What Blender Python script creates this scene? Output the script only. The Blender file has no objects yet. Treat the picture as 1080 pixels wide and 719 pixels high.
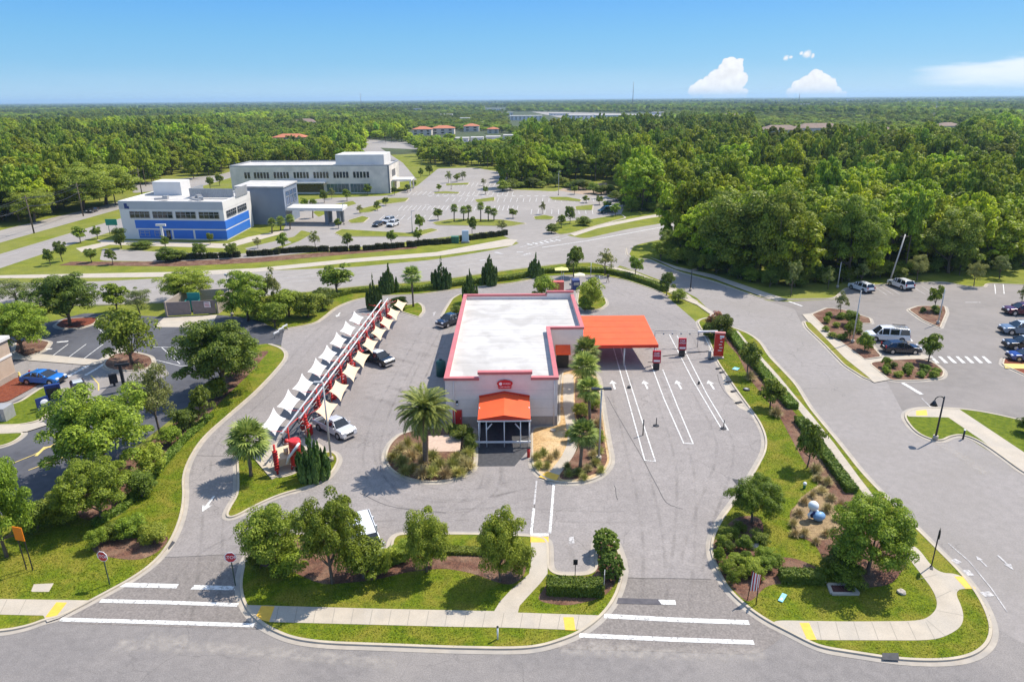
import bpy, bmesh, math, random
import numpy as np
from mathutils import Vector, Matrix
from mathutils.geometry import tessellate_polygon

S = bpy.context.scene
COL = S.collection
R = math.radians
random.seed(11)
rng = np.random.default_rng(5)

# ------------------------------------------------------------------ camera
CAM_H, FPX = 33.0, 720.0                       # eye height (m), focal length in pixels of a 1080-wide picture
PITCH, ROLL = math.atan((359.5 - 104.5) / FPX), R(0.45)
_f = Vector((0, math.cos(PITCH), -math.sin(PITCH)))
_r0 = Vector((1, 0, 0)); _u0 = _r0.cross(_f)
_r = _r0 * math.cos(ROLL) - _u0 * math.sin(ROLL)
_u = _u0 * math.cos(ROLL) + _r0 * math.sin(ROLL)
cam_data = bpy.data.cameras.new('camera')
cam_data.sensor_width = 36.0
cam_data.lens = FPX / 1080 * 36
cam_data.clip_end = 90000
cam = bpy.data.objects.new('camera', cam_data)
COL.objects.link(cam)
cam.matrix_world = Matrix(((_r.x, _u.x, -_f.x, 0), (_r.y, _u.y, -_f.y, 0), (_r.z, _u.z, -_f.z, CAM_H), (0, 0, 0, 1)))
S.camera = cam

# ------------------------------------------------------------------ light
SUN_DIR = Vector((0.83 * math.cos(R(55)), 0.557 * math.cos(R(55)), math.sin(R(55)))).normalized()
world = bpy.data.worlds.new('World'); S.world = world; world.use_nodes = True
SKY_STRENGTH = 0.12
sun_data = bpy.data.lights.new('sun', 'SUN')
sun_data.energy = 3.9; sun_data.angle = R(0.5); sun_data.color = (1.0, 0.93, 0.82)
sun = bpy.data.objects.new('sun', sun_data); COL.objects.link(sun)
sun.rotation_euler = (-SUN_DIR).to_track_quat('-Z', 'Y').to_euler()
sun.location = (60, 60, 120)
S.view_settings.view_transform = 'Standard'
S.view_settings.look = 'None'
S.view_settings.exposure = 0.79
S.view_settings.gamma = 1.0
S.render.engine = 'CYCLES'
S.cycles.use_denoising = True
S.cycles.max_bounces = 6
S.cycles.transparent_max_bounces = 24
S.cycles.volume_bounces = 0

def build_world():
    nt = world.node_tree; nt.nodes.clear()
    N = nt.nodes.new; L = nt.links.new
    out = N('ShaderNodeOutputWorld'); bg = N('ShaderNodeBackground')
    bg.inputs['Strength'].default_value = SKY_STRENGTH
    sky = N('ShaderNodeTexSky'); sky.sky_type = 'NISHITA'; sky.sun_disc = False
    sky.sun_elevation = R(55); sky.sun_rotation = math.atan2(SUN_DIR.x, SUN_DIR.y)
    sky.air_density = 1.0; sky.dust_density = 0.3; sky.ozone_density = 3.0
    # thin veil cloud in the far right sky and faint streaks near the horizon, in world directions
    tc = N('ShaderNodeTexCoord'); sep = N('ShaderNodeSeparateXYZ'); L(tc.outputs['Generated'], sep.inputs[0])
    def math_(op, a, b=None, c=None, clamp=False):
        m = N('ShaderNodeMath'); m.operation = op; m.use_clamp = clamp
        for i, v in enumerate((a, b, c)):
            if v is None: continue
            if isinstance(v, (int, float)): m.inputs[i].default_value = v
            else: L(v, m.inputs[i])
        return m.outputs[0]
    def smooth(v, a, b):
        m = N('ShaderNodeMapRange'); m.interpolation_type = 'SMOOTHSTEP'
        L(v, m.inputs[0]); m.inputs[1].default_value = a; m.inputs[2].default_value = b
        return m.outputs[0]
    az = math_('ARCTAN2', sep.outputs[0], sep.outputs[1])        # 0 ahead, + right (radians)
    el = math_('ARCSINE', sep.outputs[2])
    comb = N('ShaderNodeCombineXYZ'); L(math_('MULTIPLY', az, 5.0), comb.inputs[0]); L(math_('MULTIPLY', el, 34.0), comb.inputs[1])
    no = N('ShaderNodeTexNoise'); no.inputs['Scale'].default_value = 1.6; no.inputs['Detail'].default_value = 8; no.inputs['Roughness'].default_value = 0.62
    L(comb.outputs[0], no.inputs['Vector'])
    # wedge: lower edge at el ~0.4 deg, upper edge rising to the right
    azr = math_('ADD', az, -0.475)
    top = math_('ADD', math_('MULTIPLY', azr, 0.105), 0.031)
    wob = math_('MULTIPLY', math_('ADD', no.outputs[0], -0.5), 0.03)
    d = math_('ADD', math_('SUBTRACT', top, el), wob)
    veil = math_('MULTIPLY', smooth(d, 0.0, 0.012), smooth(math_('ADD', azr, wob), -0.005, 0.10))
    veil = math_('MULTIPLY', veil, smooth(math_('ADD', el, wob), 0.0, 0.022))
    veil = math_('MULTIPLY', veil, 0.85)
    # low hazy whitening at the horizon
    low = math_('MULTIPLY', math_('SUBTRACT', 1.0, smooth(math_('ADD', el, math_('MULTIPLY', wob, 0.6)), 0.0, 0.05)), 0.18)
    k = math_('MAXIMUM', veil, low, clamp=True)
    # clear maritime blue: the physical sky blended with a purer blue that pales towards the horizon
    rp = N('ShaderNodeValToRGB'); L(math_('MULTIPLY', el, 1 / 1.57), rp.inputs[0])
    e = rp.color_ramp.elements; e[0].position = 0.0; e[0].color = (1.16, 2.7, 4.08, 1); e[1].position = 1.0; e[1].color = (2.9, 3.5, 4.7, 1)
    for pos, c in ((0.05, (0.654, 2.23, 4, 1)), (0.12, (0.06, 1.42, 4.5, 1)), (0.20, (0.01, 1.02, 4.0, 1)), (0.34, (0.9, 2.2, 4.6, 1)), (0.55, (2.6, 3.4, 4.8, 1))):
        k_ = e.new(pos); k_.color = c
    # cumulus: heaps of billows at fixed bearings and elevations, edges broken up by noise
    cb = N('ShaderNodeCombineXYZ'); L(az, cb.inputs[0]); L(el, cb.inputs[1])
    wn = N('ShaderNodeTexNoise'); wn.inputs['Scale'].default_value = 95; wn.inputs['Detail'].default_value = 6; wn.inputs['Roughness'].default_value = .62; L(cb.outputs[0], wn.inputs['Vector'])
    def vm(op, a, b):
        m = N('ShaderNodeVectorMath'); m.operation = op
        for i, v in enumerate((a, b)):
            if isinstance(v, tuple): m.inputs[i].default_value = v
            elif v is not None: L(v, m.inputs[i])
        return m
    wv = vm('SUBTRACT', wn.outputs['Color'], (.5, .5, .5)); ws = vm('SCALE', wv.outputs[0], None); ws.inputs['Scale'].default_value = .0080
    q = vm('ADD', cb.outputs[0], ws.outputs[0]).outputs[0]
    dens = None; lit = None
    for (u, v, r) in CUMULUS:
        d = ray(u, v).normalized(); c = (math.atan2(d.x, d.y), math.asin(d.z), 0)
        rr = r / FPX * 1.12
        ds = vm('DISTANCE', q, c).outputs['Value']
        f = math_('SUBTRACT', 1.0, math_('DIVIDE', ds, rr))
        if r < 5 and v < 63: f = math_('MULTIPLY', f, .2)
        dens = f if dens is None else math_('MAXIMUM', dens, f)
        # a little light and shade on each billow: brighter up and to the right
        df = vm('DOT_PRODUCT', vm('SUBTRACT', q, c).outputs[0], (.45 / rr, .9 / rr, 0)).outputs['Value']
        g = math_('MULTIPLY', math_('ADD', f, .0, clamp=True), df)
        lit = g if lit is None else math_('ADD', lit, g)
    cmask = smooth(dens, 0.02, 0.17)
    cbase = smooth(el, .0, .014)
    cmask = math_('MULTIPLY', cmask, math_('ADD', math_('MULTIPLY', cbase, .35), .65))
    sh = math_('ADD', .92, math_('MULTIPLY', lit, .24)); sh = math_('ADD', sh, math_('MULTIPLY', math_('ADD', wn.outputs[0], -.5), .35))
    sh = N('ShaderNodeClamp').outputs[0] if False else math_('MINIMUM', math_('MAXIMUM', sh, .70), 1.06)
    ccol = N('ShaderNodeMix'); ccol.data_type = 'RGBA'; ccol.blend_type = 'MULTIPLY'; ccol.inputs[0].default_value = 1; ccol.inputs[6].default_value = (5.0, 5.05, 5.15, 1); L(sh, ccol.inputs[7])
    hs = N('ShaderNodeMix'); hs.data_type = 'RGBA'; hs.inputs[0].default_value = 0.88
    L(sky.outputs[0], hs.inputs[6]); L(rp.outputs[0], hs.inputs[7])
    mix = N('ShaderNodeMix'); mix.data_type = 'RGBA'
    L(k, mix.inputs[0]); L(hs.outputs[2], mix.inputs[6]); mix.inputs[7].default_value = (4.77, 5, 5.31, 1)
    mix2 = N('ShaderNodeMix'); mix2.data_type = 'RGBA'; L(cmask, mix2.inputs[0]); L(mix.outputs[2], mix2.inputs[6]); L(ccol.outputs[2], mix2.inputs[7])
    L(mix2.outputs[2], bg.inputs['Color']); L(bg.outputs[0], out.inputs[0])
# ------------------------------------------------------------------ from photo measurements to metres
def ray(x, y): return _f * FPX + _r * (x - 540) - _u * (y - 359.5)
def P(x, y, z=0.0):
    d = ray(x, y); t = (z - CAM_H) / d.z
    return Vector((d.x * t, d.y * t, z))
def Zat(x, y, Y):
    d = ray(x, y); return CAM_H + d.z * Y / d.y
def proj(p):
    q = Vector(p) - Vector((0, 0, CAM_H)); z = q.dot(_f)
    return 540 + FPX * q.dot(_r) / z, 359.5 - FPX * q.dot(_u) / z
CUMULUS = [(733, 96, 6), (740, 92, 7), (748, 90, 8), (757, 84, 9), (765, 76, 8), (770, 69, 7), (776, 72, 7), (779, 84, 8), (773, 93, 9), (784, 98, 4), (762, 95, 10), (750, 98, 8), (779, 66, 4), (766, 66, 4),
           (834, 98, 4), (842, 92, 6), (851, 88, 7), (860, 82, 7), (868, 86, 7), (874, 91, 7), (882, 97, 5), (860, 95, 9), (848, 97, 6), (871, 98, 6), (889, 100, 3), (851, 57, 4.5), (857, 59, 2.5), (846, 56, 2.2), (829, 61, 3.2), (834, 61, 2.2)]
build_world()
def depth(p): return (Vector(p) - Vector((0, 0, CAM_H))).dot(_f)

# ------------------------------------------------------------------ materials
MATS = {}
def _nodes(name):
    m = bpy.data.materials.new(name); m.use_nodes = True
    nt = m.node_tree; b = nt.nodes['Principled BSDF']
    return m, nt, b
def rgba(c): return (c[0], c[1], c[2], 1)
def mat(name, c1, c2=None, scale=1.0, rough=0.7, bump=0.0, metal=0.0, detail=6, lo=0.35, hi=0.65, c3=None, scale3=0.1, amt3=0.6, coat=0.0, world_space=True, spec=0.4, fine=None, crack=0.0):
    """noise-varied surface: c1..c2 by a fine noise, blended towards c3 in large patches"""
    m, nt, b = _nodes(name); N = nt.nodes.new; L = nt.links.new
    b.inputs['Roughness'].default_value = rough; b.inputs['Metallic'].default_value = metal
    b.inputs['Coat Weight'].default_value = coat; b.inputs['Specular IOR Level'].default_value = spec
    if c2 is None:
        c2 = tuple(v * 0.93 for v in c1)
    if world_space:
        co = N('ShaderNodeNewGeometry').outputs['Position']
    else:
        co = N('ShaderNodeTexCoord').outputs['Object']
    n = N('ShaderNodeTexNoise'); n.inputs['Scale'].default_value = scale; n.inputs['Detail'].default_value = detail
    L(co, n.inputs['Vector'])
    mr = N('ShaderNodeMapRange'); L(n.outputs[0], mr.inputs[0]); mr.inputs[1].default_value = lo; mr.inputs[2].default_value = hi
    mx = N('ShaderNodeMix'); mx.data_type = 'RGBA'; L(mr.outputs[0], mx.inputs[0])
    mx.inputs[6].default_value = rgba(c1); mx.inputs[7].default_value = rgba(c2)
    col = mx.outputs[2]
    if c3 is not None:
        n3 = N('ShaderNodeTexNoise'); n3.inputs['Scale'].default_value = scale3; n3.inputs['Detail'].default_value = 5
        n3.inputs['Distortion'].default_value = 0.6
        L(co, n3.inputs['Vector'])
        r3 = N('ShaderNodeMapRange'); L(n3.outputs[0], r3.inputs[0]); r3.inputs[1].default_value = 0.42; r3.inputs[2].default_value = 0.66
        r3.inputs[4].default_value = amt3
        m3 = N('ShaderNodeMix'); m3.data_type = 'RGBA'; L(r3.outputs[0], m3.inputs[0]); L(col, m3.inputs[6]); m3.inputs[7].default_value = rgba(c3)
        col = m3.outputs[2]
    if fine:
        nf = N('ShaderNodeTexNoise'); nf.inputs['Scale'].default_value = fine[0]; nf.inputs['Detail'].default_value = 3
        L(co, nf.inputs['Vector'])
        rf = N('ShaderNodeMapRange'); L(nf.outputs[0], rf.inputs[0]); rf.inputs[1].default_value = 0.3; rf.inputs[2].default_value = 0.7
        rf.inputs[3].default_value = 1 - fine[1]; rf.inputs[4].default_value = 1 + fine[1]
        mm = N('ShaderNodeMix'); mm.data_type = 'RGBA'; mm.blend_type = 'MULTIPLY'; mm.inputs[0].default_value = 1
        L(col, mm.inputs[6]); L(rf.outputs[0], mm.inputs[7]); col = mm.outputs[2]
    if crack:
        wn = N('ShaderNodeTexNoise'); wn.inputs['Scale'].default_value = 0.5; wn.inputs['Detail'].default_value = 4; L(co, wn.inputs['Vector'])
        va = N('ShaderNodeVectorMath'); va.operation = 'SCALE'; L(wn.outputs['Color'], va.inputs[0]); va.inputs['Scale'].default_value = 2.2
        vb = N('ShaderNodeVectorMath'); vb.operation = 'ADD'; L(co, vb.inputs[0]); L(va.outputs[0], vb.inputs[1])
        vo = N('ShaderNodeTexVoronoi'); vo.feature = 'DISTANCE_TO_EDGE'; vo.inputs['Scale'].default_value = 0.17; L(vb.outputs[0], vo.inputs['Vector'])
        rk = N('ShaderNodeMapRange'); L(vo.outputs['Distance'], rk.inputs[0]); rk.inputs[1].default_value = 0.0; rk.inputs[2].default_value = 0.009; rk.inputs[3].default_value = 1; rk.inputs[4].default_value = 0
        nk = N('ShaderNodeTexNoise'); nk.inputs['Scale'].default_value = 0.06; nk.inputs['Detail'].default_value = 3; L(co, nk.inputs['Vector'])
        rm = N('ShaderNodeMapRange'); L(nk.outputs[0], rm.inputs[0]); rm.inputs[1].default_value = 0.45; rm.inputs[2].default_value = 0.62; rm.inputs[4].default_value = crack
        ml = N('ShaderNodeMath'); ml.operation = 'MULTIPLY'; L(rk.outputs[0], ml.inputs[0]); L(rm.outputs[0], ml.inputs[1])
        mk = N('ShaderNodeMix'); mk.data_type = 'RGBA'; L(ml.outputs[0], mk.inputs[0]); L(col, mk.inputs[6]); mk.inputs[7].default_value = (c1[0] * .3, c1[1] * .3, c1[2] * .3, 1); col = mk.outputs[2]
    L(col, b.inputs['Base Color'])
    if bump:
        bp = N('ShaderNodeBump'); bp.inputs['Strength'].default_value = bump; bp.inputs['Distance'].default_value = 0.05
        L(n.outputs[0], bp.inputs['Height']); L(bp.outputs[0], b.inputs['Normal'])
    MATS[name] = m
    return m
def leafmat(name, dark, light, hue_var=0.02, transl=0.35, val=(0.75, 1.25)):
    m, nt, b = _nodes(name); N = nt.nodes.new; L = nt.links.new
    tone = N('ShaderNodeAttribute'); tone.attribute_type = 'INSTANCER'; tone.attribute_name = 'tone'
    g = N('ShaderNodeNewGeometry'); oi = N('ShaderNodeObjectInfo')
    mx = N('ShaderNodeMix'); mx.data_type = 'RGBA'; L(g.outputs['Random Per Island'], mx.inputs[0])
    mx.inputs[6].default_value = rgba(dark); mx.inputs[7].default_value = rgba(light)
    hs = N('ShaderNodeHueSaturation')
    mh = N('ShaderNodeMapRange'); L(oi.outputs['Random'], mh.inputs[0]); mh.inputs[3].default_value = 0.5 - hue_var; mh.inputs[4].default_value = 0.5 + hue_var
    ml = N('ShaderNodeMath'); ml.operation = 'MULTIPLY'; L(oi.outputs['Random'], ml.inputs[0]); ml.inputs[1].default_value = 7.31
    fr = N('ShaderNodeMath'); fr.operation = 'FRACT'; L(ml.outputs[0], fr.inputs[0])
    mv = N('ShaderNodeMapRange'); L(fr.outputs[0], mv.inputs[0]); mv.inputs[3].default_value = val[0]; mv.inputs[4].default_value = val[1]
    L(mh.outputs[0], hs.inputs['Hue']); ta = N('ShaderNodeMath'); ta.operation = 'MULTIPLY_ADD'; L(mv.outputs[0], ta.inputs[0]); L(tone.outputs['Fac'], ta.inputs[1]); L(mv.outputs[0], ta.inputs[2]); L(ta.outputs[0], hs.inputs['Value']); L(mx.outputs[2], hs.inputs['Color'])
    L(hs.outputs[0], b.inputs['Base Color']); b.inputs['Roughness'].default_value = 0.55; b.inputs['Specular IOR Level'].default_value = 0.3
    tr = N('ShaderNodeBsdfTranslucent'); L(hs.outputs[0], tr.inputs[0])
    ms = N('ShaderNodeMixShader'); ms.inputs[0].default_value = transl
    out = nt.nodes['Material Output']; L(b.outputs[0], ms.inputs[1]); L(tr.outputs[0], ms.inputs[2]); L(ms.outputs[0], out.inputs[0])
    MATS[name] = m
    return m

ASPH = mat('lot_asphalt', (0.268, 0.240, 0.226), (0.228, 0.204, 0.192), 1.3, 0.85, 0.2, c3=(0.198, 0.177, 0.167), scale3=0.085, amt3=0.7, fine=(6, 0.16), detail=10, crack=.6)
STREET = mat('street_asphalt', (0.20, 0.182, 0.173), (0.168, 0.153, 0.146), 1.6, 0.85, 0.3, detail=12, c3=(0.245, 0.22, 0.202), scale3=0.12, amt3=0.6, fine=(15, 0.22), crack=.75)
RROAD = mat('side_street_asphalt', (0.262, 0.236, 0.222), (0.228, 0.206, 0.193), 1.4, 0.85, 0.2, detail=10, c3=(0.215, 0.193, 0.174), scale3=0.1, amt3=0.6, fine=(8, 0.10), crack=.7)
AVE = mat('avenue_asphalt', (0.30, 0.27, 0.245), (0.26, 0.234, 0.212), 0.5, 0.85, 0.1, c3=(0.22, 0.198, 0.18), scale3=0.04, amt3=0.6)
DRVW = mat('driveway_asphalt', (0.20, 0.176, 0.16), (0.165, 0.145, 0.132), 2.2, 0.85, 0.3, detail=10, c3=(0.215, 0.187, 0.172), scale3=0.18, amt3=0.6, fine=(7, 0.24))
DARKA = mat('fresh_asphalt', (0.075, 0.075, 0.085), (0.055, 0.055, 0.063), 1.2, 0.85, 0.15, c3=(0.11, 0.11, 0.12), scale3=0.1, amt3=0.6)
RLOT = mat('right_lot_asphalt', (0.20, 0.179, 0.165), (0.172, 0.154, 0.142), 0.8, 0.85, 0.15, c3=(0.235, 0.208, 0.192), scale3=0.08, amt3=0.7, fine=(7, 0.08))
CONC = mat('concrete', (0.44, 0.38, 0.305), (0.375, 0.325, 0.262), 0.7, 0.85, 0.1, c3=(0.38, 0.345, 0.30), scale3=0.35, amt3=0.5, fine=(12, 0.07))
KERBM = mat('kerb_concrete', (0.48, 0.41, 0.31), (0.40, 0.34, 0.26), 0.9, 0.85, 0.1, c3=(0.36, 0.32, 0.27), scale3=0.5, amt3=0.5)
GUTM = mat('gutter_concrete', (0.39, 0.342, 0.285), (0.32, 0.28, 0.235), 1.3, 0.85, 0.1, c3=(0.28, 0.26, 0.24), scale3=0.4, amt3=0.6)
GRASS = mat('lawn_grass', (0.135, 0.168, 0.010), (0.070, 0.105, 0.008), 3.2, 0.95, 0.9, c3=(0.215, 0.178, 0.030), scale3=0.45, amt3=0.7, detail=12, fine=(9, 0.42), spec=0.1)
GRASS2 = mat('verge_grass', (0.19, 0.19, 0.020), (0.12, 0.135, 0.016), 1.4, 0.95, 0.5, c3=(0.215, 0.18, 0.05), scale3=0.25, amt3=0.8, detail=10, fine=(11, 0.28), spec=0.1)
GRASSG = mat('deep_green_grass', (0.13, 0.158, 0.014), (0.075, 0.108, 0.010), 2.0, 0.95, 0.5, detail=8, fine=(12, 0.25), spec=0.1)
FARG = mat('meadow_grass', (0.19, 0.20, 0.025), (0.12, 0.145, 0.018), 0.35, 0.95, 0.3, c3=(0.19, 0.19, 0.05), scale3=0.05, amt3=0.7, detail=8, fine=(4, 0.2), spec=0.1)
MULCH = mat('bark_mulch', (0.165, 0.082, 0.055), (0.085, 0.045, 0.034), 5.0, 0.95, 0.9, c3=(0.25, 0.165, 0.11), scale3=0.6, amt3=0.6, detail=10, fine=(16, 0.5), spec=0.1)
REDMULCH = mat('red_mulch', (0.21, 0.065, 0.035), (0.14, 0.04, 0.025), 4.0, 0.95, 0.8, detail=10, fine=(16, 0.35), spec=0.1)
ROCK = mat('tan_river_rock', (0.50, 0.33, 0.15), (0.33, 0.20, 0.085), 3.2, 0.9, 0.8, c3=(0.60, 0.46, 0.28), scale3=0.5, amt3=0.6, detail=8, fine=(9, 0.3))
DIRT = mat('bare_dirt', (0.36, 0.27, 0.19), (0.27, 0.2, 0.14), 0.3, 0.95, 0.2, fine=(2, 0.15))
FLOORM = mat('forest_ground', (0.055, 0.065, 0.018), (0.03, 0.04, 0.012), 0.12, 0.95, c3=(0.06, 0.085, 0.02), scale3=0.01, amt3=0.6)
PAINT = mat('white_road_paint', (0.66, 0.65, 0.63), (0.50, 0.485, 0.47), 2.5, 0.7, lo=0.45, hi=0.75)
OLDPAINT = mat('worn_road_paint', (0.52, 0.5, 0.49), (0.36, 0.34, 0.335), 3.0, 0.8)
for pt_m in (PAINT, OLDPAINT):               # paint worn through in flakes and thin edges
    pt_nt = pt_m.node_tree; pt_b = pt_nt.nodes['Principled BSDF']; pt_g = pt_nt.nodes.new('ShaderNodeNewGeometry'); pt_n = pt_nt.nodes.new('ShaderNodeTexNoise'); pt_n.inputs['Scale'].default_value = 4.5; pt_n.inputs['Detail'].default_value = 8; pt_n.inputs['Roughness'].default_value = .7
    pt_r = pt_nt.nodes.new('ShaderNodeMapRange'); pt_r.inputs[1].default_value = .34; pt_r.inputs[2].default_value = .50; pt_r.inputs[3].default_value = .15
    pt_nt.links.new(pt_g.outputs['Position'], pt_n.inputs['Vector']); pt_nt.links.new(pt_n.outputs[0], pt_r.inputs[0]); pt_nt.links.new(pt_r.outputs[0], pt_b.inputs['Alpha'])
YELLOW = mat('yellow_tactile', (0.75, 0.45, 0.06), (0.66, 0.38, 0.05), 3.0, 0.7)
YPAINT = mat('yellow_kerb_paint', (0.62, 0.47, 0.13), (0.52, 0.40, 0.14), 2.0, 0.75)
WALLM = mat('grey_stucco', (0.78, 0.68, 0.615), (0.735, 0.64, 0.58), 1.5, 0.8, fine=(10, 0.03))
WAINM = mat('taupe_block', (0.36, 0.30, 0.25), (0.31, 0.255, 0.212), 3.0, 0.85)
ROOFM = mat('white_roof_membrane', (0.53, 0.512, 0.49), (0.475, 0.458, 0.44), 0.7, 0.9, c3=(0.36, 0.34, 0.318), scale3=0.3, amt3=0.75, spec=0.1, detail=10)
SEAM = mat('roof_seam', (0.475, 0.458, 0.435), None, 1, 0.6)
REDTRIM = mat('red_trim', (0.52, 0.155, 0.155), (0.46, 0.125, 0.13), 1.0, 0.5, c3=(.44, .19, .18), scale3=.3, amt3=.5)
RED = mat('red_paint', (0.60, 0.030, 0.025), (0.50, 0.022, 0.02), 1.5, 0.4, world_space=False)
REDSTEEL = mat('red_steel', (0.56, 0.04, 0.03), (0.46, 0.03, 0.025), 2.0, 0.45)
ORANGE = mat('orange_canvas', (0.80, 0.098, 0.022), (0.73, 0.084, 0.018), 0.8, 0.7, c3=(0.64, 0.082, 0.022), scale3=.5, amt3=.45, fine=(6, 0.06))
REDFASC = mat('red_orange_fascia', (0.62, 0.045, 0.015), (0.54, 0.038, 0.013), 1.0, 0.6)
WHITEM = mat('white_metal', (0.68, 0.68, 0.68), (0.62, 0.62, 0.62), 1.5, 0.45, world_space=False)
SAILW = mat('white_shade_cloth', (0.64, 0.61, 0.595), (0.58, 0.555, 0.54), 0.8, 0.8)
SAILT = mat('tan_shade_cloth', (0.70, 0.52, 0.34), (0.63, 0.46, 0.30), 0.8, 0.8)
GREYM = mat('grey_metal', (0.40, 0.40, 0.40), (0.34, 0.34, 0.34), 2, 0.5, 0, 0.3, world_space=False)
POLEM = mat('galvanised_pole', (0.50, 0.48, 0.45), (0.43, 0.41, 0.39), 2, 0.5, 0, 0.2)
BLACKM = mat('black_metal', (0.025, 0.025, 0.028), (0.018, 0.018, 0.02), 2, 0.45, world_space=False)
DKGREY = mat('dark_grey_rubber', (0.06, 0.06, 0.065), (0.04, 0.04, 0.045), 3, 0.8)
TANBLD = mat('tan_stucco', (0.47, 0.36, 0.27), (0.42, 0.32, 0.24), 1.2, 0.85)
BEIGE = mat('beige_plastic', (0.62, 0.52, 0.36), (0.56, 0.46, 0.32), 2.0, 0.6)
GLASS = mat('dark_window_glass', (0.022, 0.028, 0.034), (0.015, 0.018, 0.022), 0.3, 0.08, spec=0.8)
CARGLASS = mat('car_glass', (0.018, 0.02, 0.024), None, 1, 0.06, spec=0.8, world_space=False)
TEALGL = mat('teal_storefront_glass', (0.045, 0.12, 0.125), (0.03, 0.07, 0.08), 0.2, 0.1, spec=0.8)
TYRE = mat('tyre_rubber', (0.02, 0.02, 0.02), None, 3, 0.85, world_space=False)
RIM = mat('alloy_rim', (0.5, 0.5, 0.52), None, 3, 0.3, 0, 0.8, world_space=False)
LAMPW = mat('clear_headlight', (0.75, 0.76, 0.78), None, 3, 0.15, world_space=False)
LAMPR = mat('red_tail_light', (0.45, 0.02, 0.02), None, 3, 0.2, world_space=False)
CHROME = mat('bright_chrome', (0.7, 0.7, 0.72), None, 3, 0.2, 0, 0.9, world_space=False)
BARK = mat('tree_bark', (0.15, 0.115, 0.085), (0.09, 0.07, 0.05), 4, 0.9, 0.5, world_space=False)
PALMB = mat('palm_trunk', (0.21, 0.16, 0.115), (0.12, 0.09, 0.065), 6, 0.95, 0.6, world_space=False)
BLUEP = mat('blue_panel', (0.035, 0.16, 0.56), (0.03, 0.145, 0.52), 0.3, 0.5)
GREYP = mat('light_grey_panel', (0.46, 0.46, 0.475), (0.43, 0.43, 0.445), 0.3, 0.55)
WHITEP = mat('white_panel', (0.70, 0.67, 0.63), (0.65, 0.62, 0.585), 0.4, 0.6)
CREAMP = mat('cream_panel', (0.74, 0.665, 0.58), (0.55, 0.51, 0.45), 0.3, 0.7)
TERRA = mat('terracotta_roof', (0.48, 0.17, 0.085), (0.40, 0.135, 0.07), 0.6, 0.85)
BROWNR = mat('brown_shingle', (0.24, 0.17, 0.13), (0.19, 0.135, 0.105), 0.5, 0.9)
STUCCO = mat('pale_stucco', (0.62, 0.56, 0.48), (0.56, 0.5, 0.43), 0.3, 0.85)
SIGNW = mat('sign_white', (0.80, 0.80, 0.80), None, 3, 0.4, world_space=False)
SIGNR = mat('sign_red', (0.52, 0.02, 0.03), None, 3, 0.4, world_space=False)
SIGNO = mat('sign_orange', (0.85, 0.23, 0.01), (0.78, 0.2, 0.01), 3, 0.5, world_space=False)
SIGNB = mat('sign_blue', (0.02, 0.04, 0.16), None, 3, 0.4, world_space=False)
SIGNG = mat('sign_green', (0.02, 0.28, 0.18), None, 3, 0.4, world_space=False)

LEAF = leafmat('broad_leaves', (0.075, 0.125, 0.010), (0.345, 0.435, 0.038), 0.012, 0.42)
LEAFD = leafmat('dark_leaves', (0.048, 0.085, 0.010), (0.245, 0.305, 0.034), 0.012, 0.4)
LEAFY = leafmat('bright_leaves', (0.105, 0.160, 0.012), (0.420, 0.470, 0.052), 0.012, 0.42)
LEAFO = leafmat('olive_leaves', (0.13, 0.155, 0.035), (0.35, 0.36, 0.10))
LEAFF = leafmat('forest_leaves', (0.115, 0.170, 0.008), (0.50, 0.585, 0.030), 0.016, 0.5, (0.68, 1.4))
LEAFP = leafmat('pine_needles', (0.090, 0.150, 0.010), (0.40, 0.50, 0.040), 0.016, 0.45, (0.7, 1.35))
LEAFJ = leafmat('juniper_needles', (0.032, 0.075, 0.016), (0.135, 0.200, 0.036), 0.01, 0.15)
FROND = leafmat('palm_fronds', (0.10, 0.165, 0.022), (0.40, 0.45, 0.10), 0.015, 0.25)
TUFT = leafmat('tan_grass_blades', (0.26, 0.20, 0.075), (0.48, 0.38, 0.17), 0.02, 0.25)
TUFTG = leafmat('green_grass_blades', (0.16, 0.19, 0.035), (0.44, 0.39, 0.11), 0.02, 0.25)
LAWNB = leafmat('lawn_blades', (0.120, 0.160, 0.008), (0.245, 0.262, 0.020), 0.01, 0.4)
FLOWER = leafmat('pink_blossom', (0.40, 0.06, 0.08), (0.62, 0.2, 0.22), 0.02, 0.25)
HEDGE = leafmat('hedge_leaves', (0.080, 0.130, 0.014), (0.230, 0.290, 0.036))
HEDGED = leafmat('dark_hedge_leaves', (0.032, 0.038, 0.016), (0.085, 0.09, 0.03))
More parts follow.
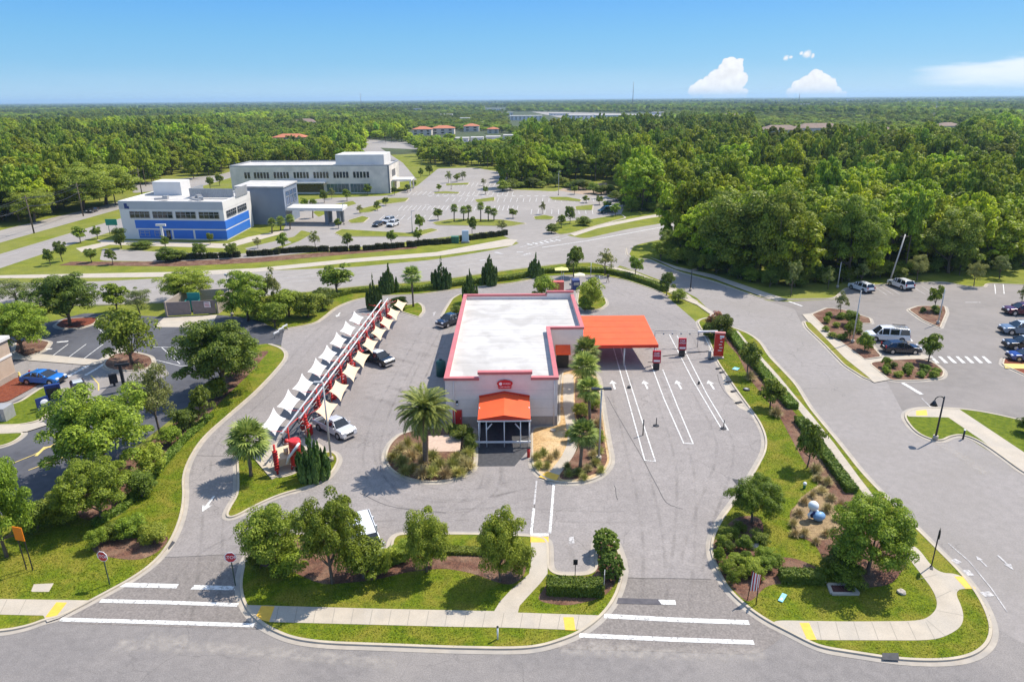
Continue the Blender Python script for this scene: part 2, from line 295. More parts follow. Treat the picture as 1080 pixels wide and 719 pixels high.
# ------------------------------------------------------------------ mesh helpers
class MB:
    def __init__(s): s.v = []; s.f = []; s.m = []; s.sm = []
    def add(s, vs, fs, mi=0, smooth=False):
        o = len(s.v); s.v.extend([tuple(p) for p in vs])
        for f in fs:
            s.f.append(tuple(i + o for i in f)); s.m.append(mi); s.sm.append(smooth)
        return s
    def box(s, c, size, mi=0, rz=0.0, ry=0.0):
        x, y, z = (d / 2 for d in size)
        M = Matrix.Rotation(rz, 3, 'Z') @ Matrix.Rotation(ry, 3, 'Y')
        vs = [Vector(c) + M @ Vector((a * x, b * y, d * z)) for a in (-1, 1) for b in (-1, 1) for d in (-1, 1)]
        return s.add(vs, [(0, 1, 3, 2), (4, 6, 7, 5), (0, 4, 5, 1), (2, 3, 7, 6), (0, 2, 6, 4), (1, 5, 7, 3)], mi)
    def tube(s, pts, rad, n=8, mi=0, cap=True, smooth=True):
        pts = [Vector(p) for p in pts]
        if isinstance(rad, (int, float)): rad = [rad] * len(pts)
        vs = []; fs = []
        for i, p in enumerate(pts):
            a = pts[max(i - 1, 0)]; b = pts[min(i + 1, len(pts) - 1)]
            t = (b - a).normalized(); h = Vector((1, 0, 0)) if abs(t.x) < 0.8 else Vector((0, 1, 0))
            e1 = t.cross(h).normalized(); e2 = t.cross(e1)
            for k in range(n):
                q = 2 * math.pi * k / n
                vs.append(p + (e1 * math.cos(q) + e2 * math.sin(q)) * rad[i])
        for i in range(len(pts) - 1):
            for k in range(n):
                a = i * n + k; b = i * n + (k + 1) % n
                fs.append((a, b, b + n, a + n))
        s.add(vs, fs, mi, smooth)
        if cap:
            o = len(s.v) - len(vs)
            s.f.append(tuple(o + k for k in range(n))[::-1]); s.m.append(mi); s.sm.append(False)
            s.f.append(tuple(o + len(vs) - n + k for k in range(n))); s.m.append(mi); s.sm.append(False)
        return s
    def prism(s, pts, z0, z1, mi=0):
        """vertical prism over a plan polygon (list of xy)"""
        n = len(pts)
        vs = [(p[0], p[1], z0) for p in pts] + [(p[0], p[1], z1) for p in pts]
        fs = [(i, (i + 1) % n, (i + 1) % n + n, i + n) for i in range(n)]
        tri = tessellate_polygon([[Vector((p[0], p[1], 0)) for p in pts]])
        fs += [tuple(i + n for i in t) for t in tri] + [tuple(t) for t in tri]
        return s.add(vs, fs, mi)
    def ball(s, c, r, mi=0, nu=10, nv=6, sq=(1, 1, 1)):
        vs = []; fs = []
        for j in range(nv + 1):
            t = math.pi * j / nv
            for i in range(nu):
                q = 2 * math.pi * i / nu
                vs.append((c[0] + r * sq[0] * math.sin(t) * math.cos(q), c[1] + r * sq[1] * math.sin(t) * math.sin(q), c[2] + r * sq[2] * math.cos(t)))
        for j in range(nv):
            for i in range(nu):
                a = j * nu + i; b = j * nu + (i + 1) % nu
                fs.append((a, a + nu, b + nu, b))
        return s.add(vs, fs, mi, True)
    def mesh(s, name, mats):
        me = bpy.data.meshes.new(name); me.from_pydata(s.v, [], s.f)
        if not isinstance(mats, (list, tuple)): mats = [mats]
        for m in mats: me.materials.append(m)
        me.polygons.foreach_set('material_index', s.m); me.polygons.foreach_set('use_smooth', s.sm)
        bm = bmesh.new(); bm.from_mesh(me); bmesh.ops.recalc_face_normals(bm, faces=bm.faces); bm.to_mesh(me); bm.free()
        me.update()
        return me
    def build(s, name, mats, parent=None):
        return link(name, s.mesh(name, mats), parent)

def link(name, data, parent=None, loc=None):
    o = bpy.data.objects.new(name, data); COL.objects.link(o)
    if parent is not None: o.parent = parent
    if loc is not None: o.location = loc
    return o
LABELS = {}
def tag(o, label, cat, group=None, kind=None):
    o['label'] = label; o['category'] = cat
    if group: o['group'] = group
    if kind: o['kind'] = kind
    return o
def thing(name, label, cat, loc=(0, 0, 0), rz=0.0, group=None, scale=None):
    o = bpy.data.objects.new(name, None); COL.objects.link(o)
    o.empty_display_size = 0.2; o.location = loc; o.rotation_euler = (0, 0, rz)
    if scale is not None: o.scale = scale
    return tag(o, label, cat, group)
def struct(o, label=None):
    o['kind'] = 'structure'
    if label: o['label'] = label
    return o
def copy_tree(o, parent=None):
    c = o.copy(); COL.objects.link(c)
    if parent is not None:
        c.parent = parent
    for ch in list(o.children): copy_tree(ch, c)
    return c
def text_mesh(txt, size, m, depth_=0.01, align='CENTER'):
    cu = bpy.data.curves.new('lettering', 'FONT'); cu.body = txt; cu.size = size; cu.extrude = depth_
    cu.align_x = align; cu.align_y = 'CENTER'
    ob = bpy.data.objects.new('lettering', cu); COL.objects.link(ob)
    dg = bpy.context.evaluated_depsgraph_get(); dg.update()
    me = bpy.data.meshes.new_from_object(ob.evaluated_get(dg))
    COL.objects.unlink(ob); bpy.data.objects.remove(ob); bpy.data.curves.remove(cu)
    me.materials.clear(); me.materials.append(m)
    return me
ORD = ['first', 'second', 'third', 'fourth', 'fifth', 'sixth', 'seventh', 'eighth', 'ninth', 'tenth', 'eleventh', 'twelfth']

# ------------------------------------------------------------------ ground sheets
def G(px): return [P(x, y) for x, y in px]
def chaikin(pts, cut=1.2, it=3, closed=True):
    pts = [Vector((p[0], p[1], 0)) for p in pts]
    for k in range(it):
        out = []; n = len(pts); c = cut / (1.7 ** k)
        rngi = range(n) if closed else range(n - 1)
        if not closed: out.append(pts[0])
        for i in rngi:
            a, b = pts[i], pts[(i + 1) % n]; l = (b - a).length
            t = min(0.25, c / max(l, 1e-6))
            out.append(a.lerp(b, t)); out.append(a.lerp(b, 1 - t))
        if not closed: out.append(pts[-1])
        pts = out
    return pts
def area(pts): return sum(pts[i].x * pts[(i + 1) % len(pts)].y - pts[(i + 1) % len(pts)].x * pts[i].y for i in range(len(pts))) / 2
def offset(pts, d, closed=True):
    """to the left of the walking direction for +d (inside of a CCW loop)"""
    n = len(pts); out = []
    for i in range(n):
        a = pts[i - 1] if (closed or i) else pts[i]; b = pts[i]; c = pts[(i + 1) % n] if (closed or i < n - 1) else pts[i]
        t1 = (b - a); t2 = (c - b)
        if t1.length < 1e-6: t1 = t2
        if t2.length < 1e-6: t2 = t1
        t1 = t1.normalized(); t2 = t2.normalized()
        n1 = Vector((-t1.y, t1.x, 0)); n2 = Vector((-t2.y, t2.x, 0)); nn = (n1 + n2)
        if nn.length < 0.2: nn = n1
        nn.normalize(); k = d / max(nn.dot(n1), 0.6)
        out.append(b + nn * k)
    return out
def dedupe(pts, eps=0.02):
    out = []
    for p in pts:
        if not out or (p - out[-1]).length > eps: out.append(p)
    while len(out) > 3 and (out[0] - out[-1]).length < eps: out.pop()
    return out
def fill(mb, pts, z, mi=0):
    tri = tessellate_polygon([pts])
    mb.add([(p.x, p.y, z) for p in pts], [tuple(t) for t in tri], mi)
def sheet(name, px, z, m, smooth=0.0, kind='structure', world_pts=None, label=None):
    pts = world_pts if world_pts is not None else G(px)
    pts = [Vector((p[0], p[1], 0)) for p in pts]
    if smooth: pts = chaikin(pts, smooth)
    pts = dedupe(pts)
    mb = MB(); fill(mb, pts, z)
    o = mb.build(name, m); o['kind'] = kind
    if label: o['label'] = label
    for p in o.data.polygons:
        pass
    # normals up
    bm = bmesh.new(); bm.from_mesh(o.data)
    for f in bm.faces:
        if f.normal.z < 0: f.normal_flip()
    bm.to_mesh(o.data); bm.free()
    return o
KERB = MB(); GUT = MB()
def kerb_loop(pts, closed=True, side=1, w=0.22, h=0.14, gut=0.34):
    """kerb along pts, its road face on pts, its body on the +left side (side=1)"""
    o0 = pts; o1 = offset(pts, 0.03 * side, closed); o2 = offset(pts, w * side, closed); g = offset(pts, -gut * side, closed)
    n = len(pts); rn = range(n) if closed else range(n - 1)
    L0 = [(p.x, p.y, -0.02) for p in o0]; L1 = [(p.x, p.y, h) for p in o1]; L2 = [(p.x, p.y, h) for p in o2]; L3 = [(p.x, p.y, -0.02) for p in o2]
    fs = []
    for i in rn:
        j = (i + 1) % n
        for a in range(3): fs.append((a * n + i, a * n + j, (a + 1) * n + j, (a + 1) * n + i))
    KERB.add(L0 + L1 + L2 + L3, fs)
    if gut:
        GUT.add([(p.x, p.y, 0.034) for p in o0] + [(p.x, p.y, 0.028) for p in g], [(i, (i + 1) % n, (i + 1) % n + n, i + n) for i in rn])
def island(name, px, m, smooth=1.2, gut=0.34, top=0.11, label=None):
    pts = G(px)
    if area(pts) < 0: pts.reverse()
    pts = dedupe(chaikin(pts, smooth), 0.06)
    kerb_loop(pts, True, 1, gut=gut)
    inner = dedupe(offset(pts, 0.2), 0.03)
    return sheet(name, None, top, m, world_pts=inner, label=label)
def strip(mb, px, w, z, closed=False, world=False, mi=0):
    """flat ribbon of width w along a line"""
    pts = [Vector((p[0], p[1], 0)) for p in (px if world else G(px))]
    a = offset(pts, w / 2, closed); b = offset(pts, -w / 2, closed); n = len(pts)
    mb.add([(p.x, p.y, z) for p in a] + [(p.x, p.y, z) for p in b], [(i, i + 1, i + 1 + n, i + n) for i in range(n - 1)], mi)

# ------------------------------------------------------------------ plants
def quads_np(pos, nrm, size, aspect=0.62, rg=rng):
    n = len(pos); nrm = nrm / (np.linalg.norm(nrm, axis=1, keepdims=True) + 1e-9)
    rv = rg.normal(size=(n, 3)); e1 = np.cross(nrm, rv); e1 /= (np.linalg.norm(e1, axis=1, keepdims=True) + 1e-9)
    e2 = np.cross(nrm, e1); s = (size * rg.uniform(0.65, 1.35, n))[:, None]
    a = e1 * s; b = e2 * s * aspect
    v = np.stack([pos - a, pos - b * 0.9 + a * 0.1, pos + a, pos + b], 1).reshape(-1, 3)
    return v
def unit(n, rg=rng):
    d = rg.normal(size=(n, 3)); return d / np.linalg.norm(d, axis=1, keepdims=True)
def mesh_quads(name, v, mats, extra=None, mi=0):
    """v: (4n,3) loose quads, plus an optional MB for wood"""
    n = len(v) // 4
    ev = extra.v if extra else []; ef = extra.f if extra else []
    me = bpy.data.meshes.new(name)
    fs = np.arange(4 * n).reshape(-1, 4)
    me.from_pydata(np.vstack([v, np.array(ev)]).tolist() if ev else v.tolist(), [], fs.tolist() + [tuple(i + 4 * n for i in f) for f in ef])
    for m in mats: me.materials.append(m)
    idx = [mi] * n + [1] * len(ef)
    me.polygons.foreach_set('material_index', idx)
    me.update()
    return me
def crown_pts(nclump, nleaf, leaf, zc=0.62, rz=0.36, rx=0.46, cr=0.15, rg=rng, flat=0.85, inner=0.35):
    d = unit(nclump, rg); d[:, 2] = np.where(d[:, 2] < -0.8, -d[:, 2] * 0.5, d[:, 2])
    rr = rg.uniform(inner, 0.93, nclump)[:, None]
    c = d * rr * np.array([rx, rx, rz]) + np.array([0, 0, zc])
    c[:, :2] += rg.normal(size=(nclump, 2)) * 0.03
    crs = cr * rg.uniform(0.7, 1.3, nclump)
    P_, N_ = [], []
    for i in range(nclump):
        u = unit(nleaf, rg); u[:, 2] = np.where(u[:, 2] < -0.3, -u[:, 2], u[:, 2])
        r = crs[i] * (0.55 + 0.45 * rg.uniform(0, 1, nleaf) ** 0.5)
        P_.append(c[i] + u * r[:, None] * np.array([1, 1, flat]))
        N_.append(u * 0.95 + unit(nleaf, rg) * 0.55 + np.array([0, 0, 0.22]))
    return np.vstack(P_), np.vstack(N_), c
def wood(rg, c, zfork=0.33, r=0.035, base=0.0, nlimb=7, lean=0.02):
    mb = MB(); tx, ty = rg.normal() * lean, rg.normal() * lean
    mb.tube([(0, 0, base - 0.02), (tx * 0.5, ty * 0.5, zfork * 0.5), (tx, ty, zfork), (tx * 1.3, ty * 1.3, zfork + 0.22)], [r * 1.25, r, r * 0.85, r * 0.4], 7)
    for k in rg.choice(len(c), min(nlimb, len(c)), replace=False):
        p = Vector(c[k]); a = Vector((tx, ty, zfork * rg.uniform(0.8, 1.15)))
        mb.tube([a, a.lerp(p, 0.5) + Vector((0, 0, -0.03)), p], [r * 0.5, r * 0.3, r * 0.12], 5, cap=False)
    return mb
def make_crown(name, m, nclump=28, nleaf=95, leaf=0.05, seed=0, **k):
    rg = np.random.default_rng(seed); woodk = {q: k.pop(q) for q in ('zfork', 'r', 'nlimb') if q in k}
    p, n, c = crown_pts(nclump, nleaf, leaf, rg=rg, **k)
    v = quads_np(p, n, leaf, rg=rg)
    w = wood(rg, c, **woodk)
    return v, w
PROTO = {}
def tree_parts(key):
    """(crown mesh, trunk mesh) of unit height and unit crown width"""
    if key in PROTO: return PROTO[key]
    kind, i = key
    sd = 100 + i * 17 + sum(ord(ch) for ch in kind)
    cfg = dict(
        oak=(LEAF, dict(nclump=110, nleaf=300, leaf=0.0118, zc=0.53, rz=0.43, rx=0.46, cr=0.092, zfork=0.2, r=0.022)),
        darkoak=(LEAFD, dict(nclump=110, nleaf=300, leaf=0.0118, zc=0.52, rz=0.45, rx=0.46, cr=0.092, zfork=0.2, r=0.022)),
        bright=(LEAFY, dict(nclump=100, nleaf=260, leaf=0.0135, zc=0.51, rz=0.46, rx=0.45, cr=0.11, zfork=0.2, r=0.022)),
        olive=(LEAFO, dict(nclump=50, nleaf=160, leaf=0.014, zc=0.57, rz=0.40, rx=0.43, cr=0.11, zfork=0.3, r=0.022)),
        sparse=(LEAFO, dict(nclump=24, nleaf=48, leaf=0.032, zc=0.60, rz=0.38, rx=0.40, cr=0.12, zfork=0.34, r=0.022)),
        young=(LEAF, dict(nclump=32, nleaf=100, leaf=0.034, zc=0.56, rz=0.42, rx=0.40, cr=0.14, zfork=0.26, r=0.024)),
        youngd=(LEAFD, dict(nclump=32, nleaf=100, leaf=0.034, zc=0.56, rz=0.42, rx=0.40, cr=0.14, zfork=0.26, r=0.024)),
        shrub=(LEAF, dict(nclump=46, nleaf=170, leaf=0.025, zc=0.48, rz=0.46, rx=0.44, cr=0.17, zfork=0.15, r=0.03)),
        shrubd=(LEAFD, dict(nclump=46, nleaf=170, leaf=0.025, zc=0.48, rz=0.46, rx=0.44, cr=0.17, zfork=0.15, r=0.03)),
        shruby=(LEAFY, dict(nclump=46, nleaf=170, leaf=0.025, zc=0.48, rz=0.46, rx=0.44, cr=0.17, zfork=0.15, r=0.03)),
        clipped=(HEDGE, dict(nclump=330, nleaf=70, leaf=0.022, zc=0.46, rz=0.50, rx=0.50, cr=0.055, zfork=0.15, r=0.03, inner=0.8)),
    )[kind]
    v, w = make_crown(kind, cfg[0], seed=sd, **cfg[1])
    # normalise to unit width and height
    h = np.percentile(v[:, 2], 99.7); wd = 2 * np.percentile(np.hypot(v[:, 0], v[:, 1]), 97)
    v = v / np.array([wd, wd, h]); w.v = [(a / wd, b / wd, c / h) for a, b, c in w.v]
    PROTO[key] = (mesh_quads(kind + '_crown', v, [cfg[0]]), w.mesh(kind + '_trunk', BARK))
    return PROTO[key]
_ti = [0]
def size_px(bu, bv, tv, wpx):
    b = P(bu, bv); d = depth(b + Vector((0, 0, 2)))
    return b, wpx * d / FPX, max(0.3, Zat(bu, tv, b.y) * 0.97)
def tree(kind, bu, bv, tv, wpx, label, name='tree', cat='tree', group=None):
    b, w, h = size_px(bu, bv, tv, wpx)
    _ti[0] += 1
    cr, tr = tree_parts((kind, _ti[0] % 3))
    t = thing(name, label, cat, (b.x, b.y, 0.02), random.uniform(0, 6.28), group, (w, w, h))
    link('trunk' if cat == 'tree' else 'stem', tr, t); link('crown' if cat == 'tree' else 'foliage', cr, t)
    return t
def fan_palm_mesh(rg, h=1.0, date=False):
    """real-size palm of given height; returns (crown verts, trunk MB)"""
    vs = []
    top = np.array([0, 0, h])
    nf = 76 if date else 46
    for i in range(nf):
        az = 2.39996 * i + rg.normal() * 0.15
        t = (i + 0.5) / nf
        el = R(84) - R(108 if date else 128) * t + rg.normal() * 0.08
        d = np.array([math.cos(az), math.sin(az), 0.0])
        if date:
            L_ = rg.uniform(0.9, 1.05); n = 34; p = top.copy(); e = el
            side = np.array([-math.sin(az), math.cos(az), 0])
            for k in range(n):
                step = L_ / n
                tdir = d * math.cos(e) + np.array([0, 0, math.sin(e)])
                p = p + tdir * step; e -= 1.5 / n * (0.5 + k / n)
                u = k / n
                ll = 0.27 * math.sin(math.pi * min(1, 0.12 + u * 0.88)) ** 0.6 * (1 - 0.45 * u)
                for sgn in (-1, 1):
                    tip = p + (side * sgn * 0.8 + tdir * 0.75 + np.array([0, 0, -0.16])) * ll
                    w = tdir * 0.017
                    mid = (p + tip) / 2 + np.array([0, 0, 0.01])
                    vs += [p - w, mid - w, tip, mid + w]
        else:
            pl = rg.uniform(0.38, 0.55)
            tdir = d * math.cos(el) + np.array([0, 0, math.sin(el)])
            c = top + tdir * pl
            side = np.array([-math.sin(az), math.cos(az), 0]); up = np.cross(side, tdir)
            vs += [top, top + side * 0.012, c, c - side * 0.012]
            for k in range(15):
                q = R(-120 + 240 * k / 14)
                ld = tdir * math.cos(q) + side * math.sin(q) + up * 0.12
                ln = rg.uniform(0.42, 0.56) * (1 - 0.25 * abs(q) / R(120))
                tip = c + ld * ln + np.array([0, 0, -0.16 * ln])
                m_ = c + ld * ln * 0.55
                w = np.cross(ld, up); w = w / np.linalg.norm(w) * 0.034
                vs += [c, m_ - w, tip, m_ + w]
    return np.array(vs)
def palm(kind, bu, bv, cu, cv, wpx, label):
    """base pixel, crown-centre pixel, crown width in pixels"""
    b = P(bu, bv); d = depth(b + Vector((0, 0, 3))); h = Zat(bu, cv, b.y); rad = wpx * d / FPX / 2
    rg = np.random.default_rng(int(bu * 7 + bv))
    date = kind == 'date'
    v = fan_palm_mesh(rg, 0.0, date); v = v / np.percentile(np.hypot(v[:, 0], v[:, 1]), 98) * rad
    lean = (P(cu, cv, h).x - b.x)
    v = v + np.array([lean, 0, h])
    t = thing('palm_tree', label, 'palm', (b.x, b.y, 0.05), 0)
    r = 0.24 if date else 0.15
    r = min(r, rad * 0.2)
    mb = MB()
    n = 9
    pts = [(lean * (k / n) ** 1.3, 0, h * k / n) for k in range(n + 1)]
    mb.tube(pts, [r * (1.35 if k == 0 else 1.0 + 0.12 * (k % 2)) * (1.25 if k >= n - 1 and date else 1) for k in range(n + 1)], 9)
    mb.build('trunk', PALMB, t)
    link('crown', mesh_quads('palm_crown', v, [FROND]), t)
    return t
def juniper_mesh(rg):
    """unit width, unit height, many upright plumes"""
    ps, ns = [], []
    for i in range(42):
        a = rg.uniform(0, 6.28); r = 0.46 * math.sqrt(rg.uniform(0, 1)) if i else 0
        hh = (1.0 - 0.85 * r / 0.5 * rg.uniform(0.55, 1.0)) * rg.uniform(0.78, 1.0) if i else 1.0
        n = 95; t = rg.uniform(0, 1, n)
        cr = 0.085 * np.sin(np.pi * np.clip(0.18 + 0.82 * t, 0, 1)) ** 0.7 + 0.004
        q = rg.uniform(0, 6.28, n)
        lean = 1 + 0.16 * t
        ps.append(np.stack([r * math.cos(a) * lean + cr * np.cos(q), r * math.sin(a) * lean + cr * np.sin(q), 0.02 + t * hh * 0.98], 1))
        ns.append(np.stack([np.cos(q), np.sin(q), 0.15 + 0 * q], 1) + unit(n, rg) * 0.4)
    p = np.vstack(ps); nn = np.vstack(ns)
    # upright flakes
    n = len(p); nn /= np.linalg.norm(nn, axis=1, keepdims=True)
    up = np.array([0, 0, 1.0]) + rg.normal(size=(n, 3)) * 0.25; e1 = up - nn * (up * nn).sum(1)[:, None]; e1 /= np.linalg.norm(e1, axis=1, keepdims=True)
    e2 = np.cross(nn, e1); s = 0.042 * rg.uniform(0.6, 1.4, n)[:, None]
    v = np.stack([p - e1 * s, p - e2 * s * 0.75, p + e1 * s * 1.2, p + e2 * s * 0.75], 1).reshape(-1, 3)
    return v
def juniper(bu, bv, tv, wpx, label):
    b, w, h = size_px(bu, bv, tv, wpx)
    k = ('juniper', _ti[0] % 3); _ti[0] += 1
    if k not in PROTO:
        rg = np.random.default_rng(900 + k[1]); PROTO[k] = mesh_quads('juniper_crown', juniper_mesh(rg), [LEAFJ])
    t = thing('juniper', label, 'tree', (b.x, b.y, 0.05), random.uniform(0, 6), None, (w, w, h))
    link('crown', PROTO[k], t)
    if 'jtrunk' not in PROTO: PROTO['jtrunk'] = MB().tube([(0, 0, -0.02), (0, 0, 0.5)], [0.04, 0.02], 6).mesh('juniper_trunk', BARK)
    link('trunk', PROTO['jtrunk'], t)
    return t
def tuft_mesh(rg, m, nb=260):
    vs = []
    for i in range(nb):
        az = rg.uniform(0, 6.28); el = math.acos(rg.uniform(0.0, 1)) ; L_ = rg.uniform(0.75, 1.1)
        r0 = rg.uniform(0, 0.16); a0 = rg.uniform(0, 6.28)
        p0 = np.array([r0 * math.cos(a0), r0 * math.sin(a0), 0])
        d = np.array([math.cos(az) * math.sin(el) * 0.55, math.sin(az) * math.sin(el) * 0.55, 0.62 * math.cos(el) + 0.3]) * L_
        tip = p0 + d + np.array([0, 0, -0.18 * math.sin(el)])
        mid = p0 + d * 0.55 + np.array([0, 0, 0.06])
        w = np.array([-math.sin(az), math.cos(az), 0]) * 0.014
        vs += [p0, mid - w, tip, mid + w]
    v = np.array(vs); v = v / np.array([2 * np.percentile(np.hypot(v[:, 0], v[:, 1]), 98)] * 2 + [v[:, 2].max()])
    return mesh_quads('grass_tuft', v, [m])
def tuft(bu, bv, wpx, hpx, label, green=False, group=None, world=None, wh=None):
    k = ('tuft', green, _ti[0] % 3); _ti[0] += 1
    if k not in PROTO: PROTO[k] = tuft_mesh(np.random.default_rng(300 + k[2]), TUFTG if green else TUFT)
    if world is None:
        b = P(bu, bv); d = depth(b); w = wpx * d / FPX; h = hpx * d / FPX
    else:
        b = Vector(world); w, h = wh
    o = link('grass_tuft', PROTO[k]); o.location = (b.x, b.y, 0.08); o.scale = (w, w, h); o.rotation_euler = (0, 0, random.uniform(0, 6.28))
    return tag(o, label, 'ornamental grass', group)
def hedge(name, px, w, h, label, m=None, group=None, cat='hedge', leaf=0.07, world=None):
    """clipped hedge along a line of pixels: solid core covered with small leaves"""
    m = m or HEDGE
    pts = [Vector(p) for p in (world or G(px))]
    core = MB()
    a = offset(pts, w / 2 * 0.9, False); b = offset(pts, -w / 2 * 0.9, False); n = len(pts)
    core.add([(p.x, p.y, 0.02) for p in a] + [(p.x, p.y, 0.02) for p in b] + [(p.x, p.y, h * 0.92) for p in a] + [(p.x, p.y, h * 0.92) for p in b],
             sum([[(i, i + 1, i + 1 + 2 * n, i + 2 * n), (i + n, i + 3 * n, i + 1 + 3 * n, i + 1 + n), (i + 2 * n, i + 1 + 2 * n, i + 1 + 3 * n, i + 3 * n)] for i in range(n - 1)], []) + [(0, 2 * n, 3 * n, n), (n - 1, 2 * n - 1, 4 * n - 1, 3 * n - 1)])
    P_, N_ = [], []
    for i in range(n - 1):
        p, q = pts[i], pts[i + 1]; L_ = (q - p).length; t = (q - p).normalized(); s = Vector((-t.y, t.x, 0))
        if L_ < 1e-3: continue
        dens = 2.6 / leaf ** 2 * 0.55
        for (au, av, org, nr) in ((t * L_, s * w, p - s * w / 2 + Vector((0, 0, h)), Vector((0, 0, 1))), (t * L_, Vector((0, 0, h)), p + s * w / 2, s), (t * L_, Vector((0, 0, h)), p - s * w / 2, -s)) + \
                (((s * w, Vector((0, 0, h)), p - s * w / 2, -t),) if i == 0 else ()) + (((s * w, Vector((0, 0, h)), q - s * w / 2, t),) if i == n - 2 else ()):
            k = max(4, min(4000, int(dens * au.length * av.length)))
            uv = rng.uniform(0, 1, (k, 2)); jit = rng.normal(size=k) * 0.035 * (1 if h > 0.5 else 0.6)
            P_.append(np.array(org) + uv[:, :1] * np.array(au) + uv[:, 1:] * np.array(av) + jit[:, None] * np.array(nr))
            N_.append(np.array(nr) * 0.8 + unit(k) * 0.7)
    v = quads_np(np.vstack(P_), np.vstack(N_), leaf)
    me = mesh_quads(name, v, [m, m], core, 0)
    o = link(name, me)
    return tag(o, label, cat, group)
# ================================================================== the ground
def grid_sheet(name, xs, ys, z, m):
    mb = MB(); nx, ny = len(xs), len(ys)
    mb.add([(x, y, z) for y in ys for x in xs], [(j * nx + i, j * nx + i + 1, (j + 1) * nx + i + 1, (j + 1) * nx + i) for j in range(ny - 1) for i in range(nx - 1)])
    return struct(mb.build(name, m))
grid_sheet('ground', [-60000, -20000, -6000, -2000, -800, -400, -200, -100, 0, 100, 200, 400, 800, 2000, 6000, 20000, 60000],
           [-200, 0, 50, 100, 200, 400, 800, 1600, 3200, 6400, 12800, 30000, 70000], 0.0, FLOORM)
sheet('meadow', None, 0.006, FARG, world_pts=[(-220, 5), (170, 5), (175, 150), (150, 190), (110, 240), (60, 400), (-30, 480), (-120, 420), (-230, 330)])
# streets
sheet('street', None, 0.012, STREET, world_pts=[P(-500, 640).to_2d(), P(0, 662).to_2d(), P(60, 655).to_2d(), P(200, 640).to_2d(), P(450, 660).to_2d(), P(840, 655).to_2d(), P(1010, 560).to_2d(), P(1100, 520).to_2d(), P(1500, 600).to_2d(), (70, 18), (-90, 18)])
sheet('side_street', [(660, 262), (668, 274), (682, 274), (715, 287), (752, 297), (805, 316), (840, 324), (846, 342), (870, 360), (922, 396), (945, 398), (975, 430), (965, 455), (1010, 455), (1090, 505), (1180, 560), (1150, 640), (1100, 690), (1010, 640), (960, 560), (910, 500), (855, 437), (820, 390), (790, 355), (770, 350), (735, 314), (700, 297), (660, 282), (640, 276)], 0.014, RROAD, 0.8)
sheet('avenue', [(-260, 298), (0, 299), (100, 297), (180, 293), (270, 286), (370, 282), (457, 274), (495, 268), (535, 261), (560, 252), (592, 247), (616, 252), (660, 242), (725, 231), (790, 219), (900, 200), (920, 205), (800, 232), (735, 245), (695, 253), (668, 259), (664, 268), (650, 284), (625, 276), (590, 278), (540, 284), (482, 292), (445, 297), (382, 301), (300, 310), (200, 317), (107, 321), (0, 322), (-260, 326)], 0.016, AVE, 1.5)
# highway to the upper left, two carriageways
sheet('highway', [(-200, 300), (0, 243), (125, 213), (185, 196), (240, 182), (275, 172), (285, 174), (250, 184), (180, 206), (125, 221), (0, 256), (-200, 318)], 0.014, AVE, 2)
sheet('highway', [(-200, 325), (0, 268), (77, 245), (125, 231), (180, 214), (230, 200), (240, 202), (190, 220), (122, 243), (60, 263), (0, 283), (-120, 322)], 0.014, AVE, 2)
# wash lot
sheet('wash_lot', [(300, 346), (332, 342), (342, 335), (355, 324), (370, 317), (387, 314), (410, 311), (442, 310), (485, 304), (540, 298), (577, 291), (640, 291), (660, 295), (690, 305), (705, 314), (735, 340), (762, 375), (790, 417), (806, 445), (812, 465), (808, 480), (795, 505), (775, 530), (757, 555), (748, 577), (756, 597), (770, 622), (790, 645), (640, 655), (400, 640), (120, 640), (150, 600), (175, 580), (190, 550), (194, 525), (192, 500), (203, 478), (215, 460), (240, 438), (270, 412), (290, 390), (300, 376), (296, 366)], 0.018, ASPH, 1.0)
sheet('driveway', [(172, 588), (262, 583), (262, 640), (285, 664), (60, 657), (100, 634), (150, 607)], 0.022, DRVW, 0.4)
sheet('driveway', [(640, 608), (760, 611), (790, 645), (830, 668), (800, 690), (580, 684), (600, 672), (640, 650)], 0.022, DRVW, 0.4)
# neighbour's lot, left
sheet('restaurant_lot', [(-250, 560), (0, 545), (60, 524), (112, 494), (168, 452), (206, 422), (232, 396), (250, 366), (284, 362), (303, 366), (303, 346), (292, 348), (270, 336), (230, 332), (170, 334), (90, 330), (30, 345), (-250, 360)], 0.014, DARKA, 0.6)
sheet('restaurant_drive', [(-60, 420), (30, 378), (132, 381), (170, 384), (180, 395), (160, 402), (120, 402), (96, 425), (78, 445), (72, 425), (66, 412), (60, 402), (-20, 440)], 0.018, RROAD, 0.5)
sheet('pavement', [(-60, 372), (25, 372), (104, 380), (128, 365), (138, 368), (112, 381), (100, 386), (25, 380), (-60, 380)], 0.10, CONC)
sheet('pavement', [(162, 345), (173, 335), (229, 332), (222, 345)], 0.020, CONC)
# right-hand lot
island('mulch_bed', [(108, 384), (118, 374), (140, 371), (160, 376), (163, 384), (152, 391), (128, 392), (112, 390)], MULCH, 0.6)
island('mulch_bed', [(57, 344), (66, 337), (92, 335), (105, 335), (100, 342), (84, 347), (64, 347)], REDMULCH, 0.4)
island('mulch_bed', [(14, 372), (16, 362), (40, 358), (54, 361), (48, 370), (26, 378)], MULCH, 0.4)
island('lawn', [(-30, 450), (22, 449), (44, 444), (58, 430), (68, 413), (56, 407), (44, 409), (20, 425), (-30, 436)], GRASSG, 0.5)
sheet('red_mulch_bed', [(-30, 428), (-30, 410), (8, 402), (20, 398), (42, 398), (46, 403), (30, 412), (8, 424)], 0.10, REDMULCH, 0.3)
walk_late = [(-40, 449), (22, 448.5), (46, 446), (50, 449), (28, 456), (-40, 459)]
sheet('pavement', walk_late, 0.125, CONC)
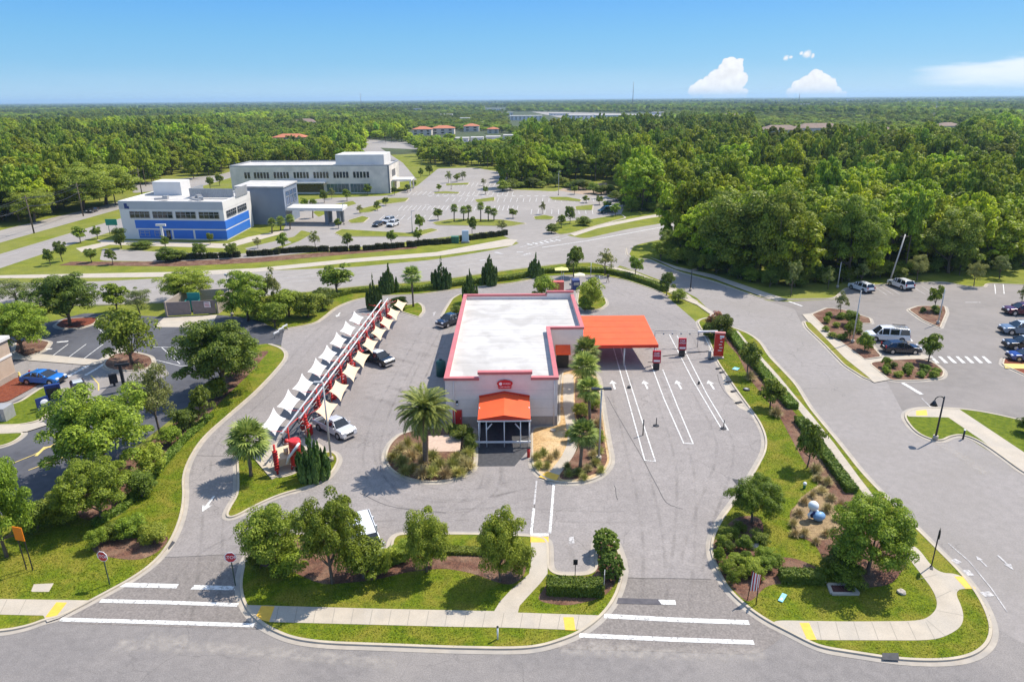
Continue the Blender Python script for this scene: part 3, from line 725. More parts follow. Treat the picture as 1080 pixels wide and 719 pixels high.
island('lawn', [(-30, 459), (28, 456), (20, 464), (8, 470), (-30, 478)], GRASSG, 0.4)
sheet('right_lot', [(808, 317), (828, 318), (880, 316), (893, 304), (935, 300), (997, 297), (1015, 302), (1039, 304), (1040, 299), (1080, 301), (1300, 306), (1500, 420), (1200, 470), (1075, 443), (1040, 436), (1010, 432), (970, 431), (952, 434), (935, 402), (846, 342), (838, 326)], 0.018, RLOT, 0.3)
# campus lot
sheet('campus_lot', [(108, 262), (190, 267), (245, 266), (298, 252), (318, 240), (322, 228), (345, 216), (415, 205), (440, 196), (462, 178), (500, 177), (532, 182), (540, 200), (585, 202), (612, 196), (648, 206), (660, 216), (652, 232), (618, 245), (598, 248), (575, 258), (556, 261), (538, 252), (520, 244), (430, 255), (330, 266), (255, 274), (170, 276), (105, 275)], 0.020, AVE, 1.0)
sheet('campus_lot', [(296, 250), (300, 240), (306, 226), (318, 212), (345, 209), (420, 206), (425, 214), (352, 231), (325, 245)], 0.022, AVE, 0.6)
sheet('campus_lot', [(258, 262), (300, 252), (308, 256), (268, 268)], 0.036, AVE, .3)
sheet('bare_dirt', [(588, 201), (606, 194), (640, 193), (650, 206), (620, 206)], 0.026, DIRT, 0.5)
sheet('avenue', [(375, 150), (395, 152), (425, 172), (440, 190), (420, 192), (395, 170)], 0.016, AVE, 1.0)
for px in ([(285, 175), (262, 183), (215, 186), (140, 194), (140, 204), (215, 196)], [(330, 140), (375, 146), (430, 150), (450, 158), (400, 156), (320, 150)], [(560, 118), (620, 119), (700, 121), (690, 127), (600, 126)], [(480, 150), (560, 146), (570, 152), (500, 160)]):
    sheet('far_lot', px, 0.02, AVE, 2)

# ------------------------------------------------------------------ islands and verges of the wash site
island('lawn', [(254, 603), (252, 622), (257, 640), (270, 656), (290, 668), (312, 676), (345, 680), (400, 682), (480, 685), (540, 686), (568, 684), (592, 677), (614, 668), (637, 650), (651, 630), (658, 607), (658, 596), (654, 582), (648, 568), (638, 562), (629, 567), (627, 585), (628, 606), (580, 606), (579, 568), (560, 565), (500, 563), (414, 563), (410, 588), (374, 588), (370, 563), (300, 563), (272, 572), (259, 588)], GRASS, 0.6)
sheet('mulch_bed', [(262, 588), (275, 577), (300, 567), (366, 567), (370, 590), (414, 592), (420, 584), (450, 590), (500, 585), (552, 585), (556, 604), (545, 616), (532, 618), (500, 606), (470, 600), (430, 604), (395, 613), (340, 618), (300, 600), (268, 598)], 0.118, MULCH, 0.5)
sheet('mulch_bed', [(580, 609), (628, 609), (632, 570), (640, 566), (650, 580), (654, 600), (646, 622), (634, 632), (600, 640), (574, 637), (566, 632), (574, 622)], 0.118, MULCH, 0.4)
def walk(px, m=CONC, z=0.124, name='pavement', sm=0.0): return sheet(name, px, z, m, sm)
walk([(262, 639), (275, 639.5), (400, 643), (522, 645.5), (545, 647), (632, 650), (626, 657), (612, 665), (594, 665), (540, 663), (475, 662), (285, 657), (268, 652)])
walk([(521, 646), (527, 636), (538, 624), (550, 614), (558, 606), (560, 595), (560, 567), (578, 567), (577.5, 606), (570, 616), (557, 630), (548, 640), (546, 648)], z=0.128)
walk([(276, 640), (290, 640.5), (284, 657), (269, 653)], YELLOW, 0.131, 'tactile_paving')
walk([(594, 652), (605, 652), (607, 666), (596, 665.5)], YELLOW, 0.131, 'tactile_paving')
walk([(559.5, 567), (578.5, 567), (578.5, 573), (559.5, 573)], YELLOW, 0.132, 'tactile_paving')
walk([(559.5, 563.5), (578.5, 563.5), (578.5, 566.6), (559.5, 566.6)], PAINT, 0.132, 'road_marking')
# far left: strip beside the way out
B_EDGE = [(-150, 672), (0, 668), (30, 662), (48, 655), (64, 652), (100, 633), (150, 606), (176, 582), (191, 552), (196, 525), (194, 502), (203, 480), (216, 461), (240, 440), (270, 414), (290, 393), (303, 377), (299, 368), (284, 363)]
bpts = chaikin(G(B_EDGE), 1.2, closed=False)
kerb_loop(bpts, False, 1)
inner = offset(bpts, 0.2, False)
sheet('lawn', None, 0.10, GRASS, world_pts=[(p.x, p.y) for p in inner] + [P(x, y).to_2d() for x, y in [(268, 366), (248, 385), (228, 405), (206, 428), (168, 458), (112, 500), (60, 530), (0, 550), (-150, 570)]])
sheet('mulch_bed', [(270, 372), (285, 370), (262, 396), (232, 425), (208, 450), (178, 480), (150, 512), (128, 545), (100, 552), (80, 545), (60, 532), (112, 502), (168, 460), (208, 428), (240, 395)], 0.108, MULCH, 0.5)
sheet('mulch_bed', [(96, 572), (125, 562), (165, 566), (180, 566), (172, 580), (150, 592), (122, 590), (98, 584)], 0.109, MULCH, 0.6)
walk([(-150, 632), (0, 632.5), (98, 634), (62, 653), (50, 657), (46, 650), (0, 649), (-150, 650)], z=0.112)
walk([(60, 636), (71, 636.5), (60, 651), (48, 652)], YELLOW, 0.118, 'tactile_paving')
walk([(36, 617), (57, 616), (52, 625), (33, 625)], CONC, 0.112, 'utility_cover')
# behind the wash: verge between the lot and the avenue
V_EDGE = [(303, 347), (332, 342), (342, 335), (354, 325), (370, 318), (387, 314), (410, 312), (442, 311), (485, 305), (540, 299), (577, 292), (612, 290), (640, 292), (660, 296), (690, 306), (705, 313)]
vp = chaikin(G(V_EDGE), 1.0, closed=False); vp.reverse()
kerb_loop(vp, False, -1) if False else kerb_loop(list(reversed(vp)), False, 1)
A_EDGE = [(705, 300), (690, 296), (660, 283), (648, 283), (625, 277), (590, 279), (540, 285), (482, 293), (445, 298), (382, 302), (300, 311), (200, 318)]
sheet('lawn', None, 0.10, GRASS, world_pts=[(p.x, p.y) for p in offset(list(reversed(vp)), 0.2, False)] + [P(x, y).to_2d() for x, y in [(727, 313), (735, 316)] + A_EDGE + [(230, 325), (255, 335), (285, 342)]])
kerb_loop(chaikin(list(reversed(G([(735, 318)] + A_EDGE + [(107, 322), (0, 323), (-200, 327)]))), 1.0, closed=False), False, -1, gut=0.3)
walk([(727, 312), (733, 317), (757, 333), (752, 334), (735, 322), (715, 314), (690, 301), (665, 290), (647, 284), (648, 282), (668, 287), (692, 297), (712, 305)], z=0.107)
walk([(545, 297), (577, 286), (620, 282), (648, 283), (648, 285), (620, 284.5), (577, 288.5), (548, 296)], z=0.106)
# vacuum islands
island('lawn', [(237, 546), (241, 536), (250, 522), (250, 500), (249, 485), (254, 474), (264, 476), (272, 486), (290, 505), (312, 500), (340, 478), (352, 476), (359, 484), (354, 495), (345, 506), (322, 516), (297, 522), (270, 534), (247, 547)], GRASS, 0.7)
sheet('vacuum_pad', [(262, 474), (290, 506), (320, 498), (345, 474), (330, 462), (300, 462), (285, 470)], 0.022, CONC, 0.3)
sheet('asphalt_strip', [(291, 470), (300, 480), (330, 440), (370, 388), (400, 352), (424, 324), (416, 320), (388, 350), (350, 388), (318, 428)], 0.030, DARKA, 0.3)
island('lawn', [(417, 319), (432, 322), (441, 319), (446, 323), (447, 329), (442, 335), (425, 330), (412, 325)], GRASS, 0.4)
island('lawn', [(486, 310), (477, 315), (470, 326), (465, 336), (476, 337), (492, 330), (497, 316)], GRASS, 0.5)
KERB.prism([(p.x, p.y) for p in G([(268, 485), (272, 482.5), (291.5, 504.5), (287, 507)])], 0.0, 0.2)
# bed left of the tunnel mouth
island('mulch_bed', [(425, 456), (412, 466), (406, 478), (406, 488), (413, 498), (432, 507), (457, 510), (482, 506), (499, 497), (502, 488), (502, 470), (501, 449.8), (470, 449.8)], MULCH, 0.8)
sheet('paving', [(452, 460), (487, 460), (485, 477), (452, 477)], 0.122, mat('pink_pavers', (0.52, 0.38, 0.29), (0.44, 0.32, 0.25), 3, 0.85))
# bed right of the tunnel
island('gravel_bed', [(560, 450.2), (560, 480), (561, 493), (568, 502), (582, 509), (604, 511), (627, 507), (640, 498), (646, 487), (642, 467), (638, 442), (634, 415), (632, 398), (622, 390), (593, 390), (589, 420), (589, 450.2)], ROCK, 0.7)
sheet('mulch_bed', [(607, 398), (630, 400), (632, 418), (635, 445), (638, 470), (641, 487), (634, 497), (622, 503), (604, 507), (588, 506), (596, 492), (606, 476), (609, 455), (606, 420)], 0.119, MULCH, 0.5)
walk([(572, 507), (584, 509), (596, 494), (606, 480), (610, 467), (608, 455), (605, 430), (605, 395), (594, 395), (594, 430), (598, 456), (599, 468), (592, 483), (580, 498)], z=0.125, sm=0.5)
walk([(568, 504), (586, 509), (590, 502), (577, 498)], YELLOW, 0.131, 'tactile_paving')
island('lawn', [(611, 300), (626, 311), (638, 314), (641, 321), (633, 327), (614, 328.5), (608, 320)], GRASS, 0.6)
# right-hand bed and the street corner
H_L = [(768, 344), (752, 334), (735, 338), (737, 345), (745, 355), (756, 382), (768, 400), (776, 412), (800, 445), (807, 462), (806, 477), (792, 502), (775, 527), (758, 550), (747, 575), (753, 597), (766, 622), (785, 640), (806, 655), (830, 667), (851, 678), (868, 685), (900, 690), (945, 697), (990, 699), (1022, 695), (1041, 684), (1048, 668), (1044, 650), (1033, 628), (1016, 606), (985, 575), (960, 550), (935, 525), (910, 499), (885, 467), (855, 431), (840, 406), (823, 388), (812, 377), (802, 361), (790, 352)]
island('lawn', H_L, GRASS, 0.9)
sheet('mulch_bed', [(762, 352), (772, 352), (790, 375), (812, 402), (838, 436), (862, 468), (895, 515), (918, 545), (950, 575), (960, 592), (940, 618), (905, 622), (872, 598), (858, 572), (836, 566), (832, 540), (858, 518), (868, 505), (850, 492), (838, 470), (822, 440), (800, 412), (790, 400), (778, 375), (766, 362)], 0.117, MULCH, 0.5)
sheet('straw_bed', [(832, 545), (845, 525), (866, 510), (880, 530), (888, 560), (872, 572), (845, 568)], 0.121, mat('pine_straw', (0.30, 0.21, 0.11), (0.2, 0.135, 0.07), 3, 0.95, 0.6, fine=(15, 0.35)), 0.5)
sheet('mulch_bed', [(750, 577), (760, 560), (778, 545), (800, 545), (806, 556), (800, 590), (836, 588), (868, 602), (866, 614), (830, 616), (808, 618), (792, 636), (784, 634), (766, 615), (755, 595)], 0.118, MULCH, 0.5)
walk([(810, 655), (890, 656.5), (970, 656), (982, 650), (989, 640), (985, 625), (970, 605), (952, 582), (957, 577), (967, 577), (987, 605), (1012, 606), (1031, 622), (1005, 622), (1016, 645), (1015, 661), (1000, 671), (982, 676.5), (850, 676), (828, 664)], z=0.124, sm=0.7)
walk([(768, 347), (779, 350), (790, 364), (803, 377), (822, 398), (840, 420), (857, 440), (880, 469), (905, 503), (922, 525), (915, 527), (893, 500), (868, 466), (848, 440), (830, 418), (812, 396), (795, 378), (783, 364)], z=0.124)
walk([(843, 658), (853, 658), (861, 676), (851, 676)], YELLOW, 0.131, 'tactile_paving')
walk([(1006, 609), (1015, 609), (1029, 622), (1018, 622)], YELLOW, 0.131, 'tactile_paving')
walk([(748, 333), (756, 331), (768, 343), (758, 344)], CONC, 0.147)
sheet('gravel_strip', [(756, 385), (763, 395), (772, 408), (790, 432), (789, 434), (779, 430), (765, 412), (762, 398)], 0.024, CONC, 0.2)
# far side of the side street
kerb_loop(chaikin(G([(660, 262), (661, 270), (670, 274), (682, 273), (715, 287), (752, 297), (805, 316), (830, 316), (880, 315.5), (892, 304), (935, 300), (997, 297.5), (1015, 302), (1039, 304), (1040, 299), (1080, 301), (1300, 306)]), 1.0, closed=False), False, 1, gut=0.3)
walk([(684, 271), (715, 282), (752, 290), (808, 309), (830, 316), (820, 318), (800, 312), (752, 294), (712, 284)], z=0.10)
island('mulch_bed', [(855, 332), (872, 325), (890, 327), (918, 336), (920, 342), (899, 341), (931, 377), (911, 380), (880, 357)], MULCH, 0.3)
sheet('pavement', [(846, 332), (856, 331), (880, 356), (912, 380), (972, 374), (985, 378), (930, 384), (938, 401), (922, 404), (906, 394), (890, 381), (868, 358)], 0.105, CONC)
island('lawn', [(847, 339), (855, 340), (870, 355), (892, 378), (922, 402), (912, 400), (890, 386), (868, 363), (850, 346)], GRASS2, 0.5)
island('mulch_bed', [(915, 383), (935, 380), (972, 378.5), (986, 383), (997, 392), (995, 399), (972, 402), (938, 402)], MULCH, 0.5)
island('mulch_bed', [(957, 327), (968, 323), (997, 323), (999, 330), (992, 347), (972, 338)], MULCH, 0.4)
island('mulch_bed', [(1058, 378), (1090, 377), (1130, 380), (1130, 405), (1085, 398), (1056, 385)], REDMULCH, 0.3)
sheet('pavement', [(1058, 384), (1130, 386), (1130, 391), (1060, 389)], 0.117, YPAINT)
island('lawn', [(952, 440), (957, 433), (972, 430), (1010, 431), (1040, 435), (1075, 443), (1140, 458), (1180, 520), (1140, 530), (1080, 500), (1060, 485), (1035, 467), (1016, 459), (1003, 461), (994, 466), (980, 464), (964, 456)], GRASSG, 0.8)
walk([(954, 436), (970, 431), (1011, 432), (1080, 478), (1150, 524), (1150, 540), (1080, 499), (1035, 465), (1000, 441), (958, 440)], z=0.118)
sheet('tactile_paving', [(966, 434), (977, 433), (978, 439), (966, 439)], 0.121, YELLOW)

# ------------------------------------------------------------------ campus beds, verges and far kerbs
for px in ([(395, 212), (412, 209), (432, 209), (428, 213), (405, 216)], [(378, 221), (398, 216), (404, 219), (392, 224), (378, 225)], [(366, 233), (382, 228), (390, 230), (384, 235), (370, 236)], [(352, 246), (360, 242), (430, 246), (455, 241), (463, 243), (440, 250), (360, 250)],
           [(455, 235), (478, 231), (530, 232), (556, 236), (540, 239), (460, 238)], [(578, 208), (598, 208), (614, 211), (612, 213), (582, 211)], [(562, 229), (574, 227), (585, 229), (582, 232), (564, 232)], [(606, 218), (626, 216), (625, 222), (607, 222)], [(500, 211), (522, 208), (522, 212), (503, 214)],
           [(457, 203), (470, 202), (485, 203), (484, 204.5), (458, 204.5)], [(470, 194), (495, 193), (494, 195), (470, 196)]):
    island('lawn', px, FARG, 0.5, gut=0.2)
sheet('lawn', [(268, 257), (310, 250), (318, 243), (330, 246), (316, 254), (290, 264), (250, 268), (240, 263)], 0.03, FARG, 0.5)
sheet('lawn', [(330, 224), (345, 217), (372, 212), (376, 215), (352, 222), (336, 229)], 0.03, FARG, 0.5)
walk([(270, 283), (370, 273), (460, 266), (535, 252), (546, 253), (540, 259), (462, 270), (370, 277), (270, 287), (180, 292), (100, 293), (0, 293.5), (-200, 293), (-200, 290), (0, 290.5), (100, 288.5), (180, 287)], CONC, 0.03)
sheet('mulch_bed', [(62, 280), (190, 281), (270, 277), (370, 268), (440, 262), (440, 259), (370, 264), (268, 272), (180, 276), (75, 276)], 0.026, MULCH)
walk([(600, 246), (628, 238), (680, 228), (728, 221), (728, 223.5), (680, 231), (630, 241), (606, 249)], CONC, 0.03)
island('mulch_bed', [(578, 242), (588, 234), (620, 232), (655, 226), (660, 230), (630, 238), (604, 246), (590, 248)], FARG, 0.8)
walk([(80, 262), (126, 252), (132, 254), (86, 266)], CONC, 0.03)
walk([(102, 253), (240, 257), (262, 250), (298, 243), (300, 246), (262, 256), (240, 262), (110, 258)], CONC, 0.034)

# ------------------------------------------------------------------ painted markings
W = MB(); O = MB()
def line(px, w=0.13, mb=W, z=0.040): strip(mb, px, w, z)
def poly(px, mb=W, z=0.040): 
    pts = [Vector((p.x, p.y, 0)) for p in G(px)]; fill(mb, pts, z)
poly([(131, 614.5), (189, 616), (186, 620.5), (126, 619)]); poly([(205, 617), (247, 618), (248, 622.5), (201, 621.5)])
line([(106, 633.6), (175, 635.3), (251, 638)], 0.36); line([(64, 653.3), (160, 656), (268, 659.5)], 0.36)
DK = MB(); poly([(652, 630.5), (697, 632), (699, 637.8), (650, 636.5)], DK); struct(DK.build('dark_road_marking', mat('blacked_out_marking', (.07, .065, .075), (.10, .092, .1), 2, .85))); poly([(694, 632.5), (712, 633), (713, 638), (698, 637.8)], W, 0.046)
line([(637, 649.5), (710, 653.5), (790, 656.5)], 0.42); line([(611, 670), (700, 674), (795, 677.5)], 0.38)
for a in ([(647, 367), (662, 420), (680, 485.5), (691, 486.5), (676, 440), (660, 390), (655, 367)], [(687, 385), (700, 420), (721, 467.5), (731, 468), (715, 430), (699, 390)], [(706, 353), (730, 400), (761, 452.5), (768, 453.5), (745, 415), (714, 354)]):
    line(a, 0.13)
line([(740, 348), (757, 383), (778, 413), (796, 440)], 0.13)
def arrow(u, v, ahead=True, s=1.0, mb=W):
    p = P(u, v); d = 1 if ahead else -1
    q = lambda a, b: (p.x + a * s, p.y + b * s * d, 0.041)
    mb.add([q(-.11, -1.2), q(.11, -1.2), q(.11, .3), q(-.11, .3)], [(0, 1, 2, 3)]); mb.add([q(-.42, .3), q(.42, .3), q(0, 1.3)], [(0, 1, 2)])
for u in (647, 681, 716, 750): arrow(u, 406, True, 1.1)
arrow(220, 531, False, 1.0); arrow(357, 332, False, 1.0); arrow(458, 331, True, .9, O)
line([(566, 507), (563.4, 532)], 0.16, O); line([(563, 536), (560.3, 562.5)], 0.22); line([(584, 511), (581.8, 540), (579.8, 562.5)], 0.22)
line([(640, 641), (641, 642)], .01, O); poly([(600, 567), (605, 566), (606, 573), (600, 573)], O)
# restaurant lot
for x in (72, 91, 109): line([(x - 24, 381), (x, 363)], 0.12)
for x in (112, 135): line([(x, 354), (x - 12, 343)], 0.12)
line([(158, 378), (190, 386), (214, 386)], 0.12)
for x in (170, 180, 192): line([(x, 366), (x + 20, 384)], 0.12)
line([(162, 366), (200, 367)], 0.12)
line([(70, 398), (98, 383)], 0.5); line([(90, 396), (110, 384)], 0.4)
for a in ([(60, 361), (72, 360)], [(42, 369), (55, 368)]): line(a, 0.5)
YL = MB()
strip(YL, [(5, 492), (35, 480), (62, 466)], 0.12, 0.040); strip(YL, [(30, 496), (78, 478)], 0.12, 0.040); strip(YL, [(38, 481), (47, 472), (62, 470)], 0.3, 0.041); strip(YL, [(96, 396), (104, 405), (104, 412)], 0.15, 0.04)
# right lot
for k in range(9):
    u = 1002 + k * 9.2; 
    if u < 1058: poly([(u - 22 + 0, 376), (u - 19, 376), (u - 11, 383), (u - 15, 383)])
line([(952, 404), (972, 416)], 0.5); line([(972, 420), (984, 432)], 0.12, O)
line([(832, 318), (846, 323)], 0.4)
for x in (921, 928, 935, 962, 972, 982): line([(x, 302), (x + 14, 311)], 0.11, O)
for x in (1049, 1058): line([(x, 300), (x + 1, 310)], 0.14)
line([(957, 355), (962, 360)], 0.3); line([(898, 341), (919, 341)], 0.12, O)
line([(1018, 319), (1034, 319)], 0.3, O)
line([(1000, 573), (1022, 592), (1045, 620), (1062, 645)], 0.09, O)
for a in ([(1005, 590), (1012, 594)], [(1018, 601), (1024, 607)], [(1036, 627), (1046, 626)]): line(a, 0.5, O)
arrow(1060, 593, False, .7, O); arrow(1035, 592, True, .5, O)
# avenue and highway
line([(-100, 310), (107, 308), (200, 304), (300, 298), (382, 291), (482, 281), (540, 272), (600, 263)], 0.14, O, 0.036)
line([(-100, 306), (107, 304), (200, 300), (300, 293.5), (382, 287), (482, 276.5), (530, 267.5)], 0.14, O, 0.036)
line([(548, 261), (590, 249.5)], .3, O, 0.036); line([(556, 262.5), (600, 250)], .3, O, 0.036)
line([(572, 261), (620, 254), (680, 243), (730, 234)], 0.35, W, 0.036)
for k in range(6): line([(556 + k * 6, 257 - k * 0.9), (561 + k * 6, 258.6 - k * 0.9)], 0.5, W, 0.036)
for a in ([(506, 275), (512, 274)], [(552, 269), (560, 267)], [(522, 266), (530, 268)], [(545, 266), (552, 266)]): line(a, 0.8, O, 0.036)
line([(-60, 262), (60, 234), (125, 217), (240, 183)], 0.14, O, 0.036); line([(-60, 290), (60, 254), (125, 236), (230, 203)], 0.14, O, 0.036)
# campus stalls
for row, (x0, x1, y0, y1, n) in enumerate([(420, 545, 222, 217, 26), (470, 640, 213, 209, 26), (430, 540, 206, 202, 22), (400, 452, 232, 227, 8), (560, 640, 226, 221, 12), (478, 530, 197, 193, 12)]):
    for k in range(n):
        x = x0 + (x1 - x0) * k / (n - 1)
        line([(x, y0), (x + (540 - x) * 0.03 + 1.5, y1)], 0.13, W, 0.036)
for k in range(16): line([(452 + k * 8, 207 - k * 0.02), (455.5 + k * 8, 206.9)], 0.8, W, 0.036)
for k in range(6): line([(448 + k * 3.2, 216 + k * 2.2), (453 + k * 3.2, 216.1 + k * 2.2)], 0.35, W, 0.036)
struct(W.build('road_marking', PAINT)); struct(O.build('road_marking', OLDPAINT)); struct(YL.build('road_marking', YPAINT))

# joints in the pavement along the street
J = MB()
JM = mat('pavement_joint', (0.26, 0.235, 0.2), None, 1, 0.9)
for k in range(17):
    x = 291 + k * 19.8
    yt, yb = 640 + (x - 275) * 0.0275, 657.5 + (x - 285) * 0.024
    strip(J, [(x + 3, yt + .6), (x, yb - .6)], 0.035, 0.1300)
for k in range(7): strip(J, [(862 + k * 19, 657), (866 + k * 20, 676)], 0.035, 0.1280)
for x in (20, 0): strip(J, [(x + 8, 633), (x, 649)], 0.035, 0.1160)
for (a, b) in (((950, 592), (972, 586)), ((968, 612), (988, 607)), ((986, 632), (1003, 624)), ((988, 645), (1015, 650)), ((977, 655), (997, 672))): strip(J, [a, b], 0.035, 0.1280)
for k in range(20): 
    u = k / 19; a = Vector((783 + (915 - 783) * u, 364 + (527 - 364) * u)); b = Vector((791 + (924 - 791) * u, 363 + (524 - 363) * u)); strip(J, [a, b], 0.03, 0.1280)
struct(J.build('pavement_joint', JM))
RBAY = [(344, 431), (357, 410), (370, 391), (380.5, 377), (390, 362.5), (399, 350), (407.5, 339.5), (415, 330)]
# tyre darkening and cracks, thin worn films on the asphalt
def stainmat(name, c, a, sc):
    m, nt, b = _nodes(name); N = nt.nodes.new; L = nt.links.new
    b.inputs['Base Color'].default_value = rgba(c); b.inputs['Roughness'].default_value = 0.85
    g = N('ShaderNodeNewGeometry'); n = N('ShaderNodeTexNoise'); n.inputs['Scale'].default_value = sc; n.inputs['Detail'].default_value = 6; L(g.outputs['Position'], n.inputs['Vector'])
    r = N('ShaderNodeMapRange'); L(n.outputs[0], r.inputs[0]); r.inputs[1].default_value = .35; r.inputs[2].default_value = .7; r.inputs[4].default_value = a
    at = N('ShaderNodeAttribute'); at.attribute_name = 'edge'
    mu = N('ShaderNodeMath'); mu.operation = 'MULTIPLY'; L(r.outputs[0], mu.inputs[0]); L(at.outputs['Fac'], mu.inputs[1])
    L(mu.outputs[0], b.inputs['Alpha']); return m
STAIN = stainmat('tyre_rubber_film', (0.085, 0.075, 0.068), 0.16, 0.6); LIGHTST = stainmat('sandy_film', (0.50, 0.45, 0.40), 0.45, 1.8)
CRACK = mat('crack_sealer', (0.05, 0.047, 0.047), None, 2, 0.9)
def smear(lines, w, m, name, z=0.0255):
    vs, fs, ed = [], [], []
    for px in lines:
        pts = chaikin(G(px), 4, 3, False); n = len(pts); o = len(vs)
        rows = [offset(pts, w * q, False) for q in (-.5, -.2, .2, .5)]
        for ri, rw in enumerate(rows):
            for i, p in enumerate(rw):
                vs.append((p.x, p.y, z)); ed.append((0 if ri in (0, 3) else 1) * min(1, i / 2, (n - 1 - i) / 2))
        for ri in range(3):
            for i in range(n - 1): fs.append((o + ri * n + i, o + ri * n + i + 1, o + (ri + 1) * n + i + 1, o + (ri + 1) * n + i))
        z += 0.0003
    me = bpy.data.meshes.new(name); me.from_pydata(vs, [], fs); me.materials.append(m)
    a = me.attributes.new('edge', 'FLOAT', 'POINT'); a.data.foreach_set('value', ed)
    return struct(link(name, me))
def tracks(lines, name, z, w=.34, gap=.8):
    out = []
    for px in lines:
        pts = chaikin(G(px), 4, 3, False)
        for sg in (-1, 1): out.append([proj(p) for p in offset(pts, gap * sg, False)])
    smear(out, w, STAIN, name, z)
tracks([[(560, 520), (500, 535), (440, 535), (405, 520), (390, 490), (395, 455), (410, 420), (432, 380), (452, 345)], [(545, 512), (500, 522), (455, 522), (420, 510), (404, 488), (402, 460)], [(470, 540), (380, 545), (300, 552), (235, 575), (200, 600), (180, 650)],
       [(225, 540), (222, 600), (215, 660)], [(520, 497), (515, 520), (480, 540)], [(660, 545), (600, 545), (540, 540), (480, 543)]], 'tyre_track', 0.0255)
tracks([[(212, 500), (216, 470), (245, 445), (290, 405), (340, 345), (380, 322), (440, 314)], [(440, 400), (470, 350), (482, 320)], [(425, 440), (450, 380), (466, 340)], [(640, 300), (690, 325), (735, 350), (745, 375)], [(652, 415), (668, 470), (690, 560), (690, 640)], [(697, 415), (722, 480), (725, 540), (715, 640)], [(735, 410), (765, 460), (765, 490), (742, 545), (728, 600)], [(610, 330), (650, 345), (690, 350)]], 'tyre_track', 0.0281)
bays = []
for (u, v) in RBAY: bays.append([(u + 14, v + 30), (u + 30, v + 34), (u + 47, v + 38)])
smear([[(a, b - 3), (c, d - 3), (e_, f - 2)] for ((a, b), (c, d), (e_, f)) in bays], 1.1, STAIN, 'oil_stain', 0.0262)
smear([[(669 + k * 34 - 7, 395 + 3 * k), (671 + k * 34 - 6, 402), (673 + k * 34 - 5, 410)] for k in range(3)] + [[(600, 575), (603, 585), (605, 596)], [(512, 492), (516, 500), (514, 512)], [(530, 492), (528, 503), (532, 514)]], .7, STAIN, 'oil_stain', 0.0275)
smear([[(120, 680), (250, 684), (420, 700)], [(590, 684), (700, 690), (810, 690)], [(150, 672), (200, 676)], [(620, 680), (680, 688)], [(985, 466), (1005, 475), (1040, 500)]], 1.3, LIGHTST, 'sand_drift', 0.0300)
Ck = MB()
for px in ([(640, 418), (690, 505), (700, 530), (720, 537)], [(648, 512), (651, 527)], [(790, 420), (784, 432), (760, 410), (757, 395)], [(565, 515), (562, 560)], [(170, 588), (262, 584)], [(640, 609), (750, 611)], [(380, 520), (410, 535), (470, 541)], [(195, 480), (250, 482)]):
    pts = chaikin(G(px), 2, 2, False); pts = [p + Vector((random.uniform(-.05, .05), random.uniform(-.05, .05), 0)) for p in pts]; strip(Ck, pts, 0.05, 0.0272, world=True)
struct(Ck.build('crack_sealer', CRACK))
for px in ([(772, 505), (782, 506), (786, 511), (778, 513)], [(120, 575), (125, 571), (127, 577), (121, 579)], [(175, 574), (181, 570), (185, 572), (178, 580)]): sheet('storm_drain', px, 0.036, DKGREY)
st = sheet('storm_drain', [(930, 690), (947, 690), (948, 698), (930, 697)], 0.0, DKGREY); st.location.z = 0.148
struct(KERB.build('kerb', KERBM)); struct(GUT.build('gutter', GUTM))
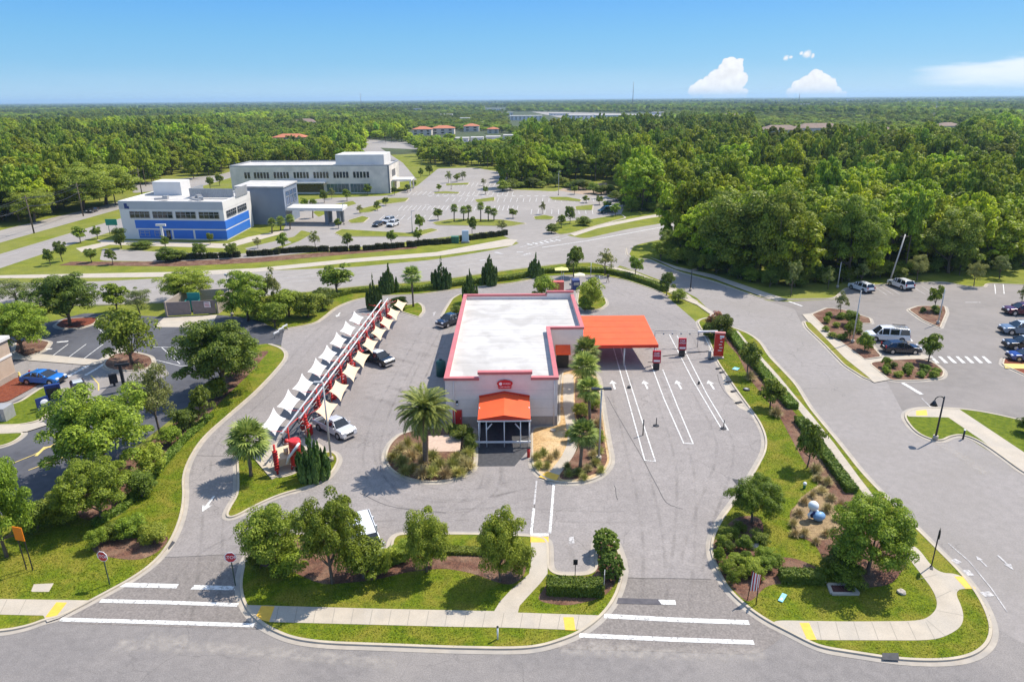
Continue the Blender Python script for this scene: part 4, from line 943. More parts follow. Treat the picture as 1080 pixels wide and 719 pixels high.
# ================================================================== buildings
YF = 65.83                                     # plane of the wash's front wall
def car_wash():
    t = thing('car_wash', 'long grey stucco car wash tunnel with white roof and red parapet trim', 'car wash', (0, 0, 0))
    XL, XR, XB, YB0, YB1 = -7.05, 4.75, 9.1, 82.3, 98.2
    H0, HC = 5.55, 6.2
    RZ = 4.95
    cx0, cx1 = P(504.5, 394, HC).x, P(560.5, 394, HC).x
    ox0, ox1 = -3.45, 1.75                     # tunnel opening
    th = 0.35
    w = MB()
    # front wall in three panels round the tunnel mouth
    zo = 3.6
    def bx(x0, x1, y0, y1, z0, z1, mi=0, mb=w): mb.box(((x0 + x1) / 2, (y0 + y1) / 2, (z0 + z1) / 2), (x1 - x0, y1 - y0, z1 - z0), mi)
    z1 = 1.15                                  # wainscot height
    bx(XL, ox0, YF, YF + th, z1, H0); bx(ox1, XR, YF, YF + th, z1, H0); bx(ox0, ox1, YF, YF + th, zo, H0)
    bx(cx0, cx1, YF - 0.02, YF + th + 0.02, H0 - 0.9, HC)
    bx(XL, XL + th, YF + th, YB1, z1, H0); bx(XR - th, XR, YF + th, YB0, z1, H0)
    bx(XR - th, XB, YB0, YB0 + th, z1, H0); bx(XB - th, XB, YB0 + th, YB1, z1, H0)
    bx(XL + th, 5.3, YB1 - th, YB1, z1, H0); bx(5.3, XB - th, YB1 - th, YB1, z1, H0 + .45)
    wl = w.build('wall', WALLM, t)
    JT = mat('wall_joint', (.66, .575, .52), None, 1, .85)
    for z in (2.1, 3.15, 4.2):
        for (xa, xb) in ((XL, ox0 - .05), (ox1 + .05, XR)) if z < 3.6 else ((XL, cx0 - .05 if z > 4.6 else XR),): q = MB(); bx(xa, xb, YF - .012, YF + .02, z, z + .045, 0, q); q.build('panel_joint', JT, wl)
    for x in (XL + .9, XR - .35): q = MB(); q.tube([(x, YF - .08, .1), (x, YF - .08, H0 - .3)], .05, 7); q.build('downpipe', WALLM, t)
    ws = MB()
    for a in ((XL - .03, ox0, YF - .04, YF + th), (ox1, XR + .03, YF - .04, YF + th), (XL - .03, XL + th, YF + th, YB1), (XR - th, XR + .03, YF + th, YB0), (XR + .03, XB + .03, YB0 - .03, YB0 + th), (XB - th, XB + .03, YB0 + th, YB1), (XL + th, XB - th, YB1 - th, YB1)):
        bx(a[0], a[1], a[2], a[3], 0, z1 + .03, 0, ws)
    ws.build('wainscot', WAINM, t)
    r = MB()
    bx(XL + th, XR - th, YF + th, YB1 - th, RZ - .3, RZ, 0, r); bx(XR - th, XB - th, YB0 + th, YB1 - th, RZ - .3, RZ - .002, 0, r)
    rf = r.build('roof', ROOFM, t)
    sm = MB()
    for k in range(14):
        y = YF + 1.5 + k * 2.3
        xr = XR - th - .02 if y < YB0 else XB - th - .02
        bx(XL + th + .02, xr, y, y + .05, RZ, RZ + .012, 0, sm)
    sm.build('seam', SEAM, rf)
    # low roof curb and two vents
    c = MB()
    zc = .12; o = .10
    def cap(x0, x1, y0, y1, z): bx(x0, x1, y0, y1, z - .16, z + zc, 0, c)
    cap(XL - o, cx0 + .06, YF - o, YF + th + .05, H0); cap(cx1 - .06, XR + o, YF - o, YF + th + .05, H0); cap(cx0 - o, cx1 + o, YF - o - .03, YF + th + .08, HC)
    cap(XL - o, XL + th + .05, YF + th + .05, YB1 - th - .05, H0); cap(XR - th - .05, XR + o, YF + th + .05, YB0 - o, H0)
    cap(XR - th - .05, XB + o, YB0 - o, YB0 + th + .05, H0 + .001); cap(XB - th - .05, XB + o, YB0 + th + .05, YB1 - th - .05, H0)
    cap(XL - o, 5.2, YB1 - th - .05, YB1 + o, H0); cap(5.2, XB + o, YB1 - th - .05, YB1 + o, H0 + .45)
    c.build('parapet_cap', REDTRIM, t)
    # red side door and lamp
    dx = P(483.5, 447).x
    d = MB(); bx(dx - .42, dx + .42, YF - .09, YF - .04, .12, 1.95, 0, d); do = d.build('door', RED, t)
    h = MB(); h.box((dx + .33, YF - .12, 1.05), (.05, .06, .16)); h.build('handle', GREYM, do)
    f = MB(); bx(dx - .5, dx - .42, YF - .08, YF - .03, .1, 2.03, 0, f); bx(dx + .42, dx + .5, YF - .08, YF - .03, .1, 2.03, 0, f); bx(dx - .42, dx + .42, YF - .08, YF - .03, 1.95, 2.03, 0, f); f.build('frame', REDTRIM, do)
    l = MB(); l.box((dx, YF - .12, 2.95), (.22, .2, .22)); l.tube([(dx, YF - .14, 2.84), (dx, YF - .16, 2.62)], [.1, .16], 10, 1); l.build('wall_lamp', [BLACKM, WHITEM], t)
    # red service panel on the right hand corner
    q = MB(); bx(XR + .03, XR + .10, YF + 3.0, YF + 5.6, .5, 2.5, 0, q); q.build('side_door', RED, t)
    # doorway under a small red awning on the side wing
    q = MB(); bx(5.7, 7.3, YB0 - .06, YB0 - .02, 0.1, 2.4, 0, q); q.build('doorway', BLACKM, t)
    q = MB(); q.add([(5.55, YB0 - .05, 3.3), (7.45, YB0 - .05, 3.3), (7.45, YB0 - 1.1, 2.5), (5.55, YB0 - 1.1, 2.5), (5.55, YB0 - 1.1, 2.3), (7.45, YB0 - 1.1, 2.3), (5.55, YB0 - .05, 2.35), (7.45, YB0 - .05, 2.35)], [(0, 1, 2, 3), (3, 2, 5, 4), (0, 3, 4, 6), (1, 7, 5, 2), (4, 5, 7, 6), (0, 6, 7, 1)]); q.build('door_awning', ORANGE, t)
    # tunnel inside
    q = MB(); bx(ox0 - .15, ox0 - .003, YF + th, YF + 24, 0, 3.9, 0, q); bx(ox1 + .003, ox1 + .15, YF + th, YF + 24, 0, 3.9, 0, q); bx(ox0 - .1, ox1 + .1, YF + th, YF + 24, 3.65, 3.8, 0, q)
    q.build('tunnel_lining', mat('tunnel_wall', (.12, .12, .12), None, 1, .6), t)
    BR = [mat('blue_brush', (.03, .05, .14), None, 3, .9), mat('black_brush', (.03, .03, .03), None, 3, .9)]
    for k in range(4):
        y = YF + 1.2 + k * 2.4
        for x in (ox0 + .5, ox1 - .5): q = MB(); q.tube([(x, y, .3), (x, y, 3.0)], .42, 10); q.build('wash_brush', BR[k % 2], t)
    # badge on the front wall
    cx, cz = P(532.5, 404, 5).x, Zat(532.5, 404.5, YF)
    q = MB(); pts = []
    hw, hh = .83, .50
    prof = [(-.80, -1), (.80, -1), (.86, -.2), (1.0, .12), (.92, .5), (.6, .82), (0, 1.0), (-.6, .82), (-.92, .5), (-1.0, .12), (-.86, -.2)]
    vs = [(cx + a * hw, YF - .05, cz + b * hh) for a, b in prof] + [(cx + a * hw, YF - .16, cz + b * hh) for a, b in prof]
    n = len(prof); tri = tessellate_polygon([[Vector((a, b, 0)) for a, b in prof]])
    q.add(vs, [tuple(i + n for i in tt) for tt in tri] + [(i, (i + 1) % n, (i + 1) % n + n, i + n) for i in range(n)])
    bd = q.build('badge', SIGNR, t)
    for txt, zz, sz in (('CAR WASH', .05, .30), ('CAR WASH', -.62, .22)):
        if zz > 0:
            q = MB(); q.tube([(cx - .45, YF - .15, cz + .06), (cx - .45, YF - .18, cz + .06)], .17, 14); q.build('emblem', SIGNW, bd)
            me = text_mesh('WASH', .27, SIGNW, .01)
            o = link('lettering', me, bd); o.location = (cx + .18, YF - .17, cz + .06); o.rotation_euler = (R(90), 0, 0)
        else:
            me = text_mesh('CAR WASH', sz, SIGNW, .01)
            o = link('lettering', me, bd); o.location = (cx, YF - .17, cz - .31); o.rotation_euler = (R(90), 0, 0)
    # gabled entrance canopy
    ya = 61.2; e0, e1 = P(503.7, 441, 3.2).x, P(559.6, 440.5, 3.2).x
    xm = (e0 + e1) / 2
    zf, zr = 3.1, 3.55; zbf, zbr = Zat(511, 419, YF - .05), Zat(533.5, 414.5, YF - .05)
    yb = YF - .06
    q = MB()
    A = [(e0, ya, zf), (xm, ya, zr), (e1, ya, zf), (e0, yb, zbf), (xm, yb, zbr), (e1, yb, zbf)]
    q.add(A + [(x, y, z - .09) for x, y, z in A], [(0, 1, 4, 3), (1, 2, 5, 4), (6, 9, 10, 7), (7, 10, 11, 8), (0, 3, 9, 6), (2, 8, 11, 5), (3, 4, 10, 9), (4, 5, 11, 10)])
    en = q.build('entrance_canopy', ORANGE, t)
    q = MB(); q.add([(e0, ya - .015, zf - .1), (xm, ya - .015, zr), (e1, ya - .015, zf - .1), (e0, ya + .03, zf - .1), (xm, ya + .03, zr - .02), (e1, ya + .03, zf - .1)], [(0, 1, 2), (3, 5, 4), (0, 2, 5, 3)])
    q.build('gable', REDFASC, en); q = MB()
    q.add([(e0 - .04, yb - .01, zbf), (xm, yb - .01, zbr + .03), (e1 + .04, yb - .01, zbf), (e0 - .04, yb - .01, zbf + .22), (xm, yb - .01, zbr + .26), (e1 + .04, yb - .01, zbf + .22)], [(0, 1, 4, 3), (1, 2, 5, 4)])
    q.build('wall_flashing', REDFASC, en)
    q = MB(); q.box((xm, ya - .02, zf - .17), (e1 - e0 + .1, .12, .13)); q.box((xm - .25, ya - .05, .62), (e1 - e0 + .55, .14, .16))
    for x in (e0 + .1, e0 + .85, xm, e1 - 1.0, e1 - .1): q.tube([(x, ya + .02, 0), (x, ya + .02, zf - .15)], .055, 8)
    for sx, x in ((1, e0 + .85), (-1, e1 - 1.0)): q.tube([(x, ya + .1, 1.9), (x + sx * .55, ya + .3, 2.5)], .07, 7)
    for x in (e0 + .1, e1 - .1): q.tube([(x, 63.4, 0), (x, 63.4, 3.4)], .055, 8)
    q.build('canopy_frame', WHITEM, en)
    # floor of the mouth; its dark forecourt paints the entrance canopy's cast shadow
    q = MB(); q.add([(ox0 - .1, 57.4, .03), (ox1 - 1.6, 57.4, .03), (ox1, 61.0, .03), (ox1, YF + 24, .03), (ox0 - .1, YF + 24, .03)], [(0, 1, 2, 3, 4)]); q.build('floor_and_canopy_shadow', DKGREY, t)
    return t
car_wash()
def pay_canopy():
    zf, zb = 3.0, 3.75
    BL, BR, TL, TR = P(629, 361, zf), P(695, 363.5, zf), P(616, 328.5, zb), P(680, 332.5, zb)
    t = thing('pay_canopy', 'wide flat orange canopy over the pay lanes beside the wash', 'canopy', ((BL.x + BR.x) / 2, (BL.y + TL.y) / 2, 0))
    off = Vector((-(BL.x + BR.x) / 2, -(BL.y + TL.y) / 2, 0))
    x0, x1, y0, y1 = 9.16, max(BR.x, TR.x) - .1, BR.y, TR.y
    q = MB(); c = [Vector((x0, y0, zf)), Vector((x1, y0, zf)), Vector((x1, y1, zb)), Vector((x0, y1, zb))]
    c = [p + off for p in c]
    q.add(c + [p - Vector((0, 0, .08)) for p in c], [(0, 1, 2, 3), (7, 6, 5, 4), (0, 4, 5, 1), (1, 5, 6, 2), (2, 6, 7, 3), (3, 7, 4, 0)])
    rf_ = q.build('roof', ORANGE, t)
    q = MB(); q.box(((x0 + x1) / 2 + off.x, y0 + off.y - .05, zf - .17), (x1 - x0, .07, .42)); q.build('fascia', REDFASC, t)
    for y, z in ((y0 + .4, zf), (y1 - .4, zb)):
        q = MB()
        for x in (14.6, x1 - .35): q.tube([(x + off.x, y + off.y, 0), (x + off.x, y + off.y, z - .1)], .11, 10)
        q.box(((x0 + x1) / 2 + off.x, y + off.y, z - .22), (x1 - x0 - .1, .15, .2)); q.build('frame', WHITEM, t)
    for k in range(1, 5):
        f = k / 5; q = MB(); q.box(((x0 + x1) / 2 + off.x, y0 + (y1 - y0) * f + off.y, zf + (zb - zf) * f + .004), (x1 - x0 - .02, .05, .02)); q.build('seam', REDFASC if False else ORANGE, rf_)
    return t
pay_canopy()

def window_band(parent, p0, p1, z0, z1, n, m, gap=0.12, out=0.06, name='window', groups=None, frame=True):
    """a row of n windows in the wall from p0 to p1 (plan points), each a child mesh"""
    p0, p1 = Vector((p0[0], p0[1], 0)), Vector((p1[0], p1[1], 0)); d = p1 - p0; L_ = d.length; t = d / L_; nn = Vector((t.y, -t.x, 0))
    for k in range(n):
        a = p0 + t * (L_ * (k + gap) / n); b = p0 + t * (L_ * (k + 1 - gap) / n)
        q = MB(); A = [a + nn * out, b + nn * out, a - nn * .05, b - nn * .05]
        q.add([(p.x, p.y, z) for z in (z0, z1) for p in A], [(0, 1, 5, 4), (2, 6, 7, 3), (0, 4, 6, 2), (1, 3, 7, 5), (4, 5, 7, 6), (0, 2, 3, 1)])
        w = q.build(name, m, parent)
        if frame:
            q = MB(); cnt = max(1, round((b - a).length / 1.3))
            for j in range(cnt + 1):
                c = a.lerp(b, j / cnt) + nn * (out + .03); q.box((c.x, c.y, (z0 + z1) / 2), (.09, .09, z1 - z0 + .06))
            c = (a + b) / 2 + nn * (out + .03)
            for z in (z0, z1, z0 * .4 + z1 * .6): q.box((c.x, c.y, z), ((b - a).length, .07, .08), 0, math.atan2(t.y, t.x))
            q.build('frame', GREYM, w)
def block(mb, pts, z0, z1, mi=0): mb.prism([(p[0], p[1]) for p in pts], z0, z1, mi)
def wall_strip(parent, name, m, p0, p1, z0, z1, out):
    p0, p1 = Vector((p0[0], p0[1], 0)), Vector((p1[0], p1[1], 0)); t = (p1 - p0).normalized(); nn = Vector((t.y, -t.x, 0))
    q = MB(); A = [p0 + nn * out, p1 + nn * out, p0 - nn * .02, p1 - nn * .02]
    q.add([(p.x, p.y, z) for z in (z0, z1) for p in A], [(0, 1, 5, 4), (2, 6, 7, 3), (0, 4, 6, 2), (1, 3, 7, 5), (4, 5, 7, 6), (0, 2, 3, 1)])
    return q.build(name, m, parent)
def blue_clinic():
    F1, F0, B1 = P(240, 253.5), P(132, 252), P(268, 238.5)
    t = thing('clinic_building', 'two storey grey and blue striped medical building with white flat roof', 'building')
    u = (F1 - F0).normalized(); v = (B1 - F1)
    B0 = F0 + v * 1.15
    H = 9.6
    q = MB(); block(q, [F0, F1, B1, B0], 0, H - .5); block(q, [F0 + u * 1, F1 - u * 1, B1 - u, B0 + u], H - .5, H - .48); q.build('wall', WHITEP, t)
    q = MB(); cyc = [F0, F1, B1, B0]; inn = [F0 + u * .5 + v * .03, F1 - u * .5 + v * .03, B1 - u * .5 - v * .03, B0 + u * .5 - v * .03]
    q.add([(p.x, p.y, z) for pts, z in ((cyc, H - .5), (cyc, H), (inn, H), (inn, H - .5)) for p in pts], [(a * 4 + i, a * 4 + (i + 1) % 4, (a + 1) * 4 + (i + 1) % 4, (a + 1) * 4 + i) for a in range(3) for i in range(4)]); q.build('parapet', WHITEP, t)
    q = MB(); fill(q, inn, H - .46); rf = q.build('roof', ROOFM, t)
    for (p0, p1) in ((F0, F1), (F1, B1)):
        wall_strip(t, 'grey_band', GREYP if p0 is F0 else WHITEP, p0, p1, 7.6, H + .02, .05)
        L_ = p1 - p0
        a = 0.13 if p0 is F0 else 0.0
        wall_strip(t, 'blue_band', BLUEP, p0 + L_ * a, p1 - L_ * (0 if p0 is F0 else .14), 2.8, 4.85, .07)
        if p0 is F0:
            for (s0, s1) in ((.15, .47), (.49, .68), (.70, 1.0)): wall_strip(t, 'blue_band', BLUEP, p0 + L_ * s0, p0 + L_ * s1, .3, 2.45, .07)
            window_band(t, p0 + L_ * .08, p0 + L_ * .97, 5.4, 7.05, 4, GLASS, .07)
            for (s0, s1) in ((.16, .26), (.30, .45)): window_band(t, p0 + L_ * s0, p0 + L_ * s1, .8, 2.2, 1, GLASS, .05)
            wall_strip(t, 'door', GLASS, p0 + L_ * .42, p0 + L_ * .46, .1, 2.4, .1)
        else:
            wall_strip(t, 'blue_band', BLUEP, p0, p1 - L_ * .14, .3, 2.45, .07)
            window_band(t, p0 + L_ * .06, p0 + L_ * .82, 5.4, 7.05, 2, GLASS, .06)
    # logo and lettering on the front
    a = math.atan2(u.y, u.x); nn = Vector((u.y, -u.x, 0))
    p = F0 + u * 1.9 + nn * .07
    q = MB(); q.box((p.x, p.y, 8.35), (.8, .1, 1.3), 0, a); q.box((p.x + .6, p.y, 8.0), (.5, .1, .7), 0, a); q.build('emblem', SIGNB, t)
    for zz, wd in ((8.75, 2.4), (8.1, 3.4)):
        q = MB(); 
        for k in range(int(wd / .42)): q.box((p.x + 2.0 + k * .42 + (3.4 - wd) * .4, p.y - .02, zz), (.27, .06, .34 if k % 3 else .42), 0, a)
        q.build('lettering', SIGNW, t)
    # plant screens and stair house on the roof
    q = MB(); c0 = F0 + v * .72 + u * 2.4; block(q, [c0, c0 + u * 8, c0 + u * 8 + v * .3, c0 + v * .3], H - .45, H + 3.1); q.build('stair_house', WHITEP, rf)
    q = MB(); c0 = F0 + v * .45 + u * 15.2; c1 = c0 + u * 12.5
    for (a_, b_) in ((c0, c1), (c1, c1 + v * .45), (c0, c0 + v * .45)):
        dd = (b_ - a_).normalized(); ll = (b_ - a_).length
        for k in range(int(ll / .5)):
            pp = a_ + dd * (k * .5 + .25); q.box((pp.x, pp.y, H + .9), (.46, .12, 2.3), 0, math.atan2(dd.y, dd.x))
    q.build('plant_screen', GREYM, rf)
    for k, (s, w_) in enumerate(((.3, .2), (.55, .3), (.62, .12))):
        q = MB(); pp = F0 + u * (32 * s) + v * w_; q.box((pp.x, pp.y, H + .1), (3.2, .7, .5), 0, .5 + k); q.box((pp.x + 1, pp.y + .5, H + .35), (1.2, 1.0, .9), 0, k); q.build('roof_unit', GREYM, rf)
    # grey rear block with the drop-off canopy
    C0 = B1 - u * 5 + v * .05; C1 = P(305, 236); C1 = Vector((C1.x, C0.y + (C1.x - C0.x) * u.y / u.x, 0))
    C0 = C0 + Vector((0, 1.5, 0)); C1 = C1 + Vector((0, 1.5, 0))
    q = MB(); w_ = v.normalized() * 14; block(q, [C0, C1, C1 + w_, C0 + w_], 0, 10.3); g = q.build('rear_block', mat('blue_grey_panel', (.20, .235, .29), (.18, .21, .265), .3, .6), t)
    q = MB(); block(q, [C0 - u * .3 + Vector((0, -.3, 0)), C1 + u * .3 + Vector((0, -.3, 0)), C1 + u * .3 + w_, C0 - u * .3 + w_], 10.3, 10.65); q.build('roof', ROOFM, g)
    window_band(t, C1 + w_ * .1, C1 + w_ * .9, 5.2, 9.0, 3, mat('blue_glass', (.04, .09, .2), None, 1, .1, spec=.8), .1)
    D = C1 + u * .5
    q = MB(); block(q, [D, D + u * 16, D + u * 16 + w_ * .5, D + w_ * .5], 4.0, 4.8); q.build('dropoff_roof', WHITEP, t)
    SC = mat('slate_column', (.16, .18, .2), None, 1, .6)
    for s in (11, 14.5):
        for r_ in (.08, .42): 
            pp = D + u * s + w_ * r_; q = MB(); q.box((pp.x, pp.y, 2.0), (.9, .9, 4.0)); q.build('column', SC, t)
blue_clinic()
def white_office():
    F0, F1 = P(246, 205), P(412, 204); Bk = P(428, 198.5)
    F1 = Vector((F1.x, F1.y, 0)); u = (F1 - F0).normalized()
    v = (Bk - F1); v = Vector((-u.y, u.x, 0)) * 21
    t = thing('office_building', 'long two storey cream office block with rows of dark windows', 'building')
    H = Zat(412, 174, F1.y)
    B1, B0 = F1 + v, F0 + v
    q = MB(); block(q, [F0, F1, B1, B0], 0, H - .4); q.build('wall', CREAMP, t)
    q = MB(); cyc = [F0, F1, B1, B0]; inn = [F0 + u * .5 + v * .02, F1 - u * .5 + v * .02, B1 - u * .5 - v * .02, B0 + u * .5 - v * .02]
    q.add([(p.x, p.y, z) for pts, z in ((cyc, H - .4), (cyc, H + .1), (inn, H + .1), (inn, H - .4)) for p in pts], [(a * 4 + i, a * 4 + (i + 1) % 4, (a + 1) * 4 + (i + 1) % 4, (a + 1) * 4 + i) for a in range(3) for i in range(4)]); q.build('parapet', GREYM, t)
    q = MB(); fill(q, inn, H - .38); rf = q.build('roof', ROOFM, t)
    L_ = F1 - F0
    for (s0, s1, n) in ((.085, .125, 2), (.145, .245, 5), (.27, .37, 5), (.395, .495, 5), (.52, .62, 5), (.645, .745, 5), (.77, .875, 5)):
        window_band(t, F0 + L_ * s0, F0 + L_ * s1, H - 4.6, H - 2.4, n, GLASS, .14, frame=False)
    wall_strip(t, 'storefront', GLASS, F0 + L_ * .33, F0 + L_ * .58, .6, 4.0, .06)
    for (s0, s1) in ((.60, .74), (.75, .875)): 
        ws_ = wall_strip(t, 'storefront', TEALGL, F0 + L_ * s0, F0 + L_ * s1, .5, 3.6, .06)
        q = MB()
        for k in range(7):
            pp = F0 + L_ * (s0 + (s1 - s0) * k / 6); q.box((pp.x, pp.y - .1, 2.05), (.1, .12, 3.1))
        q.build('mullion', GREYM, ws_)
    nn = Vector((u.y, -u.x, 0))
    q = MB(); a0 = F0 + L_ * .3; a1 = F0 + L_ * .6; block(q, [a0 + nn * 3, a1 + nn * 3, a1, a0], 4.1, 4.5); q.build('entrance_canopy', WHITEP, t)
    wall_strip(t, 'storefront', TEALGL, F1 + v * .1, F1 + v * .42, .4, 4.2, .06); wall_strip(t, 'window', GLASS, F1 + v * .25, F1 + v * .6, H - 4.8, H - 2.3, .06)
    wall_strip(t, 'corner_pier', mat('slate_panel', (.18, .2, .22), None, .4, .6), F0 + L_ * .99, F1, 0, H, .08)
    q = MB(); c0 = F1 + v * .12 + u * -46; block(q, [F0 + L_ * .66 + v * .1, F0 + L_ * .965 + v * .1, F0 + L_ * .965 + v * .75, F0 + L_ * .66 + v * .75], H - .3, H + 3.6); q.build('plant_house', WHITEP, rf)
    q = MB(); block(q, [F1 + v * .3, F1 + v * .3 + u * 7, F1 + v * .7 + u * 7, F1 + v * .7], 3.8, 4.4); q.build('side_canopy', WHITEP, t)
    for s in (.32, .68): 
        pp = F1 + v * s + u * 6.5; q = MB(); q.box((pp.x, pp.y, 1.9), (.5, .5, 3.8)); q.build('column', WHITEP, t)
white_office()
def restaurant():
    c = P(18, 398); x1 = c.x; t = thing('restaurant', 'tan stucco restaurant corner with white trim band at the left edge', 'restaurant')
    y0 = c.y - 24; y1 = c.y
    H = Zat(14, 357, y1)
    q = MB(); q.box((x1 - 9, (y0 + y1) / 2, H / 2), (18, y1 - y0, H)); q.build('wall', TANBLD, t)
    q = MB(); q.box((x1 - 9, (y0 + y1) / 2, H + .15), (18.5, y1 - y0 + .5, .4)); q.build('parapet', WHITEP, t)
    q = MB(); q.box((x1 - 9, (y0 + y1) / 2, H * .60), (18.16, y1 - y0 + .16, .28)); q.build('trim_band', WHITEP, t)
    q = MB(); q.box((x1 - 9, (y0 + y1) / 2, .4), (18.14, y1 - y0 + .14, .8)); q.build('plinth', WAINM, t)
restaurant()
def enclosure():
    a, b = P(176, 334), P(230, 331); t = thing('dumpster_enclosure', 'taupe walled dumpster enclosure with gates at the lot edge', 'enclosure')
    h = 2.5; d = Vector((0, 7, 0)); u = (b - a).normalized()
    q = MB()
    for p0, p1 in ((a, a + d), (b, b + d), (a + d, b + d)):
        s = (p1 - p0).normalized(); n_ = Vector((-s.y, s.x, 0)) * .12
        block(q, [p0 - n_, p1 - n_, p1 + n_, p0 + n_], 0, h)
    q.build('wall', WAINM, t)
    for s0, s1 in ((.03, .48), (.52, .97)):
        q = MB(); p0 = a + (b - a) * s0; p1 = a + (b - a) * s1; n_ = Vector((-u.y, u.x, 0)) * .06; block(q, [p0 - n_, p1 - n_, p1 + n_, p0 + n_], .15, h - .1); q.build('gate', mat('gate_boards', (.25, .2, .185), (.21, .17, .155), 2, .8), t)
    q = MB(); p = a + (b - a) * .82; q.box((p.x, p.y - .12, 1.7), (1.1, .05, .9)); sg = q.build('notice', SIGNW, t)
    q = MB()
    for k in range(3): q.box((p.x, p.y - .16, 1.95 - k * .26), (.8, .03, .09))
    q.build('lettering', SIGNR, sg)
    bt = thing('dumpster', 'teal dumpster with open lid inside the taupe enclosure', 'dumpster', tuple(a.lerp(b, .35) + Vector((0, 3, 0))))
    q = MB(); q.add([(-1, -.8, .15), (1, -.8, .15), (1, .8, .15), (-1, .8, .15), (-1.1, -.9, 1.5), (1.1, -.9, 1.5), (1.1, .9, 1.9), (-1.1, .9, 1.9)], [(0, 1, 5, 4), (1, 2, 6, 5), (2, 3, 7, 6), (3, 0, 4, 7), (0, 3, 2, 1)]); q.build('bin', mat('teal_steel', (.03, .22, .2), None, 2, .6, world_space=False), bt)
    q = MB(); q.box((0, 1.0, 2.3), (2.1, .08, 1.0)); q.build('lid', mat('teal_lid', (.04, .30, .26), None, 2, .6, world_space=False), bt)
enclosure()

# ------------------------------------------------------------------ distant houses, sheds and blocks among the trees
def house(u, v, wpx, hpx, deep, roof, wall, label, cat='building', flat=False, rz=0.0, name='distant_building'):
    c = P(u, v); d = depth(c); w = wpx * d / FPX; h = hpx * d / FPX
    t = thing(name, label, cat, (c.x, c.y + deep / 2, 0), rz)
    q = MB(); q.box((0, 0, h * .35), (w, deep, h * .7)); q.build('wall', wall, t)
    q = MB()
    z0 = h * .7
    if flat: q.box((0, 0, z0 + .3), (w + .6, deep + .6, .6))
    else:
        x, y = w / 2 + .6, deep / 2 + .6
        q.add([(-x, -y, z0), (x, -y, z0), (x, y, z0), (-x, y, z0), (-x + y * .9, 0, h), (x - y * .9, 0, h)] if x > y else [(-x, -y, z0), (x, -y, z0), (x, y, z0), (-x, y, z0), (0, -y + x * .9, h), (0, y - x * .9, h)],
              [(0, 1, 5, 4), (1, 2, 5), (2, 3, 4, 5), (3, 0, 4), (0, 3, 2, 1)] if x > y else [(0, 1, 4), (1, 2, 5, 4), (2, 3, 5), (3, 0, 4, 5), (0, 3, 2, 1)])
    q.build('roof', roof, t)
    n = min(8, max(2, int(w / 6)))
    for k in range(n):
        for z in ((h * .2, h * .5) if h > 6 else (h * .35,)): q = MB(); q.box((-w / 2 + (k + .5) * w / n, -deep / 2, z), (w / n * .4, .2, h * .14)); q.build('window', GLASS, t)
    return t
house(445, 143, 20, 9, 16, TERRA, STUCCO, 'orange tiled apartment house left of the pair above the white lots')
house(467, 142, 24, 9, 16, TERRA, STUCCO, 'long orange tiled apartment house behind the dark pines')
house(497, 139, 16, 8, 15, TERRA, STUCCO, 'orange tiled house right of the longer orange roof')
house(520, 141, 12, 6.5, 14, TERRA, STUCCO, 'small orange tiled house farthest right of the orange roofs')
house(305, 153, 34, 11, 14, TERRA, STUCCO, 'low terracotta roofed house behind the cream office block')
house(320, 137, 26, 11, 18, BROWNR, STUCCO, 'brown roofed house in the woods left of the orange roofs')
house(235, 166, 20, 9, 18, TERRA, STUCCO, 'rust roofed house by the highway behind the clinic')
house(232, 174, 18, 5, 12, ROOFM, BLUEP, 'small white roofed blue shed beside the highway', flat=True)
house(270, 147, 22, 9, 14, TERRA, STUCCO, 'reddish hipped house among trees above the clinic roof')
for (u, v, w, h, lb) in ((555, 127, 34, 6, 'long low white roofed warehouse right of the orange houses'), (612, 126, 26, 5.5, 'white roofed warehouse in the centre of the distant trees'), (650, 127, 44, 7, 'widest pale warehouse below the distant radio mast'), (520, 117, 16, 3, 'small white warehouse near the horizon at centre'), (700, 121, 20, 3, 'pale warehouse right of the radio mast'), (590, 122, 20, 3, 'thin white warehouse between two larger ones')):
    house(u, v, w, h, 30, ROOFM, WHITEP, lb, 'warehouse', True, name='warehouse')
for (u, v, w, h, lb) in ((825, 148, 40, 15, 'left part of the brown roofed apartments above the forest'), (865, 146, 46, 15, 'middle part of the brown roofed apartments above the forest'), (893, 149, 22, 13, 'small brown roofed apartment block beside a round tree'), (1003, 141, 24, 11, 'lone brown roofed block at the right above the forest'), (935, 147, 16, 13, 'grey brown roof just right of the round bright tree'), (772, 128, 20, 8, 'brick building with dark roof far off left of the apartments')):
    house(u, v, w, h, 16, BROWNR, STUCCO, lb)
for k, (u, v, w) in enumerate(((930, 113, 10), (955, 110, 8), (985, 116, 14), (1010, 111, 9), (1045, 114, 12), (880, 111, 8), (850, 113, 10), (745, 112, 8), (915, 120, 8), (1060, 109, 9), (900, 108, 12), (820, 109, 7), (140, 125, 8), (105, 122, 10), (440, 118, 8), (365, 120, 20), (395, 128, 12), (345, 131, 10), (270, 124, 9), (215, 133, 10), (180, 120, 8), (60, 130, 10), (470, 124, 14), (490, 128, 10), (505, 133, 14), (535, 122, 12), (575, 116, 10), (680, 116, 12), (720, 127, 10), (740, 120, 12), (760, 115, 10), (800, 117, 12), (940, 118, 11), (970, 122, 12), (1030, 119, 12), (250, 141, 12), (290, 129, 9))):
    o = house(u, v, w, 4.2, 25, ROOFM, WHITEP, 'tiny pale building dotted among the trees near the horizon', 'building', True); o['group'] = 'pale buildings near the horizon'
